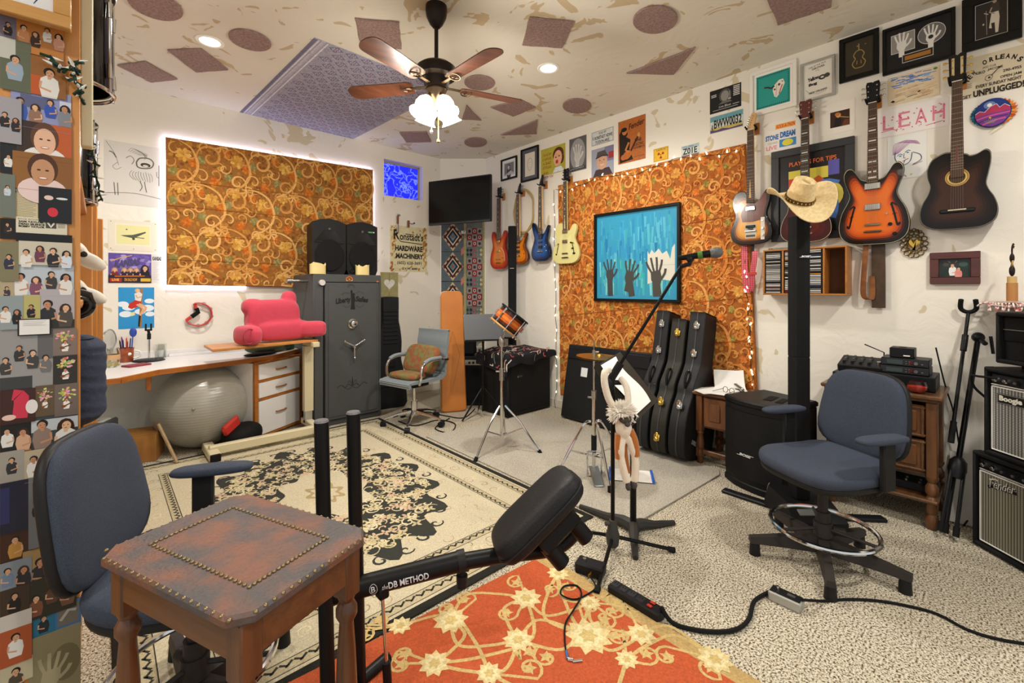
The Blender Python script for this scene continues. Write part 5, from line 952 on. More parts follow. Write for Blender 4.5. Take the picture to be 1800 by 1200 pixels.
# powered speakers on the safe
GRILL = mat('black_mesh_grille','#161617',.6,.2,bump=.5,bs=600);SPK = mat('black_moulded_plastic','#131314',.5,bump=.1,bs=300)
def pa(label,x,y,mark):
    t = thing('loudspeaker',label,'loudspeaker',(x,y,SH),0);w_,h_ = .335,.55
    f = [(-w_/2+.02,0),(w_/2-.02,0),(w_/2,.05),(w_/2,h_-.03),(w_/4,h_),(0,h_+.012),(-w_/4,h_),(-w_/2,h_-.03),(-w_/2,.05)]
    bk = [(a*.72,b_*.97+.005) for a,b_ in f];n = len(f);vs = [(a,-.14,b_) for a,b_ in f] + [(a,.16,b_) for a,b_ in bk];m_ = MB();m_.add(vs,[tuple(range(n)),tuple(range(n,2*n))[::-1]]+[(i,n+i,n+(i+1) % n,(i+1) % n) for i in range(n)]);obj('cabinet',m_,SPK,t)
    obj('woofer_grille',MB().prism([(.145*math.cos(a)*(1 if math.sin(a) < .3 else 1.0),.185+(.155 if math.sin(a) < 0 else .165)*math.sin(a)) for a in [2*PI*k/28 for k in range(28)]],-.152,-.139,.005),GRILL,t)
    obj('waveguide',MB().add([(-.14,-.141,.33),(.14,-.141,.33),(.05,-.141,.43),(-.05,-.141,.43),(-.15,-.15,.32),(.15,-.15,.32),(.055,-.143,.445),(-.055,-.143,.445)],[(0,1,2,3),(4,5,1,0),(5,6,2,1),(6,7,3,2),(7,4,0,3)]),mat('horn_black','#2a2a2b',.3),t)
    obj('tweeter',MB().sup((0,-.144,.455),(.016,.012,.016),n=12,m=8),mat('dark_grey_dome','#4a4644',.3),t)
    obj('port',MB().ring((-.115,-.142,.045),.022,.006,16,6,(0,1,0)),BLK,t)
    if mark: A = Art(.08,.02,80,20,'#1d1d1e',.0006,-.1405);A.text('1000',2,3,46,14,'#5fd06a',.04);A.text('W',52,3,24,14,'#e8e8e4',.05);o = obj('power_label',A.mb,PRINT,t);o.location = (.1,0,.46)
    obj('badge',MB().ring((.09,-.1445,.09),.012,.003,14,6,(0,1,0)),STEEL,t)
pa('left black loudspeaker standing on top of the grey safe',1.70,4.72,False);pa('right black loudspeaker on the safe with a green and white power label',2.045,4.72,True)
WAX = mat('cream_wax','#e0cc8c',.45,bump=.1,bs=20)
def candle(label,px,y,seed,w_):
    p = yplane(px,479,y);rnd = random.Random(seed);n = 22;pr = [(w_/2*math.copysign(abs(math.cos(a)) ** .7,math.cos(a)),w_*.3*math.copysign(abs(math.sin(a)) ** .7,math.sin(a))) for a in [2*PI*k/n for k in range(n)]];tops = [.1+rnd.uniform(-.022,.016) for k in range(n)];tops = [(tops[k-1]+tops[k]+tops[(k+1) % n])/3+(.012 if k % 7 == 0 else 0) for k in range(n)]
    m_ = MB();m_.add([(a,b_,0) for a,b_ in pr]+[(a,b_,tops[k]) for k,(a,b_) in enumerate(pr)]+[(a*.75,b_*.75,tops[k]*.8) for k,(a,b_) in enumerate(pr)]+[(0,0,.07)],[(k,(k+1) % n,n+(k+1) % n,n+k) for k in range(n)]+[(n+k,n+(k+1) % n,2*n+(k+1) % n,2*n+k) for k in range(n)]+[(2*n+k,2*n+(k+1) % n,3*n) for k in range(n)]+[tuple(range(n))[::-1]])
    t = thing('candle',label,'candle',(p.x,y,SH));obj('wax',m_,WAX,t);obj('wick',MB().cyl((0,0,.066),(.002,0,.085),.0016,n=6),BLK,t)
candle('melted cream block candle on the safe before the left loudspeaker',558.5,4.535,2,.148);candle('melted cream block candle on the safe before the right loudspeaker',637,4.535,5,.14)
# desk
OAK = wood('oak_edge','#b86f26','#9a5718',.4,.2,'x',.8);LAM = mat('white_laminate','#e6e4e2',.3)
ZT = .735;fe = [fl(x,y,ZT) for x,y in ((150,671),(212,664),(279,650),(371,639),(480,625),(525,613))];X0 = -.62;poly = [(X0,fe[0].y+.02)] + [(p.x,p.y) for p in fe] + [(fe[-1].x,YB-.014),(X0,YB-.014)]
t = thing('desk','built-in white-topped desk with oak edging and a three-drawer unit','desk',(0,0,0))
obj('desktop',MB().slab([(x,y+(.016 if y < 5 else 0)) for x,y in poly],ZT-.034,ZT,.002),LAM,t)
m_ = MB();pts = poly[:7]
for a,b_ in zip(pts[:-1],pts[1:]): d_ = Vector((b_[0]-a[0],b_[1]-a[1],0));L = d_.length;m_.box(((a[0]+b_[0])/2,(a[1]+b_[1])/2+.008,ZT-.019),(L+.002,.017,.04),.002,rotz(math.atan2(d_.y,d_.x)))
obj('oak_edging',m_,OAK,t)
obj('backsplash',MB().box(((X0+1.49)/2,YB-.008,ZT+.03),(1.49-X0,.014,.06),.002),LAM,t)
bp_ = fl(269,690,.62);obj('bracket',MB().box((.27,4.45,ZT-.10),(.03,.1,.12),.004),OAK,t)
ang = math.atan2(.304,.488);DW = .575;un = bpy.data.objects.new('drawer_unit',None)
M_ = Matrix.Translation((.999,4.463,0)) @ rotz(ang)
c_ = MB(M_)
c_.box((.012,.2,.345),(.02,.36,.69));c_.box((DW-.012,.18,.345),(.02,.34,.69));c_.box((DW/2,.35,.345),(DW,.012,.69));obj('carcass',c_,LAM,t)
f_ = MB(M_)
for x in (.018,DW-.018): f_.box((x,0,.35),(.036,.02,.70),.002)
for z in (.692,.524,.36,.03): f_.box((DW/2,0,z),(DW-.072,.018,.022),.001)
obj('face_frame',f_,OAK,t)
for z0,z1 in ((.535,.681),(.372,.513),(.042,.348)):
    d_ = obj('drawer',MB(M_).box((DW/2,-.006,(z0+z1)/2),(DW-.078,.022,z1-z0-.006),.003).box((DW/2,.15,(z0+z1)/2),(DW-.1,.28,z1-z0-.03)),LAM,t)
    zz = (z0+z1) / 2 + (.02 if z1 < .35 else 0);obj('handle',MB(M_).tube(smooth([(DW/2-.055,-.016,zz),(DW/2-.05,-.036,zz),(DW/2+.05,-.036,zz),(DW/2+.055,-.016,zz)],4),.006),wood('oak_pull','#a05f20','#8a4d16',.4,0,'x'),d_)
bpy.data.objects.remove(un)
# adjustable table frame in front of the desk, with its board
CRM = mat('cream_powder_coat','#d2c7a4',.45)
t = thing('table_frame','cream metal adjustable table frame with a wooden board in front of the desk','table',(.66,4.2,0))
obj('floor_beam',MB().box((.40,.03,.075),(.86,.06,.07),.006),CRM,t)
lg = MB();lg.box((.80,.28,.50),(.085,.06,.62),.004);obj('leg',lg,CRM,t);obj('inner_leg',MB().box((.80,.28,.15),(.07,.045,.14),.003),STEEL,t)
obj('foot',MB().box((.80,.14,.085),(.07,.48,.055),.006),CRM,t);obj('foot',MB().box((-.01,.06,.055),(.075,.36,.06),.006),CRM,t);obj('foot_cap',MB().box((-.01,-.125,.055),(.07,.03,.055),.004),RUBBER,t)
cw = MB();cw.cyl((.79,-.1,.035),(.825,-.1,.035),.034,n=18);obj('caster',cw,RUBBER,t);obj('caster_fork',MB().box((.807,-.095,.062),(.05,.05,.03),.004),BLKM,t)
obj('cross_arm',MB().box((.80,.20,.84),(.06,.3,.045),.004),CRM,t)
bo = [(-.02,-.06),(.835,.11),(.835,.44),(-.02,.34)];obj('board',MB().slab(bo,.86,.882,.003),wood('board_oak','#c98a48','#b57636',.45,.1,'x'),t)
# red reading pillow on the board
PIL = mat('red_cotton','#c43a50',.85,bump=.25,bs=18,sheen=.3);t = thing('reading_pillow','raspberry red armed reading pillow slumped on the wooden board','pillow',(1.165,4.36,.884),.16);t.scale = (.88,1,.96)
b = MB();b.sup((-.02,.06,.2),(.26,.085,.19),.5,.5,24,14);b.sup((-.21,.07,.325),(.10,.07,.075),.8,.8,16,10);b.sup((.15,.08,.385),(.075,.06,.085),.8,.8,16,10);b.sup((.06,.04,.10),(.30,.1,.095),.6,.6,20,12)
b.sup((-.31,-.06,.085),(.085,.14,.085),.8,.6,18,12,rotz(.3));b.sup((.34,-.04,.10),(.13,.1,.075),.6,.5,18,12,rotz(-.5));blob('cushion',b,PIL,t,.012,5)
sm_ = MB()
for c0,r_,ax in (((-.35,-.185,.085),.062,(.3,-1,0)),): sm_.ring(c0,r_,.006,24,6,ax)
obj('piping',sm_,mat('red_piping','#a02c40',.8),t)
# things on and under the desk
p = fl(478,617,ZT);o = obj('cap',MB().sup((0,0,.035),(.20,.13,.06),1,.8,24,12).sup((.15,.03,.035),(.10,.10,.05),.9,.8,18,10),mat('olive_canvas','#4c5236',.8,bump=.2,bs=60));put(o,(1.2,4.86,ZT+.02),.2);tag(o,'olive green soft case lying on the desk under the wooden board','soft case')
o = obj('tape_roll',MB().lathe([(.035,0),(.04,.004),(.04,.066),(.035,.07),(0,.07)],18),mat('dark_green_tin','#1e5238',.4));put(o,(1.43,4.93,ZT));tag(o,'small dark green tin at the right end of the desk','tin')
o = obj('black_cloth',MB().sup((0,0,.012),(.16,.07,.014),.9,1,18,8),mat('black_cloth','#151515',.9));put(o,(1.10,4.68,ZT),.4);tag(o,'small heap of black cloth on the desk edge above the drawers','cloth')
def ondesk(px,py): p = fl(px,py,ZT);return (p.x,p.y,ZT)
GL = glass('clear_glass','#f4f7f5');t = thing('pen_mug','orange brown mug full of pens with a white handle on the desk','mug',ondesk(222,636));MUG = mat('terracotta_glaze','#a8562a',.35,c2='#8a4020',ns=30)
obj('cup',MB().lathe([(.0,0),(.04,.0),(.047,.01),(.05,.09),(.052,.12),(.046,.118),(.044,.012),(0,.01)],22,cap=False),MUG,t);obj('handle',MB().tube(smooth([(.045,-.01,.03),(.085,-.01,.04),(.088,-.01,.08),(.048,-.01,.095)],4),.007),WHITE,t);obj('painted_eye',MB().sup((.02,-.046,.07),(.013,.005,.013),n=10,m=6),WHITE,t)
rnd = random.Random(3)
for k,c in enumerate(('#23245c','#c0392b','#22222a','#d8742a','#2b3f8c','#7a3a8a','#d94e2a')):
    x,y = rnd.uniform(-.022,.022),rnd.uniform(-.02,.02);L = rnd.uniform(.15,.2);p = Vector(ondesk(222,636));o = obj('pen',MB().cyl((0,0,.0),(x*.9,y*.9,L),.005,n=8).cyl((x*.9,y*.9,L),(x,y,L+.012),.004,.001,8),mat('pen_'+str(k),c,.4));put(o,(p.x+x,p.y+y,ZT+.012));tag(o,('navy','red','black','orange','blue','purple','vermilion')[k]+' pen standing in the orange brown mug','pen','pens in the mug')
p = Vector(ondesk(222,636));o = obj('spatula',MB().cyl((0,0,0),(.012,0,.2),.004,n=8).sup((.014,0,.235),(.025,.008,.04),n=14,m=8),mat('blue_plastic','#2a46a0',.4));put(o,(p.x+.03,p.y,ZT+.012));tag(o,'blue round-headed brush standing tallest in the pen mug','brush')
t = thing('candle_jar','glass jar with pale yellow wax at the left end of the desk','jar',ondesk(196,645));obj('glass',MB().lathe([(0,0),(.05,0),(.053,.01),(.053,.12),(.045,.14),(.045,.15),(.042,.15),(.042,.138),(.05,.118),(.049,.012),(0,.01)],22,cap=False),GL,t);obj('wax',MB().cyl((0,0,.011),(0,0,.04),.047,n=20),WAX,t);obj('label',MB().cyl((0,0,.06),(0,0,.10),.0538,n=22,caps=False),mat('jar_label','#c9a070',.6),t)
t = thing('desk_fan_mirror','round clear-rimmed mirror standing behind the glass jar on the desk','mirror',ondesk(192,637));obj('rim',MB().ring((0,0,.19),.085,.006,30,6,(1,-.6,0)),STEEL,t);obj('mirror_glass',MB().lathe([(0,-.001),(.083,-.001),(.083,.001),(0,.001)],28,(0,0,.19),frame_to((0,0,0),(1,-.6,0)).to_3x3().to_4x4()),mat('mirror','#d8dcdc',.05,1.0),t);obj('base',MB().lathe([(.06,0),(.055,.012),(.01,.02),(.006,.105)],18),STEEL,t)
o = obj('notebook',MB().box((0,0,.007),(.16,.10,.014),.002),mat('red_cover','#8a3038',.6));put(o,ondesk(240,643),.5);tag(o,'thin dark red notebook lying beside the pen mug','notebook')
t = thing('microphone_stand','short desktop microphone stand with a round black base on the desk','microphone stand',ondesk(262,634));obj('base',MB().lathe([(.11,0),(.112,.006),(.10,.014),(.02,.018),(0,.018)],28),BLK,t);obj('pole',MB().cyl((0,0,.016),(0,0,.20),.008),CHROME,t);obj('collar',MB().cyl((0,0,.185),(0,0,.235),.014,n=12),BLK,t)
obj('clip',MB().tube([(0,0,.235),(-.005,0,.262)],.010).box((-.022,0,.29),(.012,.03,.06),.003).box((.014,0,.29),(.012,.03,.06),.003).box((-.004,0,.265),(.05,.03,.014),.003),BLK,t)
o = obj('drinking_glass',MB().lathe([(0,0),(.036,0),(.04,.12),(.037,.12),(.033,.008),(0,.008)],22,cap=False),GL);put(o,ondesk(284,628));tag(o,'empty clear drinking glass on the desk below the tambourine','glass')
o = obj('power_rail',MB().box((0,0,.012),(.75,.028,.024),.003),LAM);put(o,(.83,YB-.035,ZT));tag(o,'long white outlet rail lying along the back edge of the desk','outlet rail')
BALLM = mat('grey_vinyl','#9c9a8f',.28);nt = BALLM.node_tree;wv = nt.nodes.new('ShaderNodeTexWave');wv.inputs['Scale'].default_value = 14;wv.inputs['Distortion'].default_value = .4;wv.bands_direction = 'Z';bp = nt.nodes.new('ShaderNodeBump');bp.inputs['Strength'].default_value = .07;bp.inputs['Distance'].default_value = .01;tc = nt.nodes.new('ShaderNodeTexCoord');nt.links.new(tc.outputs['Object'],wv.inputs['Vector']);nt.links.new(wv.outputs['Fac'],bp.inputs['Height']);nt.links.new(bp.outputs[0],nt.nodes['Principled BSDF'].inputs['Normal'])
t = thing('exercise_ball','big grey exercise ball under the desk','exercise ball',(.645,4.68,.345));obj('ball',MB().sup((0,0,0),(.35,.35,.345),n=48,m=28),BALLM,t);obj('plug',MB().sup((-.1,-.335,.05),(.012,.006,.012),n=10,m=6),mat('grey_plug','#8a887e',.4),t)
CARD = mat('cardboard','#b5803e',.75,c2='#a87236',ns=6);p0,p1 = fl(228,815),fl(297,806);t = thing('cardboard_box','brown cardboard box on the floor under the desk left of the exercise ball','box',((p0.x+p1.x)/2-.05,(p0.y+p1.y)/2+.13,0),math.atan2(p1.y-p0.y,p1.x-p0.x));obj('carton',MB().box((0,0,.105),(.26,.24,.21),.003),CARD,t)
for s_ in (-1,1): obj('flap',MB().box((0,s_*.061,.214),(.262,.118,.005),.001),CARD,t)
o = obj('wooden_slat',MB().tube([fl(281,745,.3)*0+Vector((.33,4.44,.30)),Vector((.435,4.30,.012))],.012,8),wood('pale_slat','#a58a62','#8f744e',.6,0,'z'));tag(o,'pale wooden slat leaning by the cardboard box under the desk','slat')
t = thing('air_purifier','white and grey box-shaped heater under the left end of the desk','heater',(-.06,4.55,0),-.5);obj('housing',MB().box((0,0,.19),(.24,.2,.38),.03),mat('pale_grey_plastic','#c9c8c2',.4),t);obj('side_shell',MB().box((.115,0,.19),(.03,.21,.37),.012),mat('dark_grey_shell','#4a4c4a',.5),t);obj('control_panel',MB().box((0,-.04,.381),(.14,.06,.006),.002),mat('panel_grey','#8f8f8a',.4),t)
o = obj('duffel_bag',MB().sup((0,0,.10),(.16,.12,.10),.8,.8,22,12),mat('black_nylon','#18181a',.8,bump=.2,bs=30));put(o,(.90,4.42,0.0),.5);tag(o,'black bag on the floor between the exercise ball and the drawers','bag')
o = obj('red_pouch',MB().box((0,0,0),(.16,.04,.10),.015),mat('red_cloth','#c22a1e',.7));o.location = (.80,4.335,.215);o.rotation_euler = (.2,-.5,.5);tag(o,'bright red pouch lying against the exercise ball','pouch')
# corner: hard case, chair, orange case
CASE = mat('black_moulded_case','#1b1c1d',.45,bump=.1,bs=150);p = at(682,742,4.95)
t = thing('guitar_case','black ribbed hard guitar case standing upright between the safe and the office chair','guitar case',(2.43,4.74,0),-.15)
out = smooth([(x,0,z) for x,z in ((-.17,.0),(.17,.0),(.19,.2),(.16,.42),(.13,.55),(.135,.75),(.115,.92),(.1,1.0),(.1,1.22),(.08,1.26),(-.08,1.26),(-.1,1.22),(-.1,1.0),(-.115,.92),(-.135,.75),(-.13,.55),(-.16,.42),(-.19,.2))],3,True)
obj('shell',MB().prism([(q.x,q.z) for q in out],-.06,.07,.015),CASE,t);r_ = MB()
for k in range(9): obj('rib',MB().box((0,-.064,.74+k*.045),(.17,.012,.02),.005),CASE,t)
obj('latch',MB().box((0,-.066,.5),(.1,.014,.07),.004),BLK,t);obj('lower_rib',MB().box((0,-.064,.34),(.26,.012,.03),.005),CASE,t);obj('lower_rib',MB().box((0,-.064,.26),(.28,.012,.03),.005),CASE,t)
GREY = mat('blue_grey_leatherette','#7f888c',.45,bump=.06,bs=90);t = thing('office_chair','blue-grey ribbed office chair with chrome arms and a five-star base','office chair',(2.31,3.97,0),R(-78))
for k in range(5):
    a = 2 * PI * k / 5 + .3;d_ = Vector((math.cos(a),math.sin(a),0));l_ = obj('base_leg',MB().tube([d_*.03+Vector((0,0,.13)),d_*.16+Vector((0,0,.11)),d_*.29+Vector((0,0,.075))],[.022,.018,.012],8),CHROME,t)
    n_ = Vector((-d_.y,d_.x,0));obj('caster',MB().cyl(d_*.30+n_*.022+Vector((0,0,.03)),d_*.30-n_*.022+Vector((0,0,.03)),.03,n=16),BLK,l_)
obj('gas_lift',MB().cyl((0,0,.1),(0,0,.24),.03,n=16).cyl((0,0,.24),(0,0,.4),.018,n=16),CHROME,t);obj('tilt_mechanism',MB().box((0,.02,.405),(.16,.22,.05),.01),BLK,t)
pr = [(-.235,.425),(-.24,.445),(-.20,.462),(.12,.455),(.19,.465),(.225,.50),(.235,.58),(.25,.72),(.275,.93)]
ps = smooth([(0,y,z) for y,z in pr],5);n_ = len(ps)
m_ = MB();w_ = .215;vs = [];
for i,q in enumerate(ps):
    a = ps[max(0,i-1)];b_ = ps[min(n_-1,i+1)];d_ = (b_-a).normalized();nn = Vector((0,-d_.z,d_.y)) * (.016+.004*math.sin(i*1.9));vs += [(-w_,q.y+nn.y,q.z+nn.z),(w_,q.y+nn.y,q.z+nn.z),(w_,q.y-nn.y*.6,q.z-nn.z*.6),(-w_,q.y-nn.y*.6,q.z-nn.z*.6)]
fs = [(i*4+k,i*4+4+k,i*4+4+(k+1) % 4,i*4+(k+1) % 4) for i in range(n_-1) for k in range(4)] + [(0,1,2,3),(4*n_-1,4*n_-2,4*n_-3,4*n_-4)]
k_ = int(n_*.52);m1 = MB();m1.add(vs[:4*k_+4],[f for f in fs if max(f) < 4*k_+4]);obj('seat',m1,GREY,t);m2 = MB();m2.add(vs[4*k_:],[[i-4*k_ for i in f] for f in fs if min(f) >= 4*k_]);obj('backrest',m2,GREY,t)
for z in (.79,.77,.66,.64): obj('back_seam',MB().box((0,.236+(z-.6)*.13,z),(.43,.008,.006),.002),mat('seam_grey','#5f676b',.5),t)
obj('top_rail',MB().cyl((-.215,.272,.925),(.215,.272,.925),.012,n=10),GREY,t)
for s_ in (-1,1): obj('arm',MB().tube(smooth([(s_*.215,-.13,.44),(s_*.25,-.14,.52),(s_*.25,-.12,.62),(s_*.25,-.03,.66),(s_*.25,.12,.66),(s_*.22,.25,.64)],4),.014,8),CHROME,t);obj('arm_pad',MB().tube(smooth([(s_*.25,-.10,.645),(s_*.25,-.03,.672),(s_*.25,.12,.673)],4),.019,8),GREY,t)
CUSH = mat('woven_kilim_cloth','#8a4a2a',.9,c2='#6e7040',ns=26,nlo=.42,nhi=.58,bump=.3,bs=120);t2 = MB();t2.sup((0,0,0),(.22,.055,.15),.45,.5,24,14);o = obj('cushion',t2,CUSH,angle=60);fw = Vector((math.sin(R(-78)),-math.cos(R(-78)),0));bs_ = Vector((2.31,3.97,0))
o.location = bs_ - fw * .10 + Vector((0,0,.64));o.rotation_euler = (R(-24),0,R(-78));tag(o,'rust and green woven cushion leaning against the back of the office chair','cushion',None)
o = obj('cushion',MB().sup((0,0,0),(.19,.11,.034),.5,.6,24,10),CUSH,angle=60);o.location = bs_ + fw * .09 + Vector((0,0,.505));o.rotation_euler = (0,0,R(-78));tag(o,'small flat woven cushion lying on the office chair seat','cushion')
ORG = mat('orange_leatherette','#bf762e',.5,bump=.05,bs=200,c2='#b36a26',ns=3);t = thing('instrument_case','tall orange padded case with a stitched diamond leaning in the corner','instrument case',(2.875,4.10,0),-.42);T_ = Matrix.Rotation(R(-6),4,'X')
W2,H2 = .155,1.33;rp = [(-W2*.92,0.03),(-W2*.8,.008),(-W2*.5,0),(W2*.5,0),(W2*.8,.008),(W2*.92,.03),(W2*.85,H2*.5),(W2*.82,H2-.06),(W2*.7,H2-.012),(W2*.5,H2),(-W2*.5,H2),(-W2*.7,H2-.012),(-W2*.82,H2-.06),(-W2*.85,H2*.5)]
obj('shell',MB(T_).prism(rp,-.045,-.005,.012),ORG,t);obj('side_band',MB(T_).prism([(x*1.02,z*1.003+.0) for x,z in rp],-.016,.03,.004),mat('cream_edge','#cfc7b2',.5),t)
A = MArt(-.0455);A.line([(.0,H2*.66),(-.085,H2*.42),(-.02,H2*.16),(.075,H2*.46),(.0,H2*.66)],.0035,'#7d4a1c');A.mb.v = [T_ @ v for v in A.mb.v];obj('stitching',A.mb,PRINT,t)
FACE = -YAW;TOLEX = mat('black_tolex','#161617',.6,bump=.25,bs=260)
p = at(838,712,5.22);t = thing('guitar_amp','small black guitar amplifier with a silver knob panel behind the orange case','amplifier',(p.x+.02,p.y+.1,0),FACE);obj('cabinet',MB().box((0,0,.285),(.33,.2,.57),.008),TOLEX,t);obj('control_panel',MB().box((0,-.102,.5),(.27,.008,.06),.002),mat('silver_panel','#a9a598',.4,.5),t);[obj('knob',MB().cyl((-.03+k*.045,-.105,.5),(-.03+k*.045,-.12,.5),.014,n=12),BLK,t) for k in range(4)];obj('grille',MB().box((0,-.102,.24),(.28,.006,.4),.002),GRILL,t)
o = obj('gig_bag',MB().box((0,0,.18),(.2,.12,.36),.03),mat('black_nylon','#18181a',.8));put(o,(p.x-.04,p.y+.12,.575),FACE);tag(o,'black upright bag standing on the small amplifier behind the music stand','bag')
def music_stand(label,p,rz,hz,w_,h_,tilt,lr=.36,m=None):
    t = thing('music_stand',label,'music stand',p,rz);m = m or BLKM
    for k in range(3): a = R(90+120*k);d_ = Vector((math.cos(a),math.sin(a),0));obj('leg',MB().tube([Vector((0,0,.30))+d_*.02,d_*lr+Vector((0,0,.012))],.009,8),m,t)
    obj('pole',MB().cyl((0,0,.06),(0,0,hz),.0125,n=12),m,t);obj('collar',MB().cyl((0,0,.28),(0,0,.34),.022,n=12),m,t)
    Mt = Matrix.Translation((0,0,hz+.02)) @ Matrix.Rotation(tilt,4,'X');obj('desk_plate',MB(Mt).box((0,-.012,h_*.42),(w_,.004,h_),.001),mat('grey_steel_sheet','#45474a',.45,.3),t);obj('ledge',MB(Mt).box((0,-.042,-h_*.07),(w_,.06,.004),.001),mat('grey_steel_sheet','#45474a',.45,.3),t)
    return t,Mt
p = at(861,720,4.75);music_stand('grey-black music stand beside the orange case behind the drum',(p.x-.05,p.y+.05,0),FACE+.25,.80,.40,.30,R(-22),.28)
p = at(897,700,5.1);music_stand('second dark music stand, lower and half hidden behind the drum',(3.50,4.07,0),FACE-.3,.76,.40,.30,R(-25),.09)
# drum on its chrome stand
DC = Vector((2.50,2.86,0));t = thing('drum_stand','chrome tripod stand holding the small tilted drum','drum stand',DC,FACE)
for a in (-2.2,-.35,1.5): d_ = Vector((math.cos(a),math.sin(a),0));l_ = obj('leg',MB().tube([Vector((0,0,.37))+d_*.03,d_*.16+Vector((0,0,.25)),d_*.33+Vector((0,0,.02))],.009,8).tube([Vector((0,0,.12))+d_*.02,d_*.20+Vector((0,0,.2))],.006,6),CHROME,t);obj('rubber_foot',MB().cyl(d_*.325+Vector((0,0,.03)),d_*.345+Vector((0,0,.0)),.014,.016,10),RUBBER,l_)
obj('lower_tube',MB().cyl((0,0,.1),(0,0,.66),.014,n=14),CHROME,t);obj('clamp',MB().cyl((0,0,.58),(0,0,.68),.022,n=12).tube([(-.05,0,.655),(.03,0,.655)],.007),STEEL,t);obj('upper_tube',MB().cyl((0,0,.66),(0,0,.9),.010,n=12),CHROME,t);obj('tilter',MB().sup((0,0,.905),(.028,.022,.05),n=12,m=8).tube([(0,0,.91),(.03,-.02,1.0)],.009),STEEL,t)
ax = Vector((.62,.05,.78)).normalized();dc = Vector((.065,-.03,1.085));t2 = thing('snare_drum','small orange sunburst drum tilted on its chrome stand','drum',DC+rotz(FACE) @ dc,FACE);Fm = frame_to((0,0,0),ax);r_ = .125;hh = .075
A = MB(Fm);cs_ = ['#17100c','#4a1c0a','#b8561a','#d8742a','#b8561a','#4a1c0a','#17100c']
for k in range(7): A.col = col(cs_[k]);z0,z1 = -hh + 2 * hh * k / 7,-hh + 2 * hh * (k+1) / 7;A.lathe([(r_,z0),(r_,z1)],36,cap=False)
obj('shell',A,LACQUER,t2);obj('head',MB(Fm).lathe([(0,hh+.004),(r_+.002,hh+.004),(r_+.002,hh-.004),(0,hh-.004)],36,cap=False),mat('coated_drumhead','#e8e2d2',.6),t2)
for z in (hh,-hh): obj('hoop',MB(Fm).ring((0,0,z),r_+.007,.008,36,8),BLK if z > 0 else mat('maple_hoop','#b98a4a',.4),t2)
for k in range(8):
    a = 2 * PI * k / 8;c_,s_ = math.cos(a) * (r_+.01),math.sin(a) * (r_+.01);obj('tension_rod',MB(Fm).cyl((c_,s_,-hh-.012),(c_,s_,hh+.006),.004,n=6).cyl((c_,s_,-.02),(c_,s_,.02),.008,n=8).cyl((c_*1.02,s_*1.02,-hh-.02),(c_*1.02,s_*1.02,-hh-.004),.008,n=8),CHROME,t2)
# black sub box with the patterned cloth
t = thing('subwoofer','big black subwoofer box in the corner under the patterned cloth','subwoofer',(3.455,3.70,0),0);obj('cabinet',MB().box((0,0,.33),(.66,.44,.64),.015),TOLEX,t);obj('grille',MB().box((0,-.222,.32),(.58,.008,.52),.003),GRILL,t);obj('badge',MB().box((-.16,-.228,.42),(.07,.006,.022),.002),STEEL,t)
for x in (-.26,.26):
    for y in (-.16,.16): obj('foot',MB().cyl((x,y,0),(x,y,.02),.03,.025,12),RUBBER,t)
def drape(u,v):
    x = -.43 + .80 * u;y = -.30 + .56 * v;z = .662 + .012 * math.sin(9*u+4*v) + .03 * math.exp(-((u-.6) ** 2+(v-.8) ** 2)*8);ex = max(0,-.345-x);ey = max(0,-.235-y)
    if ex > 0: x = -.345 - .02 - ex * .12;z -= ex * (2.6-1.2*v) 
    if ey > 0: y = -.235 - .02 - ey * .15 + .012 * math.sin(u*22);z -= ey * (1.9-.9*u) + .012 * math.sin(u*16) * (ey > .02)
    return (x,y,z)
A = MB();A.col = col('#17151a');A.sheet(drape,40,28,.006)
rnd = random.Random(11);pc = ['#b0585a','#c9a58a','#8a9488','#d8d0c0','#a04048','#6a7a70']
for k in range(120):
    u0,v0 = rnd.uniform(.03,.93),rnd.uniform(.03,.93);a = rnd.uniform(0,6.28);c = col(rnd.choice(pc));P = []
    for q in range(7): a += rnd.uniform(-.7,.7);u0 += .013 * math.cos(a);v0 += .018 * math.sin(a);P.append((min(.98,max(.02,u0)),min(.98,max(.02,v0))))
    vs = []
    for i,(a_,b_) in enumerate(P): q = Vector(drape(a_,b_));w = .009;e = P[min(i+1,6)];f = P[max(i-1,0)];dd = Vector(drape(*e)) - Vector(drape(*f));dd = dd.normalized() if dd.length > 1e-6 else Vector((1,0,0));du = (Vector(drape(min(1,a_+.01),b_))-q);dv_ = (Vector(drape(a_,min(1,b_+.01)))-q);nn = du.cross(dv_).normalized();sd = nn.cross(dd) * w * .6;vs += [q+sd+nn*.004,q-sd+nn*.004]
    A.add(vs,[(2*i,2*i+1,2*i+3,2*i+2) for i in range(6)],c)
o = obj('throw_cloth',A,FABRIC,angle=80);put(o,(3.455,3.70,0));tag(o,'black throw with red and white figures draped over the subwoofer','cloth')
# thin tower speaker in the corner
def tower(label,p,h,z0=0.0):
    t = thing('tower_speaker',label,'tower speaker',(p[0],p[1],z0),FACE);r_ = .05
    pr = [(-r_,.03),(r_,.03),(r_,-.02),(r_*.8,-.042),(0,-.05),(-r_*.8,-.042),(-r_,-.02)]
    for a,b_,n_ in ((.0,h*.5-.003,'lower_section'),(h*.5+.003,h,'upper_section')): obj(n_,MB().slab(pr,a,b_,.002),GRILL,t)
    obj('joint',MB().slab([(x*.96,y*.96) for x,y in pr],h*.5-.005,h*.5+.005),BLK,t);return t
p = at(900.5,600,5.45);tw = tower('slim black column speaker in the corner before the orange guitar',p,2.11-.02);tw.location = (p.x,p.y,.02)
obj('base_foot',MB().box((0,0,-.009),(.2,.2,.018),.005),BLK,tw)
A = Art(.05,.012,50,12,'#1a1a1a',.0006,-.0505);A.text('BOSE',4,2,42,8,'#e6e6e6',.03,.3);o = obj('name_label',A.mb,PRINT,tw);o.location = (-.005,0,1.58)
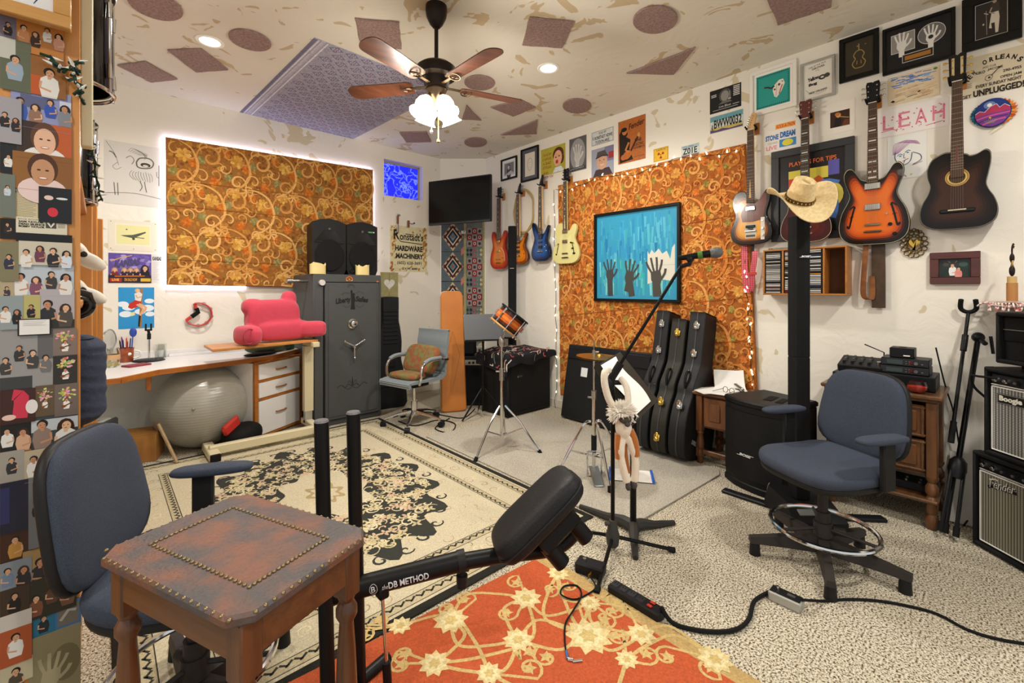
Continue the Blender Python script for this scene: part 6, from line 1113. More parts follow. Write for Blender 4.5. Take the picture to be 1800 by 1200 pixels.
for k,(pts,lab) in enumerate((([(700,740),(730,748),(770,738),(800,745),(790,760),(765,752),(790,735)],'thin black cable looped on the carpet behind the office chair'),([(700,726),(740,722),(780,730),(815,734),(835,718)],'black cable running on the carpet to the small amplifier'))): cable('cable',[Vector(fl(x,y,.006)) for x,y in pts],.0055,RUBBER,lab)
# ================================================================ RIGHT WALL FLOOR THINGS
def lean(x,y,z,ang,rz=0.0): return Matrix.Translation((x,y,z)) @ rotz(rz) @ Matrix.Rotation(ang,4,'Y')
CASEV = mat('black_case_vinyl','#202022',.5,bump=.2,bs=240);CASEG = mat('olive_black_case_vinyl','#2b2a24',.5,bump=.2,bs=240)
def gcase(label,y0,y1,L,m,hw_,latches,xb=3.48,lug=True,wt=.11,wb_=.265):
    t = thing('guitar_case',label,'guitar case',(xb,y0,0),0);Mt = Matrix.Rotation(R(13.0),4,'Y')
    half = [(.13,0),(wb_*.86,.035),(wb_,.2),(wb_*.93,.36),(wb_*.75,.48),(wb_*.72,.56),(wt*1.15,.70),(wt,.78),(wt,L-.03),(wt*.85,L)]
    out = [(p.x,p.z) for p in smooth([(x,0,z) for x,z in half]+[(-x,0,z) for x,z in half[::-1]],4,True)]
    mid = (y1-y0) / 2;obj('lid',MB(Mt).prism(out,0,mid-.002,.006),m,t);obj('shell',MB(Mt).prism([(x,z) for x,z in out],mid+.002,y1-y0,.006),m,t);obj('rim_band',MB(Mt).prism([(x*1.012,z*1.002) for x,z in out],mid-.006,mid+.006),mat('case_binding','#3c3c3c',.4),t)
    edge_ = lambda z: -(wt*1.0 if z > .76 else wt+(wb_*.75-wt)*max(0,(.72-z))/.24 if z > .5 else wb_*(.75 if z > .48 else .97 if z > .1 else .8)) - .004
    for z,g in latches:
        x = edge_(z);lm = GOLD if g else CHROME;o = obj('latch',MB(Mt).box((x-.004,mid,z),(.012,.05,.05),.005).box((x-.012,mid,z+.004),(.012,.026,.07),.005).sup((x-.016,mid,z-.012),(.01,.018,.018),n=10,m=6),lm,t)
    zc = .60;x = edge_(zc);obj('handle',MB(Mt).tube(smooth([(x,mid,zc-.07),(x-.035,mid,zc-.06),(x-.05,mid,zc),(x-.035,mid,zc+.06),(x,mid,zc+.07)],4),.011,8),BLK,t)
    for s_ in (-1,1): obj('handle_ring',MB(Mt).ring((x-.006,mid,zc+s_*.072),.012,.0035,12,6,(0,1,0)),lm,t)
    for k in range(4): obj('rivet',MB(Mt).sup((-.11+.05*k,mid,-.002),(.007,.007,.006),n=8,m=6),CHROME,t)
    return t
c1 = gcase('black hard guitar case leaning on the wall, nearest the side table',1.63,1.765,1.16,CASEV,.12,((1.05,0),(.82,0),(.40,0),(.1,0)))
c2 = gcase('olive-black hard guitar case with gold latches leaning between two black cases',1.79,1.92,1.10,CASEG,.12,((.98,1),(.40,1),(.12,1)))
c3 = gcase('black hard guitar case leaning on the wall, farthest from the side table',1.945,2.07,1.16,CASEV,.12,((1.05,0),(.82,0),(.36,1)))
A = Art(.15,.06,150,60,'#1d1d1d',.0006,-.0009);A.mb = MB();A.text('SUPERSONIC',4,10,142,34,'#c9c9c6',.03,.1);o = obj('bumper_sticker',A.mb,PRINT,c1);o.matrix_local = Matrix.Rotation(R(13),4,'Y') @ Matrix.Translation((-.07,0,.12)) @ Matrix.Rotation(R(15),4,'Y')
# flat black case behind
t = thing('flat_case','wide flat black case with a small white label leaning on the wall hanging','case',(3.60,2.62,0));Mt = Matrix.Rotation(R(10.5),4,'Y')
obj('shell',MB(Mt).box((0,.02,.39),(.09,1.0,.76),.012),CASE,t);obj('lid_ridge',MB(Mt).box((-.05,.02,.68),(.014,.96,.12),.004),BLK,t);obj('handle',MB(Mt).tube(smooth([(-.05,-.1,.70),(-.085,-.08,.70),(-.085,.04,.70),(-.05,.06,.70)],3),.009),BLK,t)
obj('white_label',MB(Mt).box((-.047,.27,.50),(.003,.08,.09)),mat('paper_label','#d8dadc',.5),t);obj('badge',MB(Mt).sup((-.047,-.36,.42),(.003,.016,.016),n=12,m=6),STEEL,t)
# side table
DOAK = wood('dark_oak','#7a4a26','#573218',.4,.2,'z');DOAKX = wood('dark_oak_top','#6e4223','#4c2b15',.4,.2,'y')
TP = [(.026,0),(.03,.015),(.03,.05),(.022,.06),(.028,.075),(.03,.1),(.026,.14),(.02,.17),(.028,.185),(.024,.20)]
t = thing('side_table','small dark oak side table with turned legs under the papers','side table',(3.425,1.475,0),heading(-1,0));w_,d_ = .29,.40
obj('top',MB().box((0,d_/2,.545),(w_+.05,d_+.04,.026),.006),DOAKX,t)
for sx in (-1,1):
    for y in (.025,d_-.025): obj('leg',MB().box((sx*(w_/2-.025),y,.39),(.05,.05,.28),.004).lathe([(r_*.95,z+.05) for r_,z in TP],14,(sx*(w_/2-.025),y,0)).box((sx*(w_/2-.025),y,.085),(.05,.05,.07),.004).lathe([(.02,0),(.024,.012),(.022,.05)],12,(sx*(w_/2-.025),y,0)),DOAK,t)
obj('cabinet_box',MB().box((0,d_/2,.405),(w_-.07,d_-.05,.25)),DOAK,t);obj('front_panel',MB().box((0,.01,.405),(w_-.12,.014,.22),.004).box((0,.002,.41),(w_-.20,.012,.14),.006),DOAK,t)
for y in (.025,d_-.025): obj('stretcher',MB().box((0,y,.09),(w_-.09,.03,.035),.004),DOAKX,t)
PAP = mat('white_paper','#e4e2dc',.7)
def paper(label,loc,rz,w_,h_,curl,m=PAP):
    o = obj('paper_sheet',MB().sheet(lambda u,v: ((u-.5)*w_,(v-.5)*h_,.0012+curl*(max(0,u-.55) ** 2*2+.25*max(0,.3-v) ** 2)),10,8,.001),m);put(o,loc,rz);return tag(o,label,'paper')
paper('white sheet of paper with its corner curled up at the back of the side table',(3.64,1.44,.5605),.5,.28,.22,.32);paper('white sheet of paper lying flat across the left corner of the side table',(3.52,1.52,.5625),-.6,.30,.22,.03);paper('white sheet of paper lying across the front of the side table',(3.52,1.43,.5640),.2,.26,.2,.04)
t = thing('eyeglasses','pair of glasses lying on the papers on the side table','glasses',(3.5,1.40,.568),1.2)
for s_ in (-1,1): obj('rim',MB().ring((s_*.03,0,.018),.022,.002,18,6,(0,1,.1)),BLKM,t);obj('temple',MB().tube([(s_*.053,0,.022),(s_*.058,.10,.008)],.0018,6),BLKM,t)
obj('bridge',MB().tube([(-.009,0,.022),(.009,0,.022)],.002,6),BLKM,t)
t = thing('stapler','small black stapler on the papers on the side table','stapler',(3.62,1.37,.568),.8);obj('base',MB().box((0,0,.006),(.12,.03,.008),.002),BLK,t);obj('arm',MB().box((.004,0,.03),(.12,.026,.018),.005,Matrix.Rotation(R(-8),4,'Y')).box((-.05,0,.018),(.02,.024,.02),.003),STEEL,t)
# bass speaker box
f0,f1 = Vector((3.285,1.348,0)),Vector((3.157,.946,0));cc = (f0+f1) / 2;ang = math.atan2(f1.y-f0.y,f1.x-f0.x);wB = (f1-f0).length;HB = .60
t = thing('bass_speaker','black curved-front bass speaker box beside the side table','loudspeaker',cc,ang)
pr = [(-wB/2,.02),(-wB*.25,-.022),(0,-.032),(wB*.25,-.022),(wB/2,.02),(wB/2-.02,.40),(-wB/2+.02,.40)]
sl = lambda P,n: [(q.x,q.y) for q in smooth([(x,y,0) for x,y in P],n)]
fr_ = sl(pr[:5],4);obj('cabinet',MB().slab(fr_+pr[5:],.045,HB-.04,.004),SPK,t);obj('front_grille',MB().slab(fr_+[(wB/2-.012,.03),(-wB/2+.012,.03)],.075,HB-.075,.002).slab([(x,y-.004) for x,y in fr_]+[(x,y+.012) for x,y in fr_[::-1]],.08,HB-.08),GRILL,t)
obj('top_cap',MB().slab([(x*1.03,y*1.03-.006) for x,y in fr_+pr[5:]],HB-.042,HB,.01),SPK,t);obj('base_cap',MB().slab([(x*1.02,y*1.02-.004) for x,y in fr_+pr[5:]],0,.047,.006),SPK,t)
obj('handle_recess',MB().box((.02,.18,HB+.001),(.055,.15,.005),.002,rotz(.3)).box((.10,.18,HB+.001),(.045,.15,.005),.002,rotz(.3)),mat('recess_black','#050505',.8),t)
A = Art(.13,.03,130,30,'#1a1a1a',.0006,-.0365);A.mb = MB();A.text('BOSE',22,6,82,18,'#d8d8d6',.05,.35);A.rect(2,21,24,24,'#d8d8d6');A.rect(104,6,128,9,'#d8d8d6');o = obj('name_badge',A.mb,PRINT,t);o.location = (-.01,-.003,.235);
# near tower speaker on its power stand, wearing the hat
TW = at(1404.5,700,2.65);ps_ = thing('power_stand','low black power base with flat legs under the near column speaker','speaker stand',(TW.x+.02,TW.y-.01,0),FACE)
obj('housing',MB().add([(-.15,-.17,.02),(.15,-.17,.02),(.15,.14,.02),(-.15,.14,.02),(-.13,-.06,.125),(.13,-.06,.125),(.13,.12,.14),(-.13,.12,.14),(-.15,-.17,.05),(.15,-.17,.05)],[(3,2,1,0),(4,5,6,7),(8,9,5,4),(0,1,9,8),(1,2,6,5,9),(3,0,8,4,7),(2,3,7,6)]),SPK,ps_)
obj('handle_window',MB().box((-.01,-.116,.088),(.17,.008,.04),.003,Matrix.Rotation(R(-55),4,'X')),mat('grey_window','#6f7272',.3),ps_)
for a in (2.3,-.08,.9): obj('leg',MB(rotz(a)).box((.28,0,.012),(.36,.06,.02),.006),BLK,ps_)
t = tower('black column speaker wearing the cowboy hat on top',(TW.x,TW.y,0),1.775-.13,.13);t['category'] = 'tower speaker'
for ch in t.children: ch.scale = (.96,.96,1)
A = Art(.07,.018,70,18,'#1a1a1a',.0006,-.0505);A.mb = MB();A.text('BOSE',12,3,46,11,'#e6e6e6',.05,.35);A.rect(2,12,13,14,'#e6e6e6');A.rect(58,3,68,5,'#e6e6e6');o = obj('name_label',A.mb,PRINT,t);o.location = (0,-.006,at(1404,453,2.70).z-.13)
STRAW = mat('straw','#e2cb9a',.7,c2='#d6bb84',ns=70,bump=.3,bs=260);hat = thing('cowboy_hat','straw cowboy hat with a studded dark band tilted on top of the black column speaker','hat',at(1405,352,2.59),FACE);Mh = Matrix.Rotation(R(-7),4,'Y') @ Matrix.Rotation(R(36),4,'X') @ Matrix.Diagonal((.7,.74,.9,1))
def hatf(u,v):
    a = 2 * PI * u;c_,s_ = math.cos(a),math.sin(a)
    if v < .5:
        f = v / .5;rr_ = .235 - .135 * f;z = .10 * abs(c_) ** 3 * (1-f) ** 1.2 - .045 * abs(s_) ** 2 * (1-f);return Vector((rr_*c_*1.0,rr_*s_*(1.12-.0*f),z))
    f = (v-.5) / .5
    if f < .7: g = f / .7;rr_ = .10 - .022 * g;return Vector((rr_*c_*(1-.12*g),rr_*s_*1.18,.002+.135*g-.01*g*s_))
    g = (f-.7) / .3;rr_ = .078 * (1-g);x,y = rr_ * c_ * .88,rr_ * s_ * 1.18
    return Vector((x,y,.137+.008*math.sin(g*PI)-.038*math.exp(-(x/.022) ** 2)*g-.018*math.exp(-((abs(x)-.05)/.016) ** 2)*max(0,-y/.08)))
o = obj('hat_body',MB(Mh).grid(hatf,56,36,True),STRAW,hat,angle=80);sd = o.modifiers.new('thickness','SOLIDIFY');sd.thickness = .004
b = MB(Mh);b.lathe([(.1015,.006),(.0985,.03),(.095,.03),(.098,.006)],40,M=Matrix.Diagonal((1,1.18,1,1)),cap=False);obj('hat_band',b,LEAD,hat)
for k in range(24): a = 2 * PI * k / 24;obj('stud',MB(Mh).sup((.102*math.cos(a),.12*math.sin(a),.018),(.005,.005,.007),n=8,m=6),GOLD,hat)
# hi-hat
p = fl(1044,838);t = thing('hi_hat','chrome hi-hat stand with a brass cymbal','hi-hat',(p.x,p.y,0),FACE);CYM = mat('bronze_cymbal','#b58a3c',.3,1.0,bump=.05,bs=200)
zc = .865
for a in (R(188),R(-78),R(20)): d_ = Vector((math.cos(a),math.sin(a),0));l_ = obj('leg',MB().tube(smooth([Vector((0,0,.40))+d_*.025,Vector((0,0,.385))+d_*.07,d_*.16+Vector((0,0,.24)),d_*.27+Vector((0,0,.03))],3),.010,8).tube([Vector((0,0,.15)),d_*.18+Vector((0,0,.2))],.006,6),CHROME,t);obj('rubber_foot',MB().cyl(d_*.262+Vector((0,0,.05)),d_*.278+Vector((0,0,0)),.011,.017,10),RUBBER,l_)
obj('lower_tube',MB().cyl((0,0,.06),(0,0,.62),.014,n=14),CHROME,t);obj('clamp',MB().cyl((0,0,.56),(0,0,.62),.02,n=12).cyl((0,0,.57),(-.045,0,.575),.007),STEEL,t);obj('pull_rod',MB().cyl((0,0,.6),(0,0,zc+.12),.0045,n=8).cyl((0,0,.62),(0,0,zc),.008),CHROME,t);obj('clutch',MB().cyl((0,0,zc+.01),(0,0,zc+.045),.013,n=12).cyl((0,0,zc+.03),(.035,0,zc+.033),.007),STEEL,t)
prof = lambda s_,z0: [(.004,z0+s_*.022),(.025,z0+s_*.02),(.035,z0+s_*.01),(.17,z0),(.17,z0-s_*.0015),(.035,z0+s_*.008),(.0,z0+s_*.018)]
Mc = Matrix.Rotation(R(3),4,'Y');obj('top_cymbal',MB(Mc).lathe(prof(1,zc),40,cap=False),CYM,t);obj('bottom_cymbal',MB(Mc).lathe(prof(-1,zc-.01),40,cap=False),CYM,t)
obj('pedal_frame',MB().tube(smooth([(-.05,-.02,.01),(-.05,-.02,.17),(-.03,-.02,.19),(.03,-.02,.19),(.05,-.02,.17),(.05,-.02,.01)],3),.007,8).tube([(-.05,-.02,.012),(.05,-.02,.012)],.006),CHROME,t);obj('footboard',MB().box((0,-.09,.045),(.07,.22,.008),.003,Matrix.Rotation(R(14),4,'X')),STEEL,t);obj('spring_housing',MB().cyl((0,0,.18),(0,0,.30),.02,n=12),BLK,t)
# music stand with sheets
P1,P2,P3 = at(1044,645,2.62),at(1090,618,2.92),at(1157,703,2.52);P4 = P1 + P3 - P2;ctr = (P1+P2+P3+P4) / 4;mb_ = fl(1113,935)
t = thing('music_stand','black music stand with a cast tripod foot behind the plush lemur','music stand',(mb_.x,mb_.y,0));loc = lambda q: q - Vector((mb_.x,mb_.y,0));n_ = (P2-P1).cross(P3-P2).normalized();n_ = n_ if n_.z > 0 else -n_
def plate_(Q,th): m_ = MB();Q = [loc(q) for q in Q];m_.add(Q+[q-n_*th for q in Q],[(0,1,2,3),(7,6,5,4),(0,4,5,1),(1,5,6,2),(2,6,7,3),(3,7,4,0)]);return m_
obj('desk_plate',plate_([P1,P2,P3,P4],.006),mat('dark_desk_metal','#35342f',.45,.3),t);e1 = (P1-P2).normalized()
lq = [P1,P1+n_*.045,P4+n_*.045,P4];obj('ledge',plate_([P1+e1*.0,P1+n_*.05,P4+n_*.05,P4],.004),mat('dark_desk_metal','#35342f',.45,.3),t)
top = loc(ctr-n_*.03);obj('pole',MB().tube([(0,0,.03),(0,0,top.z-.1)],.0175,14).tube([(0,0,top.z-.12),top-Vector((0,0,.02))],.011,10),BLKM,t);obj('tilt_joint',MB().sup(top,(.03,.03,.03),n=12,m=8),BLK,t)
for q,fx in ((fl(1185,922),1),(fl(1117,985),1),(fl(1020,893),1)):
    d_ = Vector((q.x-mb_.x,q.y-mb_.y,0));obj('foot',MB().tube([Vector((0,0,.035)),d_*.2+Vector((0,0,.04)),d_*.5+Vector((0,0,.022)),d_+Vector((0,0,.012))],[.034,.03,.022,.014],8),mat('cast_iron_black','#3a3936',.5,.3),t)
q0 = P2.lerp(P1,.12) + n_ * .004;q1 = P2.lerp(P3,.93) + (P1-P2) * .06 + n_ * .004;
def ps(u,v): q = P2.lerp(P3,.04+.9*u) + (P1-P2) * (.24+.6*v+.06*math.sin(u*6)) + n_ * (.004+.012*math.sin(u*PI)*v);return q
o = obj('sheet_music',MB().sheet(ps,12,6,.0012),PAP);tag(o,'white sheet of paper lying on the music stand behind the plush lemur','paper')
# microphone stand with boom and microphone
MS = fl(1077,968);t = thing('boom_stand','black tripod boom stand holding the microphone','microphone stand',(MS.x,MS.y,0));L_ = lambda q: Vector(q) - Vector((MS.x,MS.y,0))
for q in (fl(1184,971),fl(1049,1046),fl(1000,934)): d_ = L_(q);d_.z = 0;l_ = obj('leg',MB().tube([Vector((0,0,.075))+d_*.05,d_+Vector((0,0,.014))],.0095,8),BLKM,t);obj('rubber_foot',MB().tube([d_*.92+Vector((0,0,.018)),d_*1.02+Vector((0,0,.013))],.0135,10),RUBBER,l_)
d0 = .675 * MS.x + .738 * MS.y;zt_ = at(1072,672,d0).z;obj('hub',MB().lathe([(.022,.025),(.03,.035),(.036,.08),(.026,.12),(.018,.16),(0,.165)],16).cyl((0,0,.14),(-.035,.02,.145),.01,n=10),mat('hub_plastic','#3a3936',.5),t);obj('pole',MB().cyl((0,0,.1),(0,0,zt_),.0105,n=12),BLKM,t)
bp0 = at(1070,672,d0-.0);bp1 = at(1197,468,2.20);bd = (bp1-bp0).normalized();obj('boom_clutch',MB().cyl(L_(bp0-bd*.03),L_(bp0+bd*.12),.02,n=12).sup(L_(bp0)+Vector((.0,0,-.01)),(.035,.03,.045),n=14,m=8).cyl(L_(bp0),L_(bp0)+Vector((.05,-.045,0)),.013,n=10),BLK,t);obj('boom',MB().cyl(L_(bp0-bd*.07),L_(bp1),.0085,n=10),BLKM,t)
mdir = (at(1265,443,2.14)-at(1192,454,2.22)).normalized();m0 = at(1192,454,2.20);mc_ = m0 + mdir * .055;obj('mic_clip',MB().tube([L_(bp1),L_(mc_)-Vector((0,0,.035)),L_(mc_)-Vector((0,0,.02))],.011,8).box(L_(mc_)-Vector((0,0,.012)),(.035,.03,.03),.008),BLK,t)
mt = thing('microphone','black handheld microphone with a grey ball grille and green tape','microphone',m0);Mm = frame_to((0,0,0),mdir)
obj('handle',MB(Mm).lathe([(0,0),(.012,.001),(.0125,.02),(.0175,.12),(.018,.135),(.02,.145),(0,.146)],20),BLKM,mt);obj('green_tape',MB(Mm).lathe([(.0172,.09),(.0183,.09),(.019,.112),(.0178,.112)],20,cap=False),mat('green_tape','#4c7a2a',.6),mt);obj('grille',MB(Mm).lathe([(.019,.146),(.0245,.158),(.026,.172),(.024,.186),(.014,.198),(0,.201)],20),mat('grey_mesh_ball','#6c6f70',.4,.6,bump=.5,bs=900),mt)
# plush lemur hanging from the stand
LM = at(1096,700,d0-.07);t = thing('plush_lemur','cream and orange plush lemur hanging by its arms from the boom stand','plush toy',LM,FACE);PX = lambda x,y,dy=0.0: Vector(((x-1096)/790*(d0-.07),dy,-(y-700)/790*(d0-.07)))
FUR = mat('cream_plush','#e4d8c4',.95,bump=.4,bs=200,sheen=.4);OFUR = mat('orange_plush','#b0651f',.95,bump=.4,bs=200,sheen=.4);WFUR = mat('white_fluff','#ece4d6',.95,sheen=.5);DFUR = mat('dark_plush','#45413f',.9,bump=.3,bs=200)
b = MB();b.tube(smooth([PX(1088,725),PX(1072,705),PX(1063,675),PX(1064,655,.01),PX(1074,652,.04)],4),.019,10);b.tube(smooth([PX(1102,722),PX(1105,700,.01),PX(1103,680,.03),PX(1095,668,.06)],4),.017,10)
b.sup(PX(1096,750),(.042,.04,.058),n=18,m=12);b.sup(PX(1095,727),(.05,.045,.045),n=18,m=12);b.tube(smooth([PX(1091,768),PX(1090,800,-.01),PX(1101,846,-.01)],4),[.024]*4+[.02]*5,10);b.tube(smooth([PX(1105,766),PX(1116,800),PX(1116,846)],4),[.024]*4+[.02]*5,10);blob('body',b,FUR,t,.006,3)
b = MB();b.tube(smooth([PX(1087,762,-.004),PX(1086,780,-.008),PX(1087,804,-.008)],4),.019,8);obj('orange_thigh',b,OFUR,t,angle=80);b = MB();b.tube(smooth([PX(1107,755,-.004),PX(1115,775,-.008),PX(1118,800,-.004)],4),.019,8);obj('orange_thigh',b,OFUR,t,angle=80);obj('orange_tail',MB().tube(smooth([PX(1100,770,.01),PX(1101,800,.012),PX(1106,832,.01)],4),.01,8),OFUR,t,angle=80)
rnd = random.Random(1);b = MB();cF = PX(1093,724)
b.sup(cF,(.044,.04,.036),n=16,m=10)
for k in range(700):
    v = Vector((rnd.gauss(0,1),rnd.gauss(0,1),rnd.gauss(0,1))).normalized();L = rnd.uniform(.02,.038)
    if v.y < -.1 and v.z < -.1 and abs(v.x) < .5: continue
    s_ = cF + Vector((v.x*.046,v.y*.042,v.z*.036));b.cyl(s_,s_+v*L+Vector((0,0,-.006)),.0055,.0008,4,False)
obj('head_fluff',b,WFUR,t,angle=80);b = MB();b.sup(PX(1096,733,-.035),(.032,.022,.022),n=14,m=10);b.sup(PX(1098,740,-.055),(.014,.014,.012),n=12,m=8);obj('face',b,DFUR,t,angle=80)
for s_ in (-1,1): obj('eye',MB().sup(PX(1096+s_*5,731,-.055),(.005,.004,.005),n=8,m=6),mat('amber_eye','#8a7a4a',.15),t)
obj('hand_foot',MB().sup(PX(1103,853,-.012),(.013,.02,.02),n=12,m=8),DFUR,t);obj('hand_foot',MB().sup(PX(1114,851,-.004),(.016,.02,.022),n=12,m=8),DFUR,t)
# clipboard on the floor
p = (fl(1075,830)+fl(1146,852)) / 2;t = thing('drawing_board','white board with blue ends lying on the pale grey rug','drawing board',(p.x,p.y,.018),-.95);obj('sheet',MB().box((0,0,.004),(.28,.2,.006),.002),WHITE,t)
for s_ in (-1,1): obj('blue_end',MB().tube([(s_*.145,-.1,.008),(s_*.145,.1,.008)],.010,8),mat('bright_blue_plastic','#2f64c8',.35),t)
# cabinet of drawers by the amps
CAB = wood('walnut_cabinet','#6e4522','#4c2e15',.4,.2,'z');CABX = wood('walnut_cabinet_top','#6b4726','#4a2f17',.4,.25,'y');t = thing('drawer_cabinet','carved dark wood cabinet with two raised-panel drawers and a low shelf','cabinet',(3.43,.505,0),heading(-1,0));w_,d_ = .52,.39
obj('top',MB().box((0,d_/2-.005,.742),(w_+.05,d_+.05,.024),.006).box((0,d_/2,.722),(w_+.02,d_+.02,.018),.004),CABX,t)
obj('case_side',MB().box((w_/2-.035,d_/2,.50),(.02,d_-.06,.42)).box((w_/2-.022,d_/2,.5),(.008,d_-.14,.3),.003),CAB,t);obj('case_side',MB().box((-w_/2+.035,d_/2,.50),(.02,d_-.06,.42)),CAB,t);obj('case_back',MB().box((0,d_-.02,.50),(w_-.08,.012,.42)),CAB,t);obj('case_bottom',MB().box((0,d_/2,.3),(w_-.08,d_-.05,.016)),CAB,t)
for z in (.60,.405):
    dr = obj('drawer',MB().box((0,.012,z),(w_-.11,.022,.18),.004).box((0,-.001,z),(w_-.17,.012,.12),.005),CAB,t);obj('drawer_moulding',MB().box((0,-.001,z+.078),(w_-.10,.016,.014),.004).box((0,-.001,z-.078),(w_-.10,.016,.014),.004).box((w_/2-.062,-.001,z),(.014,.016,.16),.004).box((-w_/2+.062,-.001,z),(.014,.016,.16),.004),CABX,dr);obj('knob',MB().sup((0,-.022,z),(.012,.014,.012),n=12,m=8),mat('aged_brass','#7a6238',.35,.9),dr)
LP_ = [(.024,0),(.03,.02),(.024,.05),(.018,.07),(.03,.10),(.032,.13),(.02,.16),(.026,.175),(.034,.21),(.03,.25),(.02,.28),(.03,.30)]
for sx in (-1,1):
    for y in (.02,d_-.03): obj('leg',MB().box((sx*(w_/2-.025),y,.50),(.05,.05,.42),.004).lathe([(.022,0),(.03,.02),(.03,.06),(.02,.085),(.026,.10),(.028,.15)],14,(sx*(w_/2-.025),y,0)).lathe([(.028,.17),(.02,.185),(.03,.205),(.03,.235),(.018,.26),(.03,.285),(.03,.295)],14,(sx*(w_/2-.025),y,0)),CAB,t)
obj('shelf',MB().box((0,d_/2-.01,.16),(w_+.01,d_+.02,.02),.006),CABX,t)
def gear(name,label,cat,x,y,z,w_,d_,h_,build=None):
    t = thing(name,label,cat,(x,y,z),heading(-1,0));obj('case',MB().box((0,d_/2,h_/2),(w_,d_,h_),.004),BLK,t)
    if build: build(t,w_,d_,h_)
    return t
PANEL = mat('grey_panel','#2c2e30',.4);LCD = mat('lcd_grey','#3f4a4c',.2)
def recv(t,w_,d_,h_):
    obj('front_panel',MB().box((0,-.002,h_/2),(w_-.008,.006,h_-.008),.001),PANEL,t);obj('display',MB().box((-w_*.2,-.006,h_/2),(w_*.34,.003,h_*.55),.001),LCD,t);obj('power_button',MB().box((w_*.36,-.006,h_*.4),(.01,.004,.006),.001),STEEL,t);obj('red_light',MB().box((w_*.13,-.006,h_*.5),(.02,.003,.016),.001),mat('red_window','#5a1418',.3),t);obj('knob',MB().cyl((w_*.24,-.004,h_/2),(w_*.24,-.016,h_/2),.009,n=14),STEEL,t);
    for k in range(4): obj('button',MB().box((w_*.04+(k % 2)*.014,-.006,h_*(.35+.3*(k // 2))),(.008,.004,.005),.001),STEEL,t)
gear('receiver','wide black amplifier unit at the bottom of the stack on the wooden cabinet','audio unit',3.52,.39,.755,.26,.26,.085,lambda t,w_,d_,h_: obj('front_panel',MB().box((0,-.002,h_/2),(w_-.01,.006,h_*.8),.001).box((0,-.006,h_*.25),(w_-.04,.004,.006),.001),mat('black_gloss_panel','#1c1c1e',.2),t))
gear('wireless_receiver','lower of two black wireless receivers stacked on the wooden cabinet','wireless receiver',3.55,.40,.841,.225,.17,.045,recv);gear('wireless_receiver','upper of two black wireless receivers stacked on the wooden cabinet','wireless receiver',3.56,.40,.887,.22,.17,.045,recv)
def cube(t,w_,d_,h_): obj('top_disc',MB().lathe([(0,.003),(.018,.002),(.02,0)],16,(0,d_/2,h_),cap=False),mat('recess_black','#050505',.8),t);obj('maker_mark',MB().box((w_*.2,-.001,h_*.25),(.03,.002,.006)),WHITE,t)
gear('transformer_box','small black square box on top of the upper wireless receiver','box',3.58,.415,.933,.115,.11,.06,cube)
gear('media_player','black box under the small mixer on the wooden cabinet','audio unit',3.56,.64,.755,.24,.2,.055,lambda t,w_,d_,h_: obj('front_mark',MB().box((-w_*.38,-.002,h_*.6),(.02,.003,.006)),WHITE,t))
t = thing('mixer','small black mixer with rows of knobs on the wooden cabinet','mixer',(3.55,.615,.811),heading(-1,0));Mx = Matrix.Rotation(R(14),4,'X');obj('case',MB(Mx).box((0,.09,.03),(.23,.18,.05),.006),BLK,t)
for i in range(4):
    for j in range(3): obj('knob',MB(Mx).cyl((-.085+i*.043,.04+j*.05,.055),(-.085+i*.043,.04+j*.05,.07),.009,.007,10),mat('knob_grey','#4a4a4a',.4) if j else BLK,t)
obj('big_knob',MB(Mx).cyl((.09,.06,.055),(.09,.06,.072),.013,.011,12),STEEL,t)
t = thing('candle_glass','round glass with red wax on the corner of the wooden cabinet','candle',(3.47,.335,.755));obj('bowl',MB().lathe([(0,0),(.03,0),(.046,.02),(.048,.04),(.04,.066),(.037,.066),(.045,.04),(.043,.021),(.028,.005),(0,.005)],24,cap=False),GL,t);obj('wax',MB().lathe([(0,.006),(.028,.006),(.0425,.021),(.044,.035),(0,.035)],22,cap=False),mat('red_wax','#c4301c',.4),t)
t = thing('flat_pedal_board','long black switch unit with pale buttons on the low shelf of the wooden cabinet','audio unit',(3.50,.45,.171),heading(-1,0));obj('case',MB().box((0,.09,.022),(.40,.16,.044),.006),BLK,t)
for k in range(14): obj('button',MB().cyl((-.18+(k % 7)*.06,.04+.05*(k // 7),.042),(-.18+(k % 7)*.06,.04+.05*(k // 7),.052),.006,n=8),STEEL,t)
cable('cable',[(3.80,.28,.99),(3.80,.24,.77),(3.79,.20,.60),(3.80,.17,.35),(3.72,.12,.1),(3.6,.15,.012)],.004,RUBBER,'black cable hanging down the wall beside the wooden cabinet')
t = thing('antenna_wire','thin black aerial wire rising behind the wireless receivers','aerial',(3.74,.52,.89));obj('rod',MB().tube([(0,0,-.13),(0,.0,.05),(-.06,.09,.10)],.004,6),BLK,t)
# folded boom stand leaning on the wall
t = thing('folded_boom_stand','folded black boom stand leaning against the wall between the cabinet and the amplifiers','microphone stand',(0,0,0));b0,b1 = Vector((3.37,.205,.03)),Vector((3.80,.095,1.10));ax = (b1-b0).normalized();ptb = lambda f: b0 + (b1-b0) * f
obj('pole',MB().cyl(ptb(.3),ptb(.95),.013,n=12),BLKM,t);obj('leg_collar',MB().tube([ptb(.26),ptb(.30),ptb(.34),ptb(.36)],[.03,.04,.036,.018],12),BLK,t);sid = ax.cross(Vector((0,0,1))).normalized();
for k in range(3): o_ = (sid*math.cos(2.1*k)+sid.cross(ax)*math.sin(2.1*k));l_ = obj('leg',MB().cyl(ptb(.30)+o_*.028,ptb(.03)+o_*.034,.009,n=8),BLKM,t);obj('rubber_foot',MB().cyl(ptb(.045)+o_*.034,ptb(.0)+o_*.036,.014,n=10),RUBBER,l_)
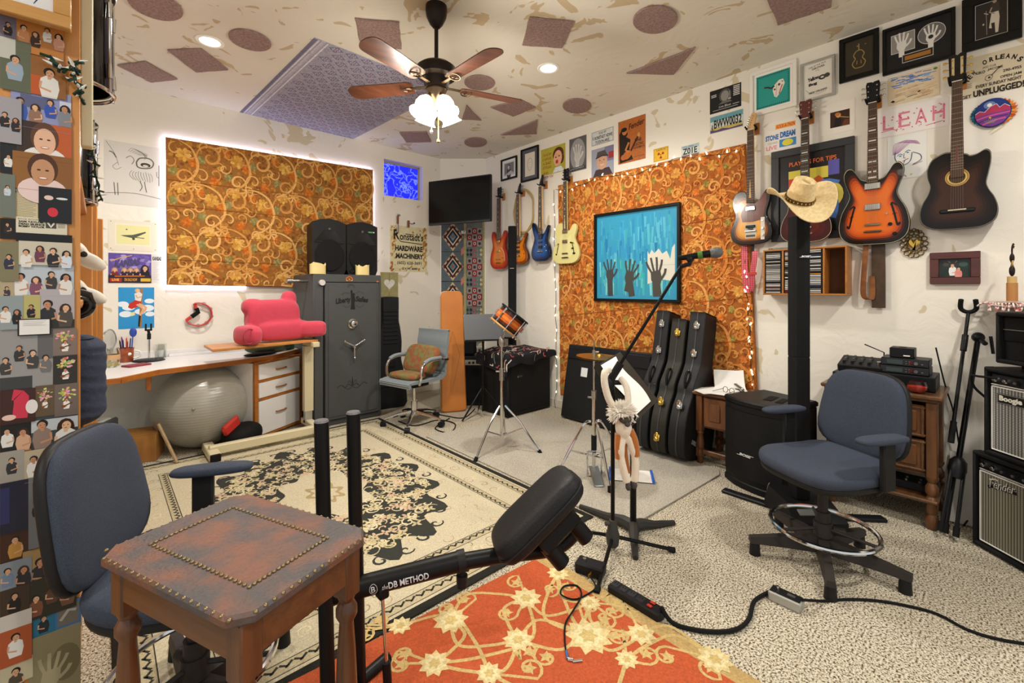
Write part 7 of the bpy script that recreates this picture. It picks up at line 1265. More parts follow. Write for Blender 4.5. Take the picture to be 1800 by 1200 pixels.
hd_ = ptb(.97);obj('boom_joint',MB().sup(hd_,(.035,.03,.03),n=14,m=8).cyl(hd_,hd_+Vector((-.06,-.03,-.03)),.012,n=10).cyl(hd_+Vector((0,-.05,.01)),hd_+Vector((0,-.06,-.09)),.008,n=8),BLK,t)
ba = hd_ + Vector((-.03,.05,.03));bb_ = ba + (b0-b1).normalized() * .62 + Vector((-.07,-.015,.0));obj('boom_arm',MB().cyl(ba+(ba-bb_).normalized()*.12,bb_,.009,n=10),BLKM,t);obj('boom_grip',MB().cyl(bb_+(ba-bb_).normalized()*.1,bb_-(ba-bb_).normalized()*.02,.014,n=10),RUBBER,t);obj('boom_sleeve',MB().cyl(ba-(ba-bb_).normalized()*.02,ba-(ba-bb_).normalized()*.12,.015,n=10),BLK,t)
ct = ba + (ba-bb_).normalized() * .13;obj('mic_cradle',MB().tube(smooth([ct+Vector((-.02,.03,.075)),ct+Vector((0,.032,.02)),ct,ct+Vector((0,-.032,.02)),ct+Vector((-.02,-.03,.075))],4),.012,8),RUBBER,t)
def lean_panel(name,label,cat,pts,th,m):
    c = sum(pts,Vector()) / len(pts);n = (pts[1]-pts[0]).cross(pts[2]-pts[1]).normalized();q = [p-c for p in pts];m_ = MB();m_.add(q+[p+n*th for p in q],[(0,1,2,3),(7,6,5,4),(0,4,5,1),(1,5,6,2),(2,6,7,3),(3,7,4,0)]);o = obj(name,m_,m);o.location = c;return tag(o,label,cat)
lean_panel('poster_board','grey-white board leaning on the wall behind the folded boom stand','board',[Vector((3.62,.22,.01)),Vector((3.66,-.10,.01)),Vector((3.84,-.10,.36)),Vector((3.84,.22,.36))],.006,mat('grey_white_board','#c9c6bd',.6))
# amplifiers
AF = Vector((3.42,.104,0));AU = Vector((-.70,-.714,0));AN = Vector((.714,-.70,0));ARZ = math.atan2(AU.y,AU.x)
def clothmat(name,c1,c2,s):
    m = bpy.data.materials.new(name);m.use_nodes = True;nt = m.node_tree;tc = nt.nodes.new('ShaderNodeTexCoord');k1 = nt.nodes.new('ShaderNodeTexWave');k1.inputs['Scale'].default_value = s;k1.bands_direction = 'Z';k1.inputs['Distortion'].default_value = .6;k2 = nt.nodes.new('ShaderNodeTexWave');k2.inputs['Scale'].default_value = s * .5;k2.bands_direction = 'X';mu = nt.nodes.new('ShaderNodeMath');mu.operation = 'MULTIPLY';mx = nt.nodes.new('ShaderNodeMix');mx.data_type = 'RGBA';mx.inputs[6].default_value = (*col(c1),1);mx.inputs[7].default_value = (*col(c2),1)
    nt.links.new(tc.outputs['Object'],k1.inputs[0]);nt.links.new(tc.outputs['Object'],k2.inputs[0]);nt.links.new(k1.outputs['Fac'],mu.inputs[0]);nt.links.new(k2.outputs['Fac'],mu.inputs[1]);nt.links.new(mu.outputs[0],mx.inputs[0]);nt.links.new(mx.outputs[2],nt.nodes['Principled BSDF'].inputs['Base Color']);nt.nodes['Principled BSDF'].inputs['Roughness'].default_value = .7;return m
GC1 = clothmat('silver_grille_cloth','#3c3e3c','#d8d6cc',42);GC2 = clothmat('tan_grille_cloth','#4a473c','#c6bfa8',46);PIPE = mat('white_piping','#e2e0d8',.5)
def ampbox(name,label,off,z,w_,h_,d_,panel_h,cloth,kn,pan_col,logo=None):
    p = AF + AU * off;t = thing(name,label,'amplifier',(p.x,p.y,z),ARZ)
    obj('cabinet',MB().box((w_/2,d_/2+.02,h_/2),(w_,d_,h_),.014).box((.008,.012,h_/2),(.016,.05,h_),.006).box((w_-.008,.012,h_/2),(.016,.05,h_),.006).box((w_/2,.012,h_-.012),(w_,.05,.024),.008).box((w_/2,.012,.012),(w_,.05,.024),.008),TOLEX,t)
    g1 = h_ - .03 - panel_h;obj('grille',MB().box((w_/2,.014,(g1+.03)/2),(w_-.05,.016,g1-.03),.003),cloth,t)
    pp = MB()
    for zz in (.034,g1-.004): pp.box((w_/2,.005,zz),(w_-.052,.008,.006),.002)
    for xx in (.028,w_-.028): pp.box((xx,.005,(g1+.03)/2),(.006,.008,g1-.036),.002)
    obj('piping',pp,PIPE,t)
    if panel_h: 
        pn = obj('control_panel',MB().box((w_/2,.012,h_-.028-panel_h/2),(w_-.05,.012,panel_h-.012),.002),mat(pan_col+'_amp',pan_col,.35),t);obj('panel_trim',MB().box((w_/2,.005,h_-.03-panel_h+.007),(w_-.05,.004,.004)),PIPE,t)
        for k in range(kn): x = .05 + k * .05;obj('knob',MB().cyl((x,.006,h_-.028-panel_h/2),(x,-.012,h_-.028-panel_h/2),.013,.010,12),CHROME if k < 2 else BLK,t);obj('knob_cap',MB().cyl((x,-.012,h_-.028-panel_h/2),(x,-.014,h_-.028-panel_h/2),.007,n=10),STEEL,t)
    return t
tf = ampbox('guitar_amplifier','large black-edged guitar amplifier with tan grille standing on the floor, lowest of the stack',0,0.005,.62,.495,.24,.065,GC2,9,'#1b1b1c')
A = Art(.16,.08,160,80,'#111111',.0006,0);A.mb = MB();A.line([(14,62),(40,50),(90,46),(150,40)],14,'#17171a',True,4);A.text('Fender',18,12,120,42,'#dcdad0',.02,.3,-.12);A.text('Fender',21,14,120,42,'#2a2a2a',.0,.3,-.12,False);A.line([(20,22),(48,10),(62,14)],5,'#dcdad0',True,3);o = obj('script_logo',A.mb,RUST,tf);o.location = (.135,.004,.35);
tb = ampbox('guitar_amplifier','black-edged guitar amplifier with silver grille, middle of the stack of three',.06,.502,.50,.45,.24,.062,GC1,6,'#202022')
A = Art(.13,.05,130,50,'#121212',.004,0.003);A.rect(2,2,128,48,'#8f8d86');A.rect(4,4,126,46,'#161616');A.text('Boogie',10,9,106,34,'#e8e4d8',.05);o = obj('logo_plate',A.mb,RUST,tb);o.location = (.12,.003,.30)
o = obj('guitar_lead',MB().tube(smooth([(.06,-.012,.40),(.02,-.05,.40),(-.04,-.03,.39),(-.06,0,.33),(-.03,.03,.28)],4),.006,8),RUBBER);p = AF + AU * .06;put(o,(p.x,p.y,.502),ARZ);tag(o,'black lead plugged into the middle amplifier and curling round its side','cable')
p = AF + AU * .12;t = thing('amp_head','black amplifier head standing on feet on top of the silver-grilled amplifier','amplifier',(p.x,p.y,.953),ARZ)
for x in (.06,.40):
    obj('foot',MB().box((x,.10,.014),(.05,.05,.028),.004),RUBBER,t)
obj('cabinet',MB().box((.23,.12,.155),(.46,.20,.255),.014).box((.008,.01,.155),(.016,.05,.25),.006).box((.23,.01,.272),(.46,.05,.02),.006).box((.23,.01,.038),(.46,.05,.02),.006),TOLEX,t);obj('grille',MB().box((.23,.016,.20),(.42,.012,.12),.002),GRILL,t);obj('silver_line',MB().box((.23,.008,.196),(.42,.006,.004)),STEEL,t);obj('control_panel',MB().box((.28,.012,.09),(.34,.012,.09),.003),mat('amp_head_panel','#141414',.3),t)
for k in range(4): obj('toggle',MB().cyl((.15+k*.05,.008,.09),(.15+k*.05,-.012,.095),.006,n=8),STEEL,t)
obj('pilot_lamp',MB().box((.16,.005,.115),(.03,.004,.012),.001),BRASS,t)
# shelf with fringed cloth and the figure
sp = at(1765,538,2.42);t = thing('wall_shelf','short black wall shelf above the amplifier stack','shelf',(XR,-.035,1.265),-PI/2);obj('board',MB().box((.16,-.17,0),(.44,.338,.022),.004),BLK,t);
for x in (0.02,.3): obj('bracket',MB().add([(x-.008,-.002,-.011),(x+.008,-.002,-.011),(x+.008,-.15,-.011),(x-.008,-.15,-.011),(x-.008,-.002,-.10),(x+.008,-.002,-.10)],[(0,1,2,3),(0,3,4),(1,5,2),(3,2,5,4),(0,4,5,1)]),BLKM,t)
def dfn(u,v): return ((u-.5)*.50+.16,-.345*v+.0-.006-.02*(v > .97),.0135+.004*math.sin(u*30)*v-(.02 if v > .97 else 0))
WOV = mat('red_white_woven','#c9c0b4',.95,c2='#8a5a5a',ns=60,nlo=.45,nhi=.55,bump=.4,bs=150);t = thing('fringed_cloth','woven red and white cloth with a fringe laid on the black wall shelf','cloth',(XR,-.035,1.265),-PI/2);obj('weave',MB().sheet(dfn,24,12,.003),WOV,t);fr = MB();rnd = random.Random(2)
for k in range(40): x = -.09 + .5 * k / 39;fr.tube([(x,-.35,.012),(x+rnd.uniform(-.006,.006),-.365,-.004),(x+rnd.uniform(-.012,.012),-.37,-.03)],.004,5)
for k in range(16): y = -.34 * k / 15;fr.tube([(-.09,y,.014),(-.12,y+rnd.uniform(-.01,.01),.006),(-.13,y,-.008)],.004,5)
obj('fringe',fr,mat('red_fringe','#a8504c',.95,c2='#e2d8cc',ns=60,nlo=.45,nhi=.55),t)
fg = at(1779,519,2.44);t = thing('folk_figure','small folk figure with curled wire horns on a wooden cylinder, on the wall shelf','figurine',(fg.x,fg.y,1.284));obj('wood_base',MB().cyl((0,0,0),(0,0,.10),.022,n=16),wood('pale_turned_wood','#b98248','#a87038',.5,0,'z'),t);obj('glass_tube',MB().cyl((0,0,.10),(0,0,.135),.019,n=14),mat('clear_amber','#c9a868',.3),t)
obj('body',MB().sup((0,0,.165),(.014,.012,.03),n=12,m=8).sup((0,0,.235),(.012,.01,.026),n=12,m=8),mat('black_brown_carving','#241a14',.4),t);obj('straw_bow',MB().ring((-.014,0,.205),.014,.004,12,6,(0,1,.2)).ring((.014,0,.205),.014,.004,12,6,(0,1,-.2)).tube([(0,0,.20),(.02,-.01,.17)],.003),mat('straw_yellow','#a88a4a',.7),t)
h_ = MB()
for k in range(5): a = R(30+30*k);h_.tube(smooth([(0,0,.255),(.02*math.cos(a),0,.275+.015*math.sin(a)),(.045*math.cos(a),-.004,.28+.03*math.sin(a)),(.055*math.cos(a),-.006,.272+.04*math.sin(a))],4),.0035,6)
obj('curled_horns',h_,mat('dark_horn','#3a2c1e',.4),t)
# ================================================================ RUGS
def rug(name,label,poly,th,base,m=PILE):
    A = MArt(0,.00006);A.mb.M = Matrix.Rotation(R(-90),4,'X');M0 = A.mb.M;A.mb.M = Matrix.Identity(4);A.mb.col = col(base);A.mb.slab(poly,0.0005,th,.003);A.mb.M = M0;A.y = -th - .0003
    return A
def rug_done(A,name,label,m=PILE): o = obj(name,A.mb,m,angle=80);return tag(o,label,'rug')
RX0,RX1,RY0,RY1 = .03,2.15,1.635,4.40
A = rug('','',[(RX0,RY0),(RX1,RY0),(RX1,RY1),(RX0,RY1)],.009,'#26251f')
def fr_(i,c): A.rect(RX0+i,RY0+i,RX1-i,RY1-i,c)
CR = '#c6bb9e';CR2 = '#b9ab88';DKP = '#33342e';fr_(.042,CR);fr_(.058,DKP);fr_(.062,CR2);rnd = random.Random(21)
def band(i,w,c,step_):
    for (xa,ya,xb,yb) in ((RX0+i,RY0+i,RX1-i,RY0+i),(RX1-i,RY0+i,RX1-i,RY1-i),(RX1-i,RY1-i,RX0+i,RY1-i),(RX0+i,RY1-i,RX0+i,RY0+i)):
        n = int(math.hypot(xb-xa,yb-ya)/step_);tx,ty = (xb-xa) / (n*1.0),(yb-ya) / (n*1.0)
        for k in range(n):
            x,y = xa + tx * (k+.5),ya + ty * (k+.5);a = math.atan2(ty,tx)
            A.line([(x-tx*.45-ty/step_*w*.35,y-ty*.45+tx/step_*w*.35),(x,y),(x+tx*.45-ty/step_*w*.35,y+ty*.45+tx/step_*w*.35)],w*.22,c,False);A.ell(x,y+0,w*.2,w*.12,c,7,a+.6,False)
    A.up()
band(.085,.05,DKP,.05);fr_(.115,DKP);fr_(.119,CR)
for k in range(150):                                         # pale vine work in the main border
    s_ = rnd.random() * 4;f = rnd.random();i = rnd.uniform(.14,.255)
    x,y = ((RX0+.12+f*1.88,RY0+i),(RX1-i,RY0+.12+f*2.5),(RX0+.12+f*1.88,RY1-i),(RX0+i,RY0+.12+f*2.5))[int(s_)];A.line(spiral(x,y,rnd.uniform(.025,.05),rnd.uniform(.5,1.1),rnd.uniform(0,6),rnd.choice((-1,1)),n=9),.006,rnd.choice(['#a08f66','#8d8460','#b39a78','#9a7f6a','#dccfa8']),False,0,True);A.y -= 1e-7
A.up();fr_(.275,DKP);fr_(.279,CR2);band(.298,.05,DKP,.045);fr_(.322,DKP);fr_(.327,CR)
for k in range(200): x,y = rnd.uniform(RX0+.36,RX1-.36),rnd.uniform(RY0+.36,RY1-.36);A.line(spiral(x,y,rnd.uniform(.02,.05),rnd.uniform(.4,1.1),rnd.uniform(0,6),rnd.choice((-1,1)),n=8),.006,rnd.choice(['#ad9b70','#b8a880','#a88f76','#d8caa2']),False,0,True);A.y -= 1e-7
A.up();cx,cy = (RX0+RX1) / 2,(RY0+RY1) / 2
def lobed(sx,sy,n,amp,ph=0): return [(cx+sx*(1+amp*math.cos(n*t+ph))*math.cos(t),cy+sy*(1+amp*math.cos(n*t+ph))*math.sin(t)) for t in [2*PI*k/120 for k in range(120)]]
A.poly(lobed(.64,.92,16,.085),DKP)
for k in range(30): t = 2 * PI * k / 30;x,y = cx + .655 * math.cos(t),cy + .95 * math.sin(t);A.line(spiral(x,y,.045,1.0,t+(1 if k % 2 else 3),(-1) ** k,n=12),.016,DKP,False,0,True);A.y -= 1e-7
A.up();A.poly(lobed(.255,.37,8,.12),CR)
for k in range(760):
    t = rnd.uniform(0,2*PI);f = math.sqrt(rnd.uniform(.17,.93));x,y = cx + .63 * f * math.cos(t),cy + .91 * f * math.sin(t);c = rnd.choice(['#cfc29a','#c4b489','#d6caa4','#c9ac8e','#bdb08a'])
    if k % 3: A.line(spiral(x,y,rnd.uniform(.025,.05),rnd.uniform(.5,1.2),rnd.uniform(0,6),rnd.choice((-1,1)),n=10),.0115,c,False,0,True)
    else:
        for q in range(4): a = t + q * 1.5;A.ell(x+.017*math.cos(a),y+.017*math.sin(a),.019,.009,c,8,a,False)
    A.y -= 2e-7
A.up();A.poly(lobed(.10,.15,8,.2),'#a8946a');A.poly(lobed(.07,.11,8,.2),CR);rug_done(A,'persian_rug','large cream oriental rug with a black scrolling centre')
A = rug('','',[(2.17,1.55),(2.27,1.42),(3.30,1.385),(3.395,1.43),(3.39,3.42),(2.19,3.55)],.012,'#aaa393');A.line([(2.175,1.56),(2.27,1.425),(3.30,1.39),(3.385,1.43)],.012,'#4a4438');o = obj('grey_rug',A.mb,carpet('pale_grey_pile',('#9a9384','#b4ad9e','#c2bcae'),150,.7));tag(o,'plain pale grey rug under the drum and hi-hat stands','rug')
OX0,OX1,OY0,OY1 = .36,1.665,.05,1.60;A = rug('','',[(OX0,OY0),(OX1,OY0),(OX1-.01,OY1-.035),(OX0,OY1+.05)],.013,'#c2a36a');A.poly([(OX0+.06,OY0+.06),(OX1-.07,OY0+.06),(OX1-.08,OY1-.035),(OX0+.06,OY1+.044)],'#b9552f')
rnd = random.Random(5);V = '#c9ae72';FC2 = ['#d9c48c','#e2d3a2','#cdb475']
FL = [fl(x,y) for x,y in ((792,1095),(925,1056),(911,1130),(764,1172),(1036,1064),(1034,1123),(1127,1120),(981,1012),(704,1105),(1257,1165),(1102,1165),(860,1190))]
sz = [.075,.07,.062,.06,.05,.095,.06,.055,.05,.065,.045,.05];FL += [Vector((.55+.33*(k % 4),.15+.22*(k // 4),0)) for k in range(8)];sz += [.07] * 8
for i,p in enumerate(FL):
    for j in (1,2,3):
        q = FL[(i+j) % len(FL)];d_ = q - p
        if d_.length > .5 or d_.length < .05: continue
        n_ = Vector((-d_.y,d_.x,0)) * (.35 if (i+j) % 2 else-.35);A.line([(p.x,p.y),(p.x+d_.x*.3+n_.x,p.y+d_.y*.3+n_.y),(p.x+d_.x*.7+n_.x*.6,p.y+d_.y*.7+n_.y*.6),(q.x,q.y)],.014,V,False,6);A.y -= 1e-6
    for s_ in (-1,1): x,y = p.x + rnd.uniform(-.13,.13),p.y + rnd.uniform(-.13,.13);A.line([(p.x,p.y)]+spiral(x,y,.05,1.1,rnd.uniform(0,6),s_,n=14),.011,V,False);A.y -= 1e-6;A.poly([(x+.03*math.cos(a)*(1 if k % 2 else .45),y+.03*math.sin(a)*(1 if k % 2 else .45)) for k,a in enumerate([2*PI*k/10 for k in range(10)])],V,False);A.y -= 1e-6
A.up(2)
for p,s_ in zip(FL,sz):
    for L,c,n in ((1.0,FC2[0],9),(.72,FC2[1],8),(.42,FC2[2],6)):
        for k in range(n): t = 2 * PI * k / n + L * 3;a,b_ = p.x + s_ * L * math.cos(t),p.y + s_ * L * math.sin(t);w = s_ * L * .32;A.poly([(p.x,p.y),(p.x+(a-p.x)*.55-math.sin(t)*w,p.y+(b_-p.y)*.55+math.cos(t)*w),(a,b_),(p.x+(a-p.x)*.55+math.sin(t)*w,p.y+(b_-p.y)*.55-math.cos(t)*w)],c,False);A.y -= 2e-6
        A.y -= 1e-5
rug_done(A,'floral_rug','orange red rug with cream flowers and vines in the foreground');ZR = .014
# ================================================================ DRAFTING STOOLS
BLUE = mat('navy_upholstery','#2e3544',.9,c2='#373f4f',ns=300,bump=.35,bs=500);SHELL = mat('black_shell','#1c1b1b',.5,bump=.1,bs=300);LEGP = mat('dusty_black_plastic','#332f2c',.5)
def stool(label,c,rz,base_rot,arms=(-1,1)):
    t = thing('drafting_stool',label,'stool',(c[0],c[1],0),rz);Bm = rotz(base_rot)
    for k in range(5):
        a = 2 * PI * k / 5;d_ = Vector((math.cos(a),math.sin(a),0));n_ = Vector((-d_.y,d_.x,0));m_ = MB(Bm);vs = []
        for f,w,z0,z1 in ((.02,.032,.055,.125),(.16,.026,.06,.115),(.30,.022,.062,.095),(.335,.02,.062,.09)): q = d_ * f;vs += [q+n_*w+Vector((0,0,z0)),q-n_*w+Vector((0,0,z0)),q-n_*w*.7+Vector((0,0,z1)),q+n_*w*.7+Vector((0,0,z1))]
        m_.add(vs,[(i*4+j,i*4+(j+1) % 4,i*4+4+(j+1) % 4,i*4+4+j) for i in range(3) for j in range(4)]+[(0,3,2,1),(12,13,14,15)]);l_ = obj('base_leg',m_,LEGP,t);obj('glide',MB(Bm).cyl(d_*.31,d_*.31+Vector((0,0,.063)),.026,.022,14),SHELL,l_)
    obj('column',MB().cyl((0,0,.06),(0,0,.25),.032,n=18).cyl((0,0,.24),(0,0,.44),.022,n=16),LEGP,t);obj('foot_ring',MB().ring((0,0,.17),.225,.011,48,8),CHROME,t)
    sp = MB();sp.cyl((0,0,.13),(0,0,.20),.04,n=16)
    for k in range(3): a = 2 * PI * k / 3 + .4;sp.tube([(.03*math.cos(a),.03*math.sin(a),.17),(.22*math.cos(a),.22*math.sin(a),.17)],.008,6)
    sp.cyl((.03,.03,.165),(.065,.065,.165),.02,n=12);obj('ring_hub',sp,LEGP,t)
    def seatm(sx,sy,z0,h,e):
        m_ = MB();m_.sup((0,0,0),(sx,sy,h),e,.55,36,14)
        m_.v = [Vector((v.x*(1+.06*(v.y < 0)*-v.y/sy),v.y,v.z+z0+.02*(v.y > .1)*(v.y-.1)/.1-.035*max(0,-v.y/sy-.55)-.014*math.exp(-(v.x/.15) ** 2-(v.y/.15) ** 2)*(v.z > 0))) for v in m_.v];return m_
    obj('seat',seatm(.245,.235,.487,.042,.62),BLUE,t,angle=80);obj('seat_shell',seatm(.238,.228,.452,.03,.62),SHELL,t,angle=80);obj('mechanism',MB().box((0,.02,.42),(.18,.24,.05),.012),SHELL,t)
    Mb = Matrix.Translation((0,.25,.725)) @ Matrix.Rotation(R(-9),4,'X')
    def backm(sx,th,sz,y): m_ = MB(Mb);m_.sup((0,0,0),(sx,th,sz),.55,.68,28,18,Matrix.Rotation(R(90),4,'X') @ Matrix.Diagonal((1,sz/th,th/sz,1)));m_.v = [Mb @ (lambda q: Vector((q.x*(1+.10*min(1,-q.z/sz+.0)),q.y+y+.30*q.x*q.x*-1+.02*q.z,q.z)))(Mb.inverted() @ v) for v in m_.v];return m_
    obj('backrest',backm(.215,.036,.205,0),BLUE,t,angle=80);obj('back_shell',backm(.222,.03,.212,.022),SHELL,t,angle=80)
    bl = MB()
    for k in range(7): f = k / 6;bl.box((0,.19+.065*f,.44+.10*f),(.10,.05,.012),.003,Matrix.Rotation(R(-40-20*f),4,'X'))
    bl.tube([(0,.12,.42),(0,.22,.45),(0,.265,.56),(0,.29,.66)],.018,8);obj('bellows',bl,RUBBER,t)
    for s_ in arms:
        obj('arm_post',MB().box((s_*.262,.06,.565),(.028,.068,.22),.006).tube([(s_*.10,.06,.43),(s_*.22,.06,.43),(s_*.262,.06,.48)],.016,8),SHELL,t);obj('arm_pad',MB().sup((s_*.262,.03,.685),(.04,.135,.018),.6,.7,24,10),BLUE,t,angle=80)
    return t
stool('blue drafting stool with a chrome foot ring before the wooden cabinet',(2.643,.604),heading(-.876,.48),R(270)-heading(-.876,.48))
stool('blue drafting stool tucked behind the studded leather table',(.22,1.723),heading(.903,-.43),.5,(1,))
# ================================================================ STUDDED LEATHER TABLE
TZ = .76;K = [fl(x,y,TZ) for x,y in ((158,968),(432,866),(667,934),(405,1094))];c = sum(K,Vector()) / 4;ex = ((K[2]-K[1])+(K[3]-K[0])) / 2;ey = ((K[1]-K[0])+(K[2]-K[3])) / 2;tw,td = ex.length,ey.length;trz = math.atan2(ex.y,ex.x)
LEATH = mat('worn_tooled_leather','#714631',.55,c2='#46403f',ns=9,nlo=.4,nhi=.6,bump=.3,bs=90);TW_ = wood('table_walnut','#633a1c','#472711',.4,.2,'z');TWX = wood('table_walnut_rail','#663d1e','#4a2a13',.4,.2,'x')
t = thing('side_table','square side table with a studded worn leather top and turned legs in the foreground','side table',(c.x,c.y,0),trz);hx,hy,ch = tw / 2,td / 2,.035
def oct_(g): a,b_ = hx - g,hy - g;return [(-a+ch,-b_),(a-ch,-b_),(a,-b_+ch),(a,b_-ch),(a-ch,b_),(-a+ch,b_),(-a,b_-ch),(-a,-b_+ch)]
obj('leather_top',MB().slab(oct_(0),TZ-.024,TZ,.006),LEATH,t);TP2 = [(.02,.0),(.026,.015),(.02,.03),(.026,.05),(.026,.12),(.016,.135),(.02,.16),(.026,.26),(.027,.34),(.022,.44),(.017,.50),(.026,.515),(.026,.53),(.017,.545),(.024,.56)];TP2 = [(r_*.95,z*1.11) for r_,z in TP2]
for sx in (-1,1):
    for sy in (-1,1): x,y = sx * (hx-.045),sy * (hy-.045);obj('leg',MB().lathe(TP2,18,(x,y,0)).box((x,y,.676),(.046,.046,.118),.004).box((x,y,.09),(.046,.046,.06),.004),TW_,t)
for s_ in (-1,1): obj('apron',MB().box((0,s_*(hy-.035),.695),(tw-.13,.02,.08),.003),TWX,t);obj('apron',MB().box((s_*(hx-.035),0,.695),(.02,td-.13,.08),.003),TWX,t);obj('stretcher',MB().box((s_*(hx-.045),0,.09),(.03,td-.12,.04),.004),TWX,t)
obj('stretcher',MB().box((0,0,.09),(tw-.1,.06,.025),.004),TWX,t)
nm = None;nl = []
def nail(x,y,z):
    global nm
    nl.append((x,y,z))
    if len(nl) > 96: return
    if nm is None: o = obj('nail',MB().sup((0,0,0),(.0046,.0046,.0038),n=10,m=6),mat('antique_nail','#8a7a5a',.35,.9),t);nm = o.data
    else: o = bpy.data.objects.new('nail',nm);C.objects.link(o);o.parent = t
    o.location = (x,y,z)
def run(x0,y0,x1,y1,n,z):
    for k in range(n): nail(x0+(x1-x0)*k/n,y0+(y1-y0)*k/n,z)
g = .075;a,b_ = hx - g,hy - g;a2,b2 = hx - .004,hy - .004;run(-a,-b_,a,-b_,24,TZ+.001);run(-a2+ch,-b2,a2,-b2,20,TZ-.003);run(a2,-b2+ch,a2,b2,16,TZ-.003);run(a,-b_,a,b_,18,TZ+.001);run(-a,b_,-a,-b_,18,TZ+.001);run(a,b_,-a,b_,24,TZ+.001);run(a2-ch,b2,-a2,b2,20,TZ-.003);run(-a2,b2-ch,-a2,-b2,16,TZ-.003)
b = MB();[b.sup(q,(.0046,.0046,.0038),n=10,m=6) for q in nl[96:]];obj('nail',b,MATS['antique_nail'],t,kind='stuff')
# ================================================================ SQUAT MACHINE
MBLK = mat('satin_black_steel','#161515',.4,.2);PAD = mat('black_vinyl_pad','#1c1c1d',.5,bump=.15,bs=120);Q1,Q2 = Vector((.53,1.438,0)),Vector((.645,1.47,0));s0 = Vector((.59,1.43,0));t = thing('exercise_machine','black squat machine with two upright posts, a seat arm and a padded seat','exercise machine',s0,0);L_ = lambda q: Vector(q) - s0
for q,px,py,d_ in ((Q1,565,741,1.44),(Q2,621,726,1.49)):
    tp = at(px,py,d_);o = obj('post',MB().cyl(L_(q)+Vector((0,0,.014)),L_(tp),.0225,n=20),MBLK,t);obj('end_cap',MB().cyl(L_(tp),L_(tp)+Vector((0,0,.006)),.0228,.02,20),mat('grey_cap','#6a6a6c',.35),o)
obj('floor_bar',MB().tube([L_(Q1)+Vector((-.12,-.03,.022)),L_(Q2)+Vector((.12,.03,.022))],.021,10),MBLK,t);kf = at(682,1210,1.47);obj('floor_rail',MB().tube([L_((.59,1.455,.022)),L_((kf.x,kf.y,.022))],.02,10),MBLK,t);
A0,A1,A2 = at(585,1043,1.475),at(812,985,1.58),at(975,962,1.68);obj('arm',MB().tube([L_(A0),L_(A1)],.034,20),MBLK,t);obj('inner_arm',MB().tube(smooth([L_(A1)-(A1-A0)*.1,L_(A1.lerp(A2,.4)),L_(A2),L_(at(1010,935,1.70))],4),.028,16),MBLK,t);ad = (A1-A0).normalized()
obj('sleeve_collar',MB().cyl(L_(A1-ad*.015),L_(A1+ad*.012),.0365,n=20),SHELL,t);obj('pop_pin',MB().cyl(L_(A1),L_(A1)+Vector((0,0,-.05)),.012,n=12).cyl(L_(A1)+Vector((0,0,-.05)),L_(A1)+Vector((0,0,-.09)),.02,.019,14),SHELL,t)
k0 = at(672,1045,1.50);k1 = at(682,1210,1.47);obj('gas_rod',MB().cyl(L_(k0),L_(k0.lerp(k1,.75)),.006,n=10),CHROME,t);obj('gas_cylinder',MB().cyl(L_(k0.lerp(k1,.72)),L_(Vector((k1.x,k1.y,.035))),.014,n=12),MBLK,t);obj('rod_bracket',MB().box(L_(k0)+Vector((0,0,.012)),(.035,.04,.04),.005),MBLK,t)
xa = ad;za = (Vector((0,0,1))-xa*xa.z).normalized();ya = za.cross(xa);Ml = Matrix((xa,ya,za)).transposed().to_4x4();fw_ = -1 if ya.dot(A0-CAMP) > 0 else 1
A = Art(.20,.05,200,50,'#000000',.0006,0);A.mb = MB();A.y = 0;A.ell(16,25,13,17,'#c9c9c9');A.ell(16,25,11.5,15.5,'#1a1a1a');A.text('B',9,15,13,19,'#c9c9c9',.01);A.text('the',42,18,19,16,'#c9c9c9',.0,.2);A.text('DB METHOD',64,14,132,22,'#d6d6d6',.02);o = obj('lettering',A.mb,PRINT,t)
for v in o.data.vertices: q = v.co.copy();v.co = (q.x,q.y+.0346-math.sqrt(max(0,.0346 ** 2-q.z ** 2)),q.z)
o.location = L_(A0.lerp(A1,.50)) + Vector(ya) * (-.0352);o.rotation_euler = Ml.to_euler()
p0,p1 = at(892,950,1.60),at(992,850,1.66);pa_ = (p1-p0).normalized();Mp = Matrix((pa_,(cv := Vector((sA,cA,0))-pa_*pa_.dot(Vector((sA,cA,0)))).normalized(),pa_.cross(cv.normalized()))).transposed().to_4x4();Mp.translation = L_((p0+p1)/2)
b = MB(Mp);b.sup((0,0,0),(.19,.13,.05),.45,.5,32,14);obj('seat_pad',b,PAD,t,angle=80);obj('pad_piping',MB(Mp).tube([(.192*math.copysign(abs(math.cos(a)) ** .45,math.cos(a)),.132*math.copysign(abs(math.sin(a)) ** .45,math.sin(a)),-.004) for a in [2*PI*k/40 for k in range(40)]],.004,6,True),PAD,t)
obj('pad_bracket',MB(Mp).box((.02,0,-.085),(.17,.13,.06),.008),MBLK,t)
for x in (-.045,.075): obj('bracket_foot',MB(Mp).cyl((x,-.02,-.10),(x,-.02,-.19),.03,n=16),MBLK,t)
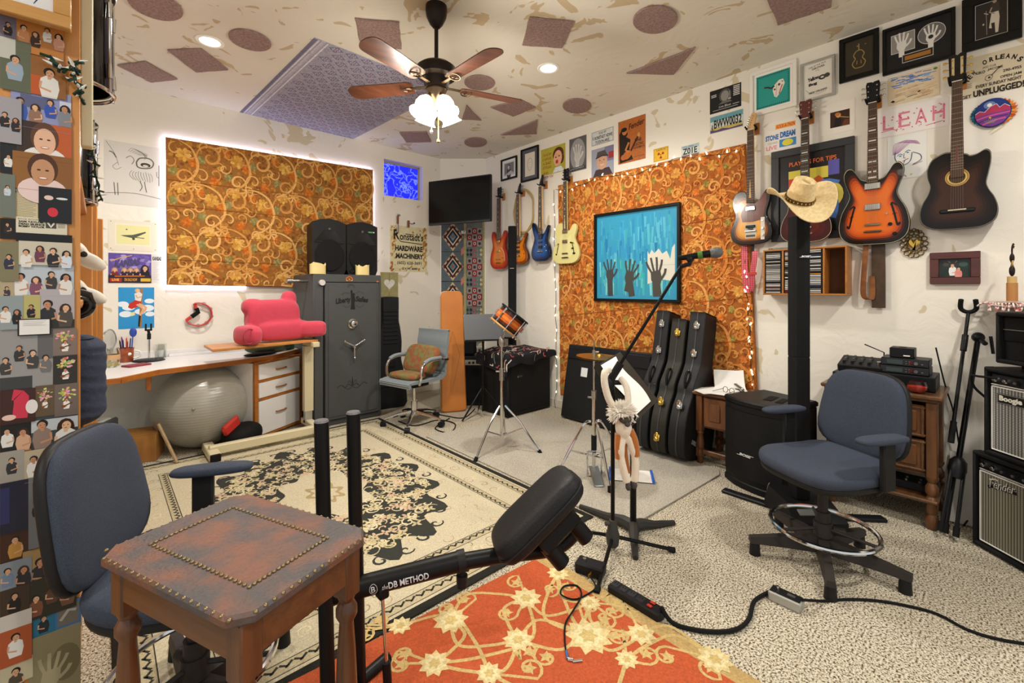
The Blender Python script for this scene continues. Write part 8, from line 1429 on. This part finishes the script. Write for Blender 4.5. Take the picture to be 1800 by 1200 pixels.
# ================================================================ SMALL THINGS ON THE FLOOR
p,q = fl(1086,1030,.04),fl(1150,1068,.04);c = (p+q) / 2;a = math.atan2(q.y-p.y,q.x-p.x);t = thing('power_strip','black power strip with red switches at the edge of the orange rug','power strip',(c.x,c.y,.002),a);obj('housing',MB().box((0,0,.022),(.25,.062,.04),.006),BLK,t)
for k in range(4): obj('outlet',MB().box((-.10+k*.042,0,.0425),(.032,.034,.002),.001),mat('outlet_grey','#2c2c2d',.5),t);obj('slot',MB().box((-.107+k*.042,.006,.044),(.003,.010,.001)).box((-.095+k*.042,.006,.044),(.003,.010,.001)),RUBBER,t)
for y in (-.012,.014): obj('red_switch',MB().box((.075,y,.045),(.022,.014,.006),.002),mat('red_rocker','#b02a18',.3),t)
cable('cable',[c+Vector((.012*0+math.cos(a)*.12,math.sin(a)*.12,.02))]+[fl(x,y,.012) for x,y in ((1185,1096),(1240,1109),(1290,1107),(1316,1088),(1326,1056),(1352,1040))],.0085,RUBBER,'thick black cable running from the power strip to the small silver box')
p,q = fl(1362,1040,.03),fl(1402,1058,.03);c2 = (p+q) / 2;a2 = math.atan2(q.y-p.y,q.x-p.x);t = thing('direct_box','small silver box with a black top between two cables on the carpet','junction box',(c2.x,c2.y,0),a2);obj('case',MB().box((0,0,.021),(.125,.06,.042),.005),mat('silver_case','#b4b4b0',.35,.7),t);obj('top_plate',MB().box((0,0,.0435),(.115,.05,.003),.001),BLK,t);obj('switch',MB().cyl((-.03,0,.045),(-.033,0,.062),.006,n=10),CHROME,t);obj('label',MB().box((.02,0,.0455),(.03,.016,.001)),STEEL,t)
cable('cable',[c2+Vector((math.cos(a2)*.06,math.sin(a2)*.06,.018))]+[fl(x,y,.007) for x,y in ((1450,1056),(1500,1053),(1560,1058),(1640,1076),(1700,1106),(1760,1124),(1840,1136))],.0055,RUBBER,'thin black cable running from the small silver box to the right edge')
p = fl(1038,996,.03);t = thing('effect_pedal','small black foot switch box beside the boom stand leg','pedal',(p.x,p.y,.001),a+.35);obj('case',MB().box((0,0,.027),(.135,.075,.05),.006),BLK,t);obj('jack',MB().cyl((.02,-.037,.03),(.02,-.075,.035),.007,n=10),BRASS,t);obj('foot_button',MB().cyl((-.03,0,.052),(-.03,0,.062),.009,n=12),STEEL,t)
P = [Vector((p.x,p.y,.03))+rotz(a+.35) @ Vector((.02,-.075,.006))] + [fl(x,y,.018+.004*(i in (3,7))) for i,(x,y) in enumerate(((1047,1030),(1036,1042),(1010,1053),(986,1044),(992,1030),(1014,1029),(1022,1046),(1008,1072),(994,1096),(993,1130),(998,1158)))]
t = thing('patch_cable','thin black patch lead with a right angle plug curled on the orange rug','cable',(0,0,0));obj('lead',MB().tube(smooth(P,6),.0036,6),RUBBER,t);e = P[-1];obj('plug',MB().cyl(e,e+Vector((.012,-.018,0)),.006,n=10).cyl(e+Vector((.006,-.018,0)),e+Vector((.035,-.038,0)),.004,n=8),CHROME,t);obj('blue_sleeve',MB().tube([P[-2].lerp(e,.5),e],.005,8),mat('blue_sleeve','#3a5a8a',.5),t)
cable('cable',[at(1371,826,2.86),fl(1352,850,.10),fl(1350,874,.02),fl(1358,888,.012),fl(1368,893,.012)],.006,mat('grey_cable','#5a5a58',.5),'grey cable curling from the bass speaker box to the power base')
# ================================================================ LEFT: PHOTO-COVERED CUPBOARD
YC = 2.02;XE = yplane(141,600,YC).x;PINE = wood('pine_ply','#c98b48','#b97a38',.45,.15,'z');CREAMB = mat('cream_painted_board','#d6cfae',.5)
t = thing('cupboard','tall pine cupboard at the left edge covered with photos','cupboard',(XE-.6,YC,0));hW = .6
obj('end_panel',MB().box((0,.011,1.3),(1.2,.022,2.6),.002),PINE,t);obj('shelf_side',MB().box((.30,.95,1.08),(.02,1.8,2.1)),CREAMB,t);obj('top_board',MB().box((.30,.95,2.14),(.6,1.8,.024),.003),PINE,t)
for z in (.80,1.30,1.72): obj('shelf',MB().box((.45,.95,z),(.30,1.78,.022),.003),PINE,t)
obj('face_post',MB().box((.595,1.0,1.07),(.05,.06,2.13),.004),PINE,t);obj('face_post',MB().box((.60,1.55,1.07),(.07,.05,2.13),.004),PINE,t);obj('face_post',MB().box((.635,1.72,1.32),(.05,.05,.92),.004),PINE,t);obj('foot_board',MB().box((.58,.9,.10),(.03,1.6,.2),.003),PINE,t);obj('white_upright',MB().box((.615,.06,2.3),(.03,.05,.95),.003),CREAMB,t)
lay = [0]
def spotC(x0,y0,x1,y1):
    lay[0] += 1;y = YC - .0012 - .0009 * (lay[0] % 6);xm = (x0+x1) / 2;a,b_ = yplane(x0,600,y),yplane(x1,600,y);z1 = yplane(xm,y0,y).z;z0 = yplane(xm,y1,y).z;return Vector(((a.x+b_.x)/2,y,(z0+z1)/2)),b_.x - a.x,z1 - z0,0.0
SK = ['#c99a78','#b98564','#d6ab88']
def ph(x0,y0,x1,y1,bg,ppl,label,extra=None,long_=True,cat='photograph',name='photo'):
    def d(A,w,h):
        if extra: extra(A,w,h)
        n = len(ppl);
        for i,c in enumerate(ppl): s_ = (min(w/n*.26,h*.15) if n > 1 else min(w*.15,h*.14)) * (.92,1.1,1)[(i+y0) % 3];figure(A,w*(i+.5)/n+(x0 % 5-2),h*(.30+.09*((i+y0) % 3)),s_,c,SK[(i+x0) % 3],['#1c1512','#3a2418','#241a14'][i % 3],None,long_ and i % 2 == 1)
        A.rect(0,h-.4,w,h,bg)
    return sheet(name,label,cat,spotC(x0,y0,x1,y1),d,bg,m=GLOSSY,th=.0006)
def face(bg2,hair,shirt,sk='#d9ad90'):
    def d(A,w,h): A.rect(60,0,100,h,bg2);A.ell(50,h*1.0,42,h*.36,shirt,20);A.ell(50,h*.40,w*.26,h*.42,hair,20);A.ell(50,h*.5,w*.2,h*.36,sk,20);A.ell(43,h*.44,3.4,2,'#3a2a22');A.ell(57,h*.44,3.4,2,'#3a2a22');A.ell(50,h*.66,8,3.4,'#b0604f');A.ell(50,h*.655,6.5,1.8,'#efe6dc')
    return d
def rects(*r):
    def d(A,w,h): [A.rect(a*w,b_*h,c*w,e*h,k) for a,b_,c,e,k in r]
    return d
def tree(A,w,h):
    rnd = random.Random(int(h*10))
    for k in range(34): a = rnd.uniform(0,6.3);r_ = rnd.uniform(.05,.30);A.ell(w*.5+w*r_*math.cos(a)*1.3,h*.3+h*r_*.7*math.sin(a),8,5,rnd.choice(['#b7b84a','#d88a9c','#c86a50','#cfd07a','#8fae5a','#e0a0b4']),8,a,False);A.y -= 2e-6
    figure(A,w*.5,h*.5,9,'#e6e2da','#c98a66','#2a1c14');A.line([(w*.3,h*.72),(w*.75,h*.6)],6,'#5a3420');A.ell(w*.38,h*.7,10,8,'#7a4424')
def txt(lines,c='#3a362e',n=0):
    def d(A,w,h):
        for i,s_ in enumerate(lines): A.fit(s_,w*(.5 if n == 0 else .32),h*(.08+i*.9/max(len(lines),3)),h*.62/max(len(lines),3),w*.86 if n == 0 else w*.56,c,.02)
        for k in range(n): A.rect(w*.08,h*(.2+k*.75/n),w*(.92-.1*(k % 3 == 2)),h*(.2+k*.75/n)+h*.012,'#8a826e',False)
    return d
Wt,Bk,Gy = '#d9d6d0','#26242a','#7c7f88'
ph(0,25,29,72,'#6e6878',[Bk],'dim purple-grey photo just under the oak frame at the left edge');ph(29,31,112,98,'#b5763a',['#c98a5a','#3a2a22',Wt,'#c9907a'],'warm orange photo of four people directly under the oak frame')
ph(0,70,54,160,'#5c6250',['#8fa0b0'],'photo of a man resting his head on his hand',rects((0,0,.5,.4,'#b9b8ae')));ph(54,103,116,170,'#8a5a2e',[Wt],'orange and brown photo of a person in white, behind the tangled lights',rects((0,.5,.35,1,'#b5562a')))
ph(0,172,38,252,'#9a979c',[Bk,Bk],'black and white photo of two people standing under a tree');ph(19,157,125,228,'#8a90b8',['#3a58a0','#8c6a5a','#2f4fa8',Gy],'bluish photo of a group on a sofa',rects((.15,.2,.7,.5,'#5a5f80'),(.8,.2,1,1,'#c4c8d8')))
ph(0,248,30,305,'#1e2024',[Wt],'dark photo with a pale shape at the left edge beside the wood-panelled portrait');ph(29,217,126,282,'#3a2a24',[],'close-up photo of a grinning boy in a white collar',face('#b5582a','#5a3a26','#dcd9d4'));ph(22,271,126,335,'#8a5c2c',[],'photo of a curly-haired person in pale pink before wood panelling',face('#84562a','#4a2c1a','#dcc4c0','#b98a66'))
ph(0,306,27,382,'#6a7268',['#b9c8d4'],'photo of a man in a pale blue shirt at the left edge');ph(68,330,126,392,'#1a1c20',[],'dark photo with a bright red shape beside the typed page',lambda A,w,h: (A.ell(w*.42,h*.7,16,20,'#c8303c'),A.ell(w*.3,h*.3,14,10,'#d8c0b4'),A.ell(w*.7,h*.3,18,5,'#d0d4d4')))
sheet('news_clipping','cream typed page pinned on the photo-covered cupboard','clipping',spotC(19,321,67,385),txt(['THE RECORD'],n=18),'#c9bc98',th=.0006);ph(0,384,28,420,'#1c1614',['#2a2422'],'dark photo of a guitarist at the left edge')
def clip_(A,w,h): A.text('BACK ROOM LOUNGE',4,3,70,4,'#4a463e');A.text('SAM TAYLOR',5,9,48,5.4,'#2a2620',.05);A.text('DEAD SILENCE',5,15.5,50,5.4,'#2a2620',.05);A.text('BOBBY TAYLOR',5,22,50,5.4,'#2a2620',.05);A.rect(57,7,78,26,'#4a4843');A.line([(61,10),(67.5,23),(74,10)],4.5,'#dcd8cc');[A.rect(81,7+k*3,96,8+k*3,'#8a8578',False) for k in range(6)]
sheet('news_clipping','newspaper strip with bold band names and a big letter V','clipping',spotC(28,384,118,412),clip_,'#cfc9b4',th=.0006);ph(28,411,127,426,'#141416',[],'long black strip under the newspaper strip')
ph(0,424,33,494,'#7a7458',['#2c3040'],'photo of a dark-haired man in a navy top at the left edge');ph(33,425,127,466,'#c2bba8',[Wt,'#6a3a4a',Bk,'#c9d4e0'],'photo of four people with linked arms before a stone wall');ph(25,466,130,520,'#b4bcc4',[Wt,'#7a4a5e','#3a3632',Wt],'photo of four people standing apart before a pale wall')
ph(0,494,25,520,'#a89a7c',['#3a3640'],'tiny tan photo at the left edge beside the photo of four standing people');ph(70,508,131,577,'#aaa4a8',['#2a2a2c','#4a443e'],'photo of a couple standing in dark clothes before a lilac wall',rects((0,.78,1,1,'#2c2a22')));ph(40,518,71,562,'#b0a868',['#1e1c1e'],'small olive photo of a person in a black shirt');ph(0,520,41,579,'#8a9496',[Wt,'#1e1a1c'],'photo of two faces tilted together at the left edge')
def note(A,w,h): A.rect(5,4,95,h-4,'#e0deda');[A.rect(16,10+k*6,84-(k % 3)*6,11+k*6,'#8a8a92') for k in range(4)]
sheet('framed_note','white handwritten note with a black border on the cupboard','note',spotC(31,560,90,589),note,'#1a1a1c',th=.0016);ph(0,578,93,688,'#8f8d8b',['#3a3a3a','#2e2e2e','#3c3c3c','#6a6a6a'],'large antique black and white family portrait',rects((0,.75,.6,1,'#3a3a3a'),(.7,.0,1,.5,'#5f5d5c')),False)
ph(93,577,135,625,'#7a6a60',[],'uppermost of four photos of a musician under a flowering tree',tree);ph(94,624,136,676,'#2c2824',[],'dark second photo of a musician under a flowering tree',tree);ph(62,677,96,731,'#5c4a34',[],'lower left of the four photos of a musician under a flowering tree',tree);ph(96,674,137,730,'#6a5c54',[],'lower right of the four photos of a musician under a flowering tree',tree)
ph(0,684,62,744,'#3a1c16',[],'photo of someone behind a bright red curtain',lambda A,w,h: (A.line([(w*.35,h*.15),(w*.6,h*.25),(w*.55,h*.85)],44,'#c43048',True,3),A.ell(w*.9,h*.55,18,30,'#dcd4d0'),A.ell(w*.25,h*.8,20,12,'#dcb8a8')));ph(0,741,56,792,'#18181a',[Wt,'#c9a080'],'dark photo of a couple in white at the left edge');ph(55,726,137,784,'#3c4044',['#8a7468',Wt],'photo of a couple sitting by a piano and a bicycle',rects((0,.15,1,.5,'#b4b8ba'),(0,.8,1,1,'#2e302e')))
ph(0,792,43,847,'#9a948a',['#2a2c34'],'photo of a bald man in a cluttered room');ph(43,786,132,840,'#b0a288',[Wt,'#6a2a3a',Bk],'photo of three people under an arched doorway');ph(0,845,55,934,'#16182e',[],'dark navy poster at the left edge',rects((0,.1,.3,.8,'#252a58')));ph(50,838,80,962,'#6a6a6c',['#1e1e1e'],'tall narrow black and white photo half hidden by the near stool');ph(0,930,56,990,'#3a1e12',['#b5823a'],'dark amber stage photo at the left edge')
ph(40,962,102,1016,'#9a7c4e',[Bk],'tan photo half hidden behind the near stool back');ph(0,984,56,1036,'#7c848c',['#6a7c92',Bk],'photo of two people before a blue doorway');ph(50,1010,134,1078,'#2c2a20',['#7a4a34','#5a3c30','#6a4a3a'],'dark photo of a long-haired band');ph(0,1032,52,1082,'#3a2c22',['#17171a'],'photo of a singer in a black vest');ph(0,1076,56,1166,'#a4502c',[Wt],'orange-red photo of a woman in profile',rects((0,0,1,.3,'#c2bcb4')))
ph(54,1068,97,1130,'#1f6a88',['#1c2630'],'teal pass with a dark figure at the bottom of the cupboard',lambda A,w,h: A.text('Linda',20,8,60,24,'#d8dcd8',0,.3));ph(97,1056,143,1116,'#3a6a9c',[],'blue pass with a grey picture',lambda A,w,h: (A.rect(10,10,90,h*.66,'#6c665c'),A.line([(20,h*.5),(50,h*.25),(80,h*.3)],14,'#a8a298'),A.rect(0,h*.86,w,h,'#c9c0a8'),A.text('ALL ACCESS',12,h*.88,76,h*.09,'#2a261e',.04)))
def hnd(A,w,h): A.ell(w*.7,h*.5,30,50,'#6e6448');hand(A,42,h*.62,19,'#a09676',0.1,1.2)
sheet('hand_photo','large sepia photo of an open hand at the foot of the cupboard','photograph',spotC(50,1108,142,1230),hnd,'#857b5c',m=GLOSSY,th=.0006);ph(0,1160,58,1200,'#b8ae90',['#4a4438'],'cream identity card at the lower left corner')
def d(A,w,h): A.line([(40,h*.55),(52,h*.75),(66,h*.8)],3,'#2a8a8c',True,4,True);A.line([(96,h*.86),(112,h*.66),(128,h*.6)],4,'#24305c',True,4,True)
p,w_,h_,_ = spotC(-40,-70,127,44);p.y -= .03;framed('framed_print','pale print in an oak frame at the top left corner above the photos','picture',(p,w_,h_,0),.04,wood('oak_frame','#c49352','#b4823f',.4,.2,'x'),d,'#dcdfe2',150,.03)
# drums stored on the cupboard
for (nm_,lab,y,r_,z0,z1,px) in (('tom_drum','black tom drum with chrome lugs standing at the top of the cupboard',2.62,.17,2.165,2.62,204),('floor_tom','second black drum with chrome lugs below the top drum in the cupboard',2.88,.13,1.735,2.125,173)):
    xr = yplane(px,600,y).x;cx_ = xr - r_ - .012;t = thing(nm_,lab,'drum',(cx_,y,z0));hh_ = z1 - z0;obj('shell',MB().lathe([(r_-.008,.03),(r_,.03),(r_,hh_-.02),(r_-.008,hh_-.02),(r_-.008,.03)],36,cap=False),EBON,t)
    for z in (.018,hh_-.01): obj('hoop',MB().ring((0,0,z),r_+.006,.008,36,8),BLKM if z > .1 else CHROME,t)
    obj('head',MB().cyl((0,0,hh_-.014),(0,0,hh_-.01),r_,n=32),mat('coated_drumhead','#e8e2d2',.6),t)
    for k in range(8): a = 2 * PI * k / 8 + .3;c_,s_ = math.cos(a) * (r_+.012),math.sin(a) * (r_+.012);obj('lug',MB().cyl((c_,s_,.01),(c_,s_,hh_),.0045,n=8).cyl((c_,s_,.07),(c_,s_,.13),.011,.008,10).cyl((c_,s_,hh_-.13),(c_,s_,hh_-.07),.008,.011,10),CHROME,t)
# skulls, horn, bolster
BONE = mat('bleached_bone','#ddd8cc',.6,bump=.2,bs=30);rnd = random.Random(1)
for lab,px,py,y,a in (('upper of two white animal skulls jutting from the cupboard shelf',148,452,2.50,.55),('lower white animal skull jutting from the cupboard shelf',147,514,2.50,.45)):
    p = yplane(px,py,y);t = thing('animal_skull',lab,'skull',p);b = MB(Matrix.Rotation(a,4,'Y'));b.sup((-.05,0,.0),(.06,.05,.045),n=18,m=12);b.sup((.02,0,-.004),(.06,.03,.03),n=18,m=12);b.sup((-.03,.035,.02),(.02,.02,.015),n=10,m=8);b.sup((-.03,-.035,.02),(.02,.02,.015),n=10,m=8);blob('cranium',b,BONE,t,.006,2)
    for s_ in (-1,1): obj('eye_socket',MB(Matrix.Rotation(a,4,'Y')).sup((-.008,s_*.036,.008),(.014,.008,.012),n=10,m=8),mat('dark_socket','#3a332c',.9),t)
    obj('horn_stub',MB(Matrix.Rotation(a,4,'Y')).tube(smooth([(-.07,0,.03),(-.12,0,.05),(-.18,0,.03)],4),[.018]*5+[.01]*4,10),BONE,t)
p = yplane(143,530,2.42);t = tag(obj('black_horn',MB().tube(smooth([(-.12,0,.03),(-.03,0,.02),(.02,0,0),(.012,0,-.04),(-.05,0,-.06)],4),[.035]*8+[.02]*9,12),EBON),'glossy black horn under the white skulls on the cupboard shelf','horn');t.location = p
yb = 2.46;zt,zb_ = yplane(165,588,yb).z,.813;xr = yplane(190,600,yb).x;t = thing('bolster','navy blue fabric bolster standing on end on the cupboard ledge','bolster',(xr-.098,yb,zb_));H_ = zt - zb_
def bf(u,v): a = 2 * PI * u;f = min(1,v*8,(1-v)*9) ** .4;r_ = (.093+.0016*math.sin(30*v+2.2*math.sin(a+5*v))+.0012*math.sin(53*v+3*a)) * (f if v < .99 else 0);return Vector((r_*math.cos(a),r_*math.sin(a),H_*v+.006*math.sin(2*a)*(v > .8)))
obj('cover',MB().grid(bf,36,60,True),mat('navy_cotton','#2b3347',.9,bump=.3,bs=60),t,angle=80);obj('gathered_end',MB().sup((.0,0,H_-.012),(.06,.06,.016),n=18,m=8),mat('navy_cotton','#2b3347',.9),t)
# tangle of fairy lights on the cupboard edge
P = [yplane(x,y,YC-.05) for x,y in ((88,100),(100,118),(125,122),(136,108),(128,130),(138,150))] + [yplane(x,y,YC-.03+.14*k) for k,(x,y) in enumerate(((140,165),(148,188),(158,215),(160,245),(164,275),(168,305),(174,335),(178,352)))]
t = thing('string_lights','green-wired clear string lights hanging down the corner of the cupboard','string lights',P[0]);P = [q-P[0] for q in P];w_ = smooth(P,5);obj('wire',MB().tube(w_,.0028,5).tube([q+Vector((.006*math.sin(i),-.004,.004*math.cos(i*1.7))) for i,q in enumerate(w_)],.0026,5),GRN,t);b0 = None;CLB = mat('clear_bulb','#e6e8e4',.1)
for i in range(0,len(w_)-1,2):
    if b0 is None:
        b0 = obj('bulb',MB().lathe([(0,.0),(.004,.004),(.004,.016),(.001,.028),(0,.03)],8),CLB,t);bb = b0;s0_ = obj('socket',MB().cyl((0,0,-.022),(0,0,.004),.0045,n=8),GRN,bb)
    else: bb = dup(b0,parent=t)
    bb.location = w_[i];bb.rotation_euler = (.6*math.sin(i*2.3),1.2+.5*math.cos(i*1.9),i*.9)
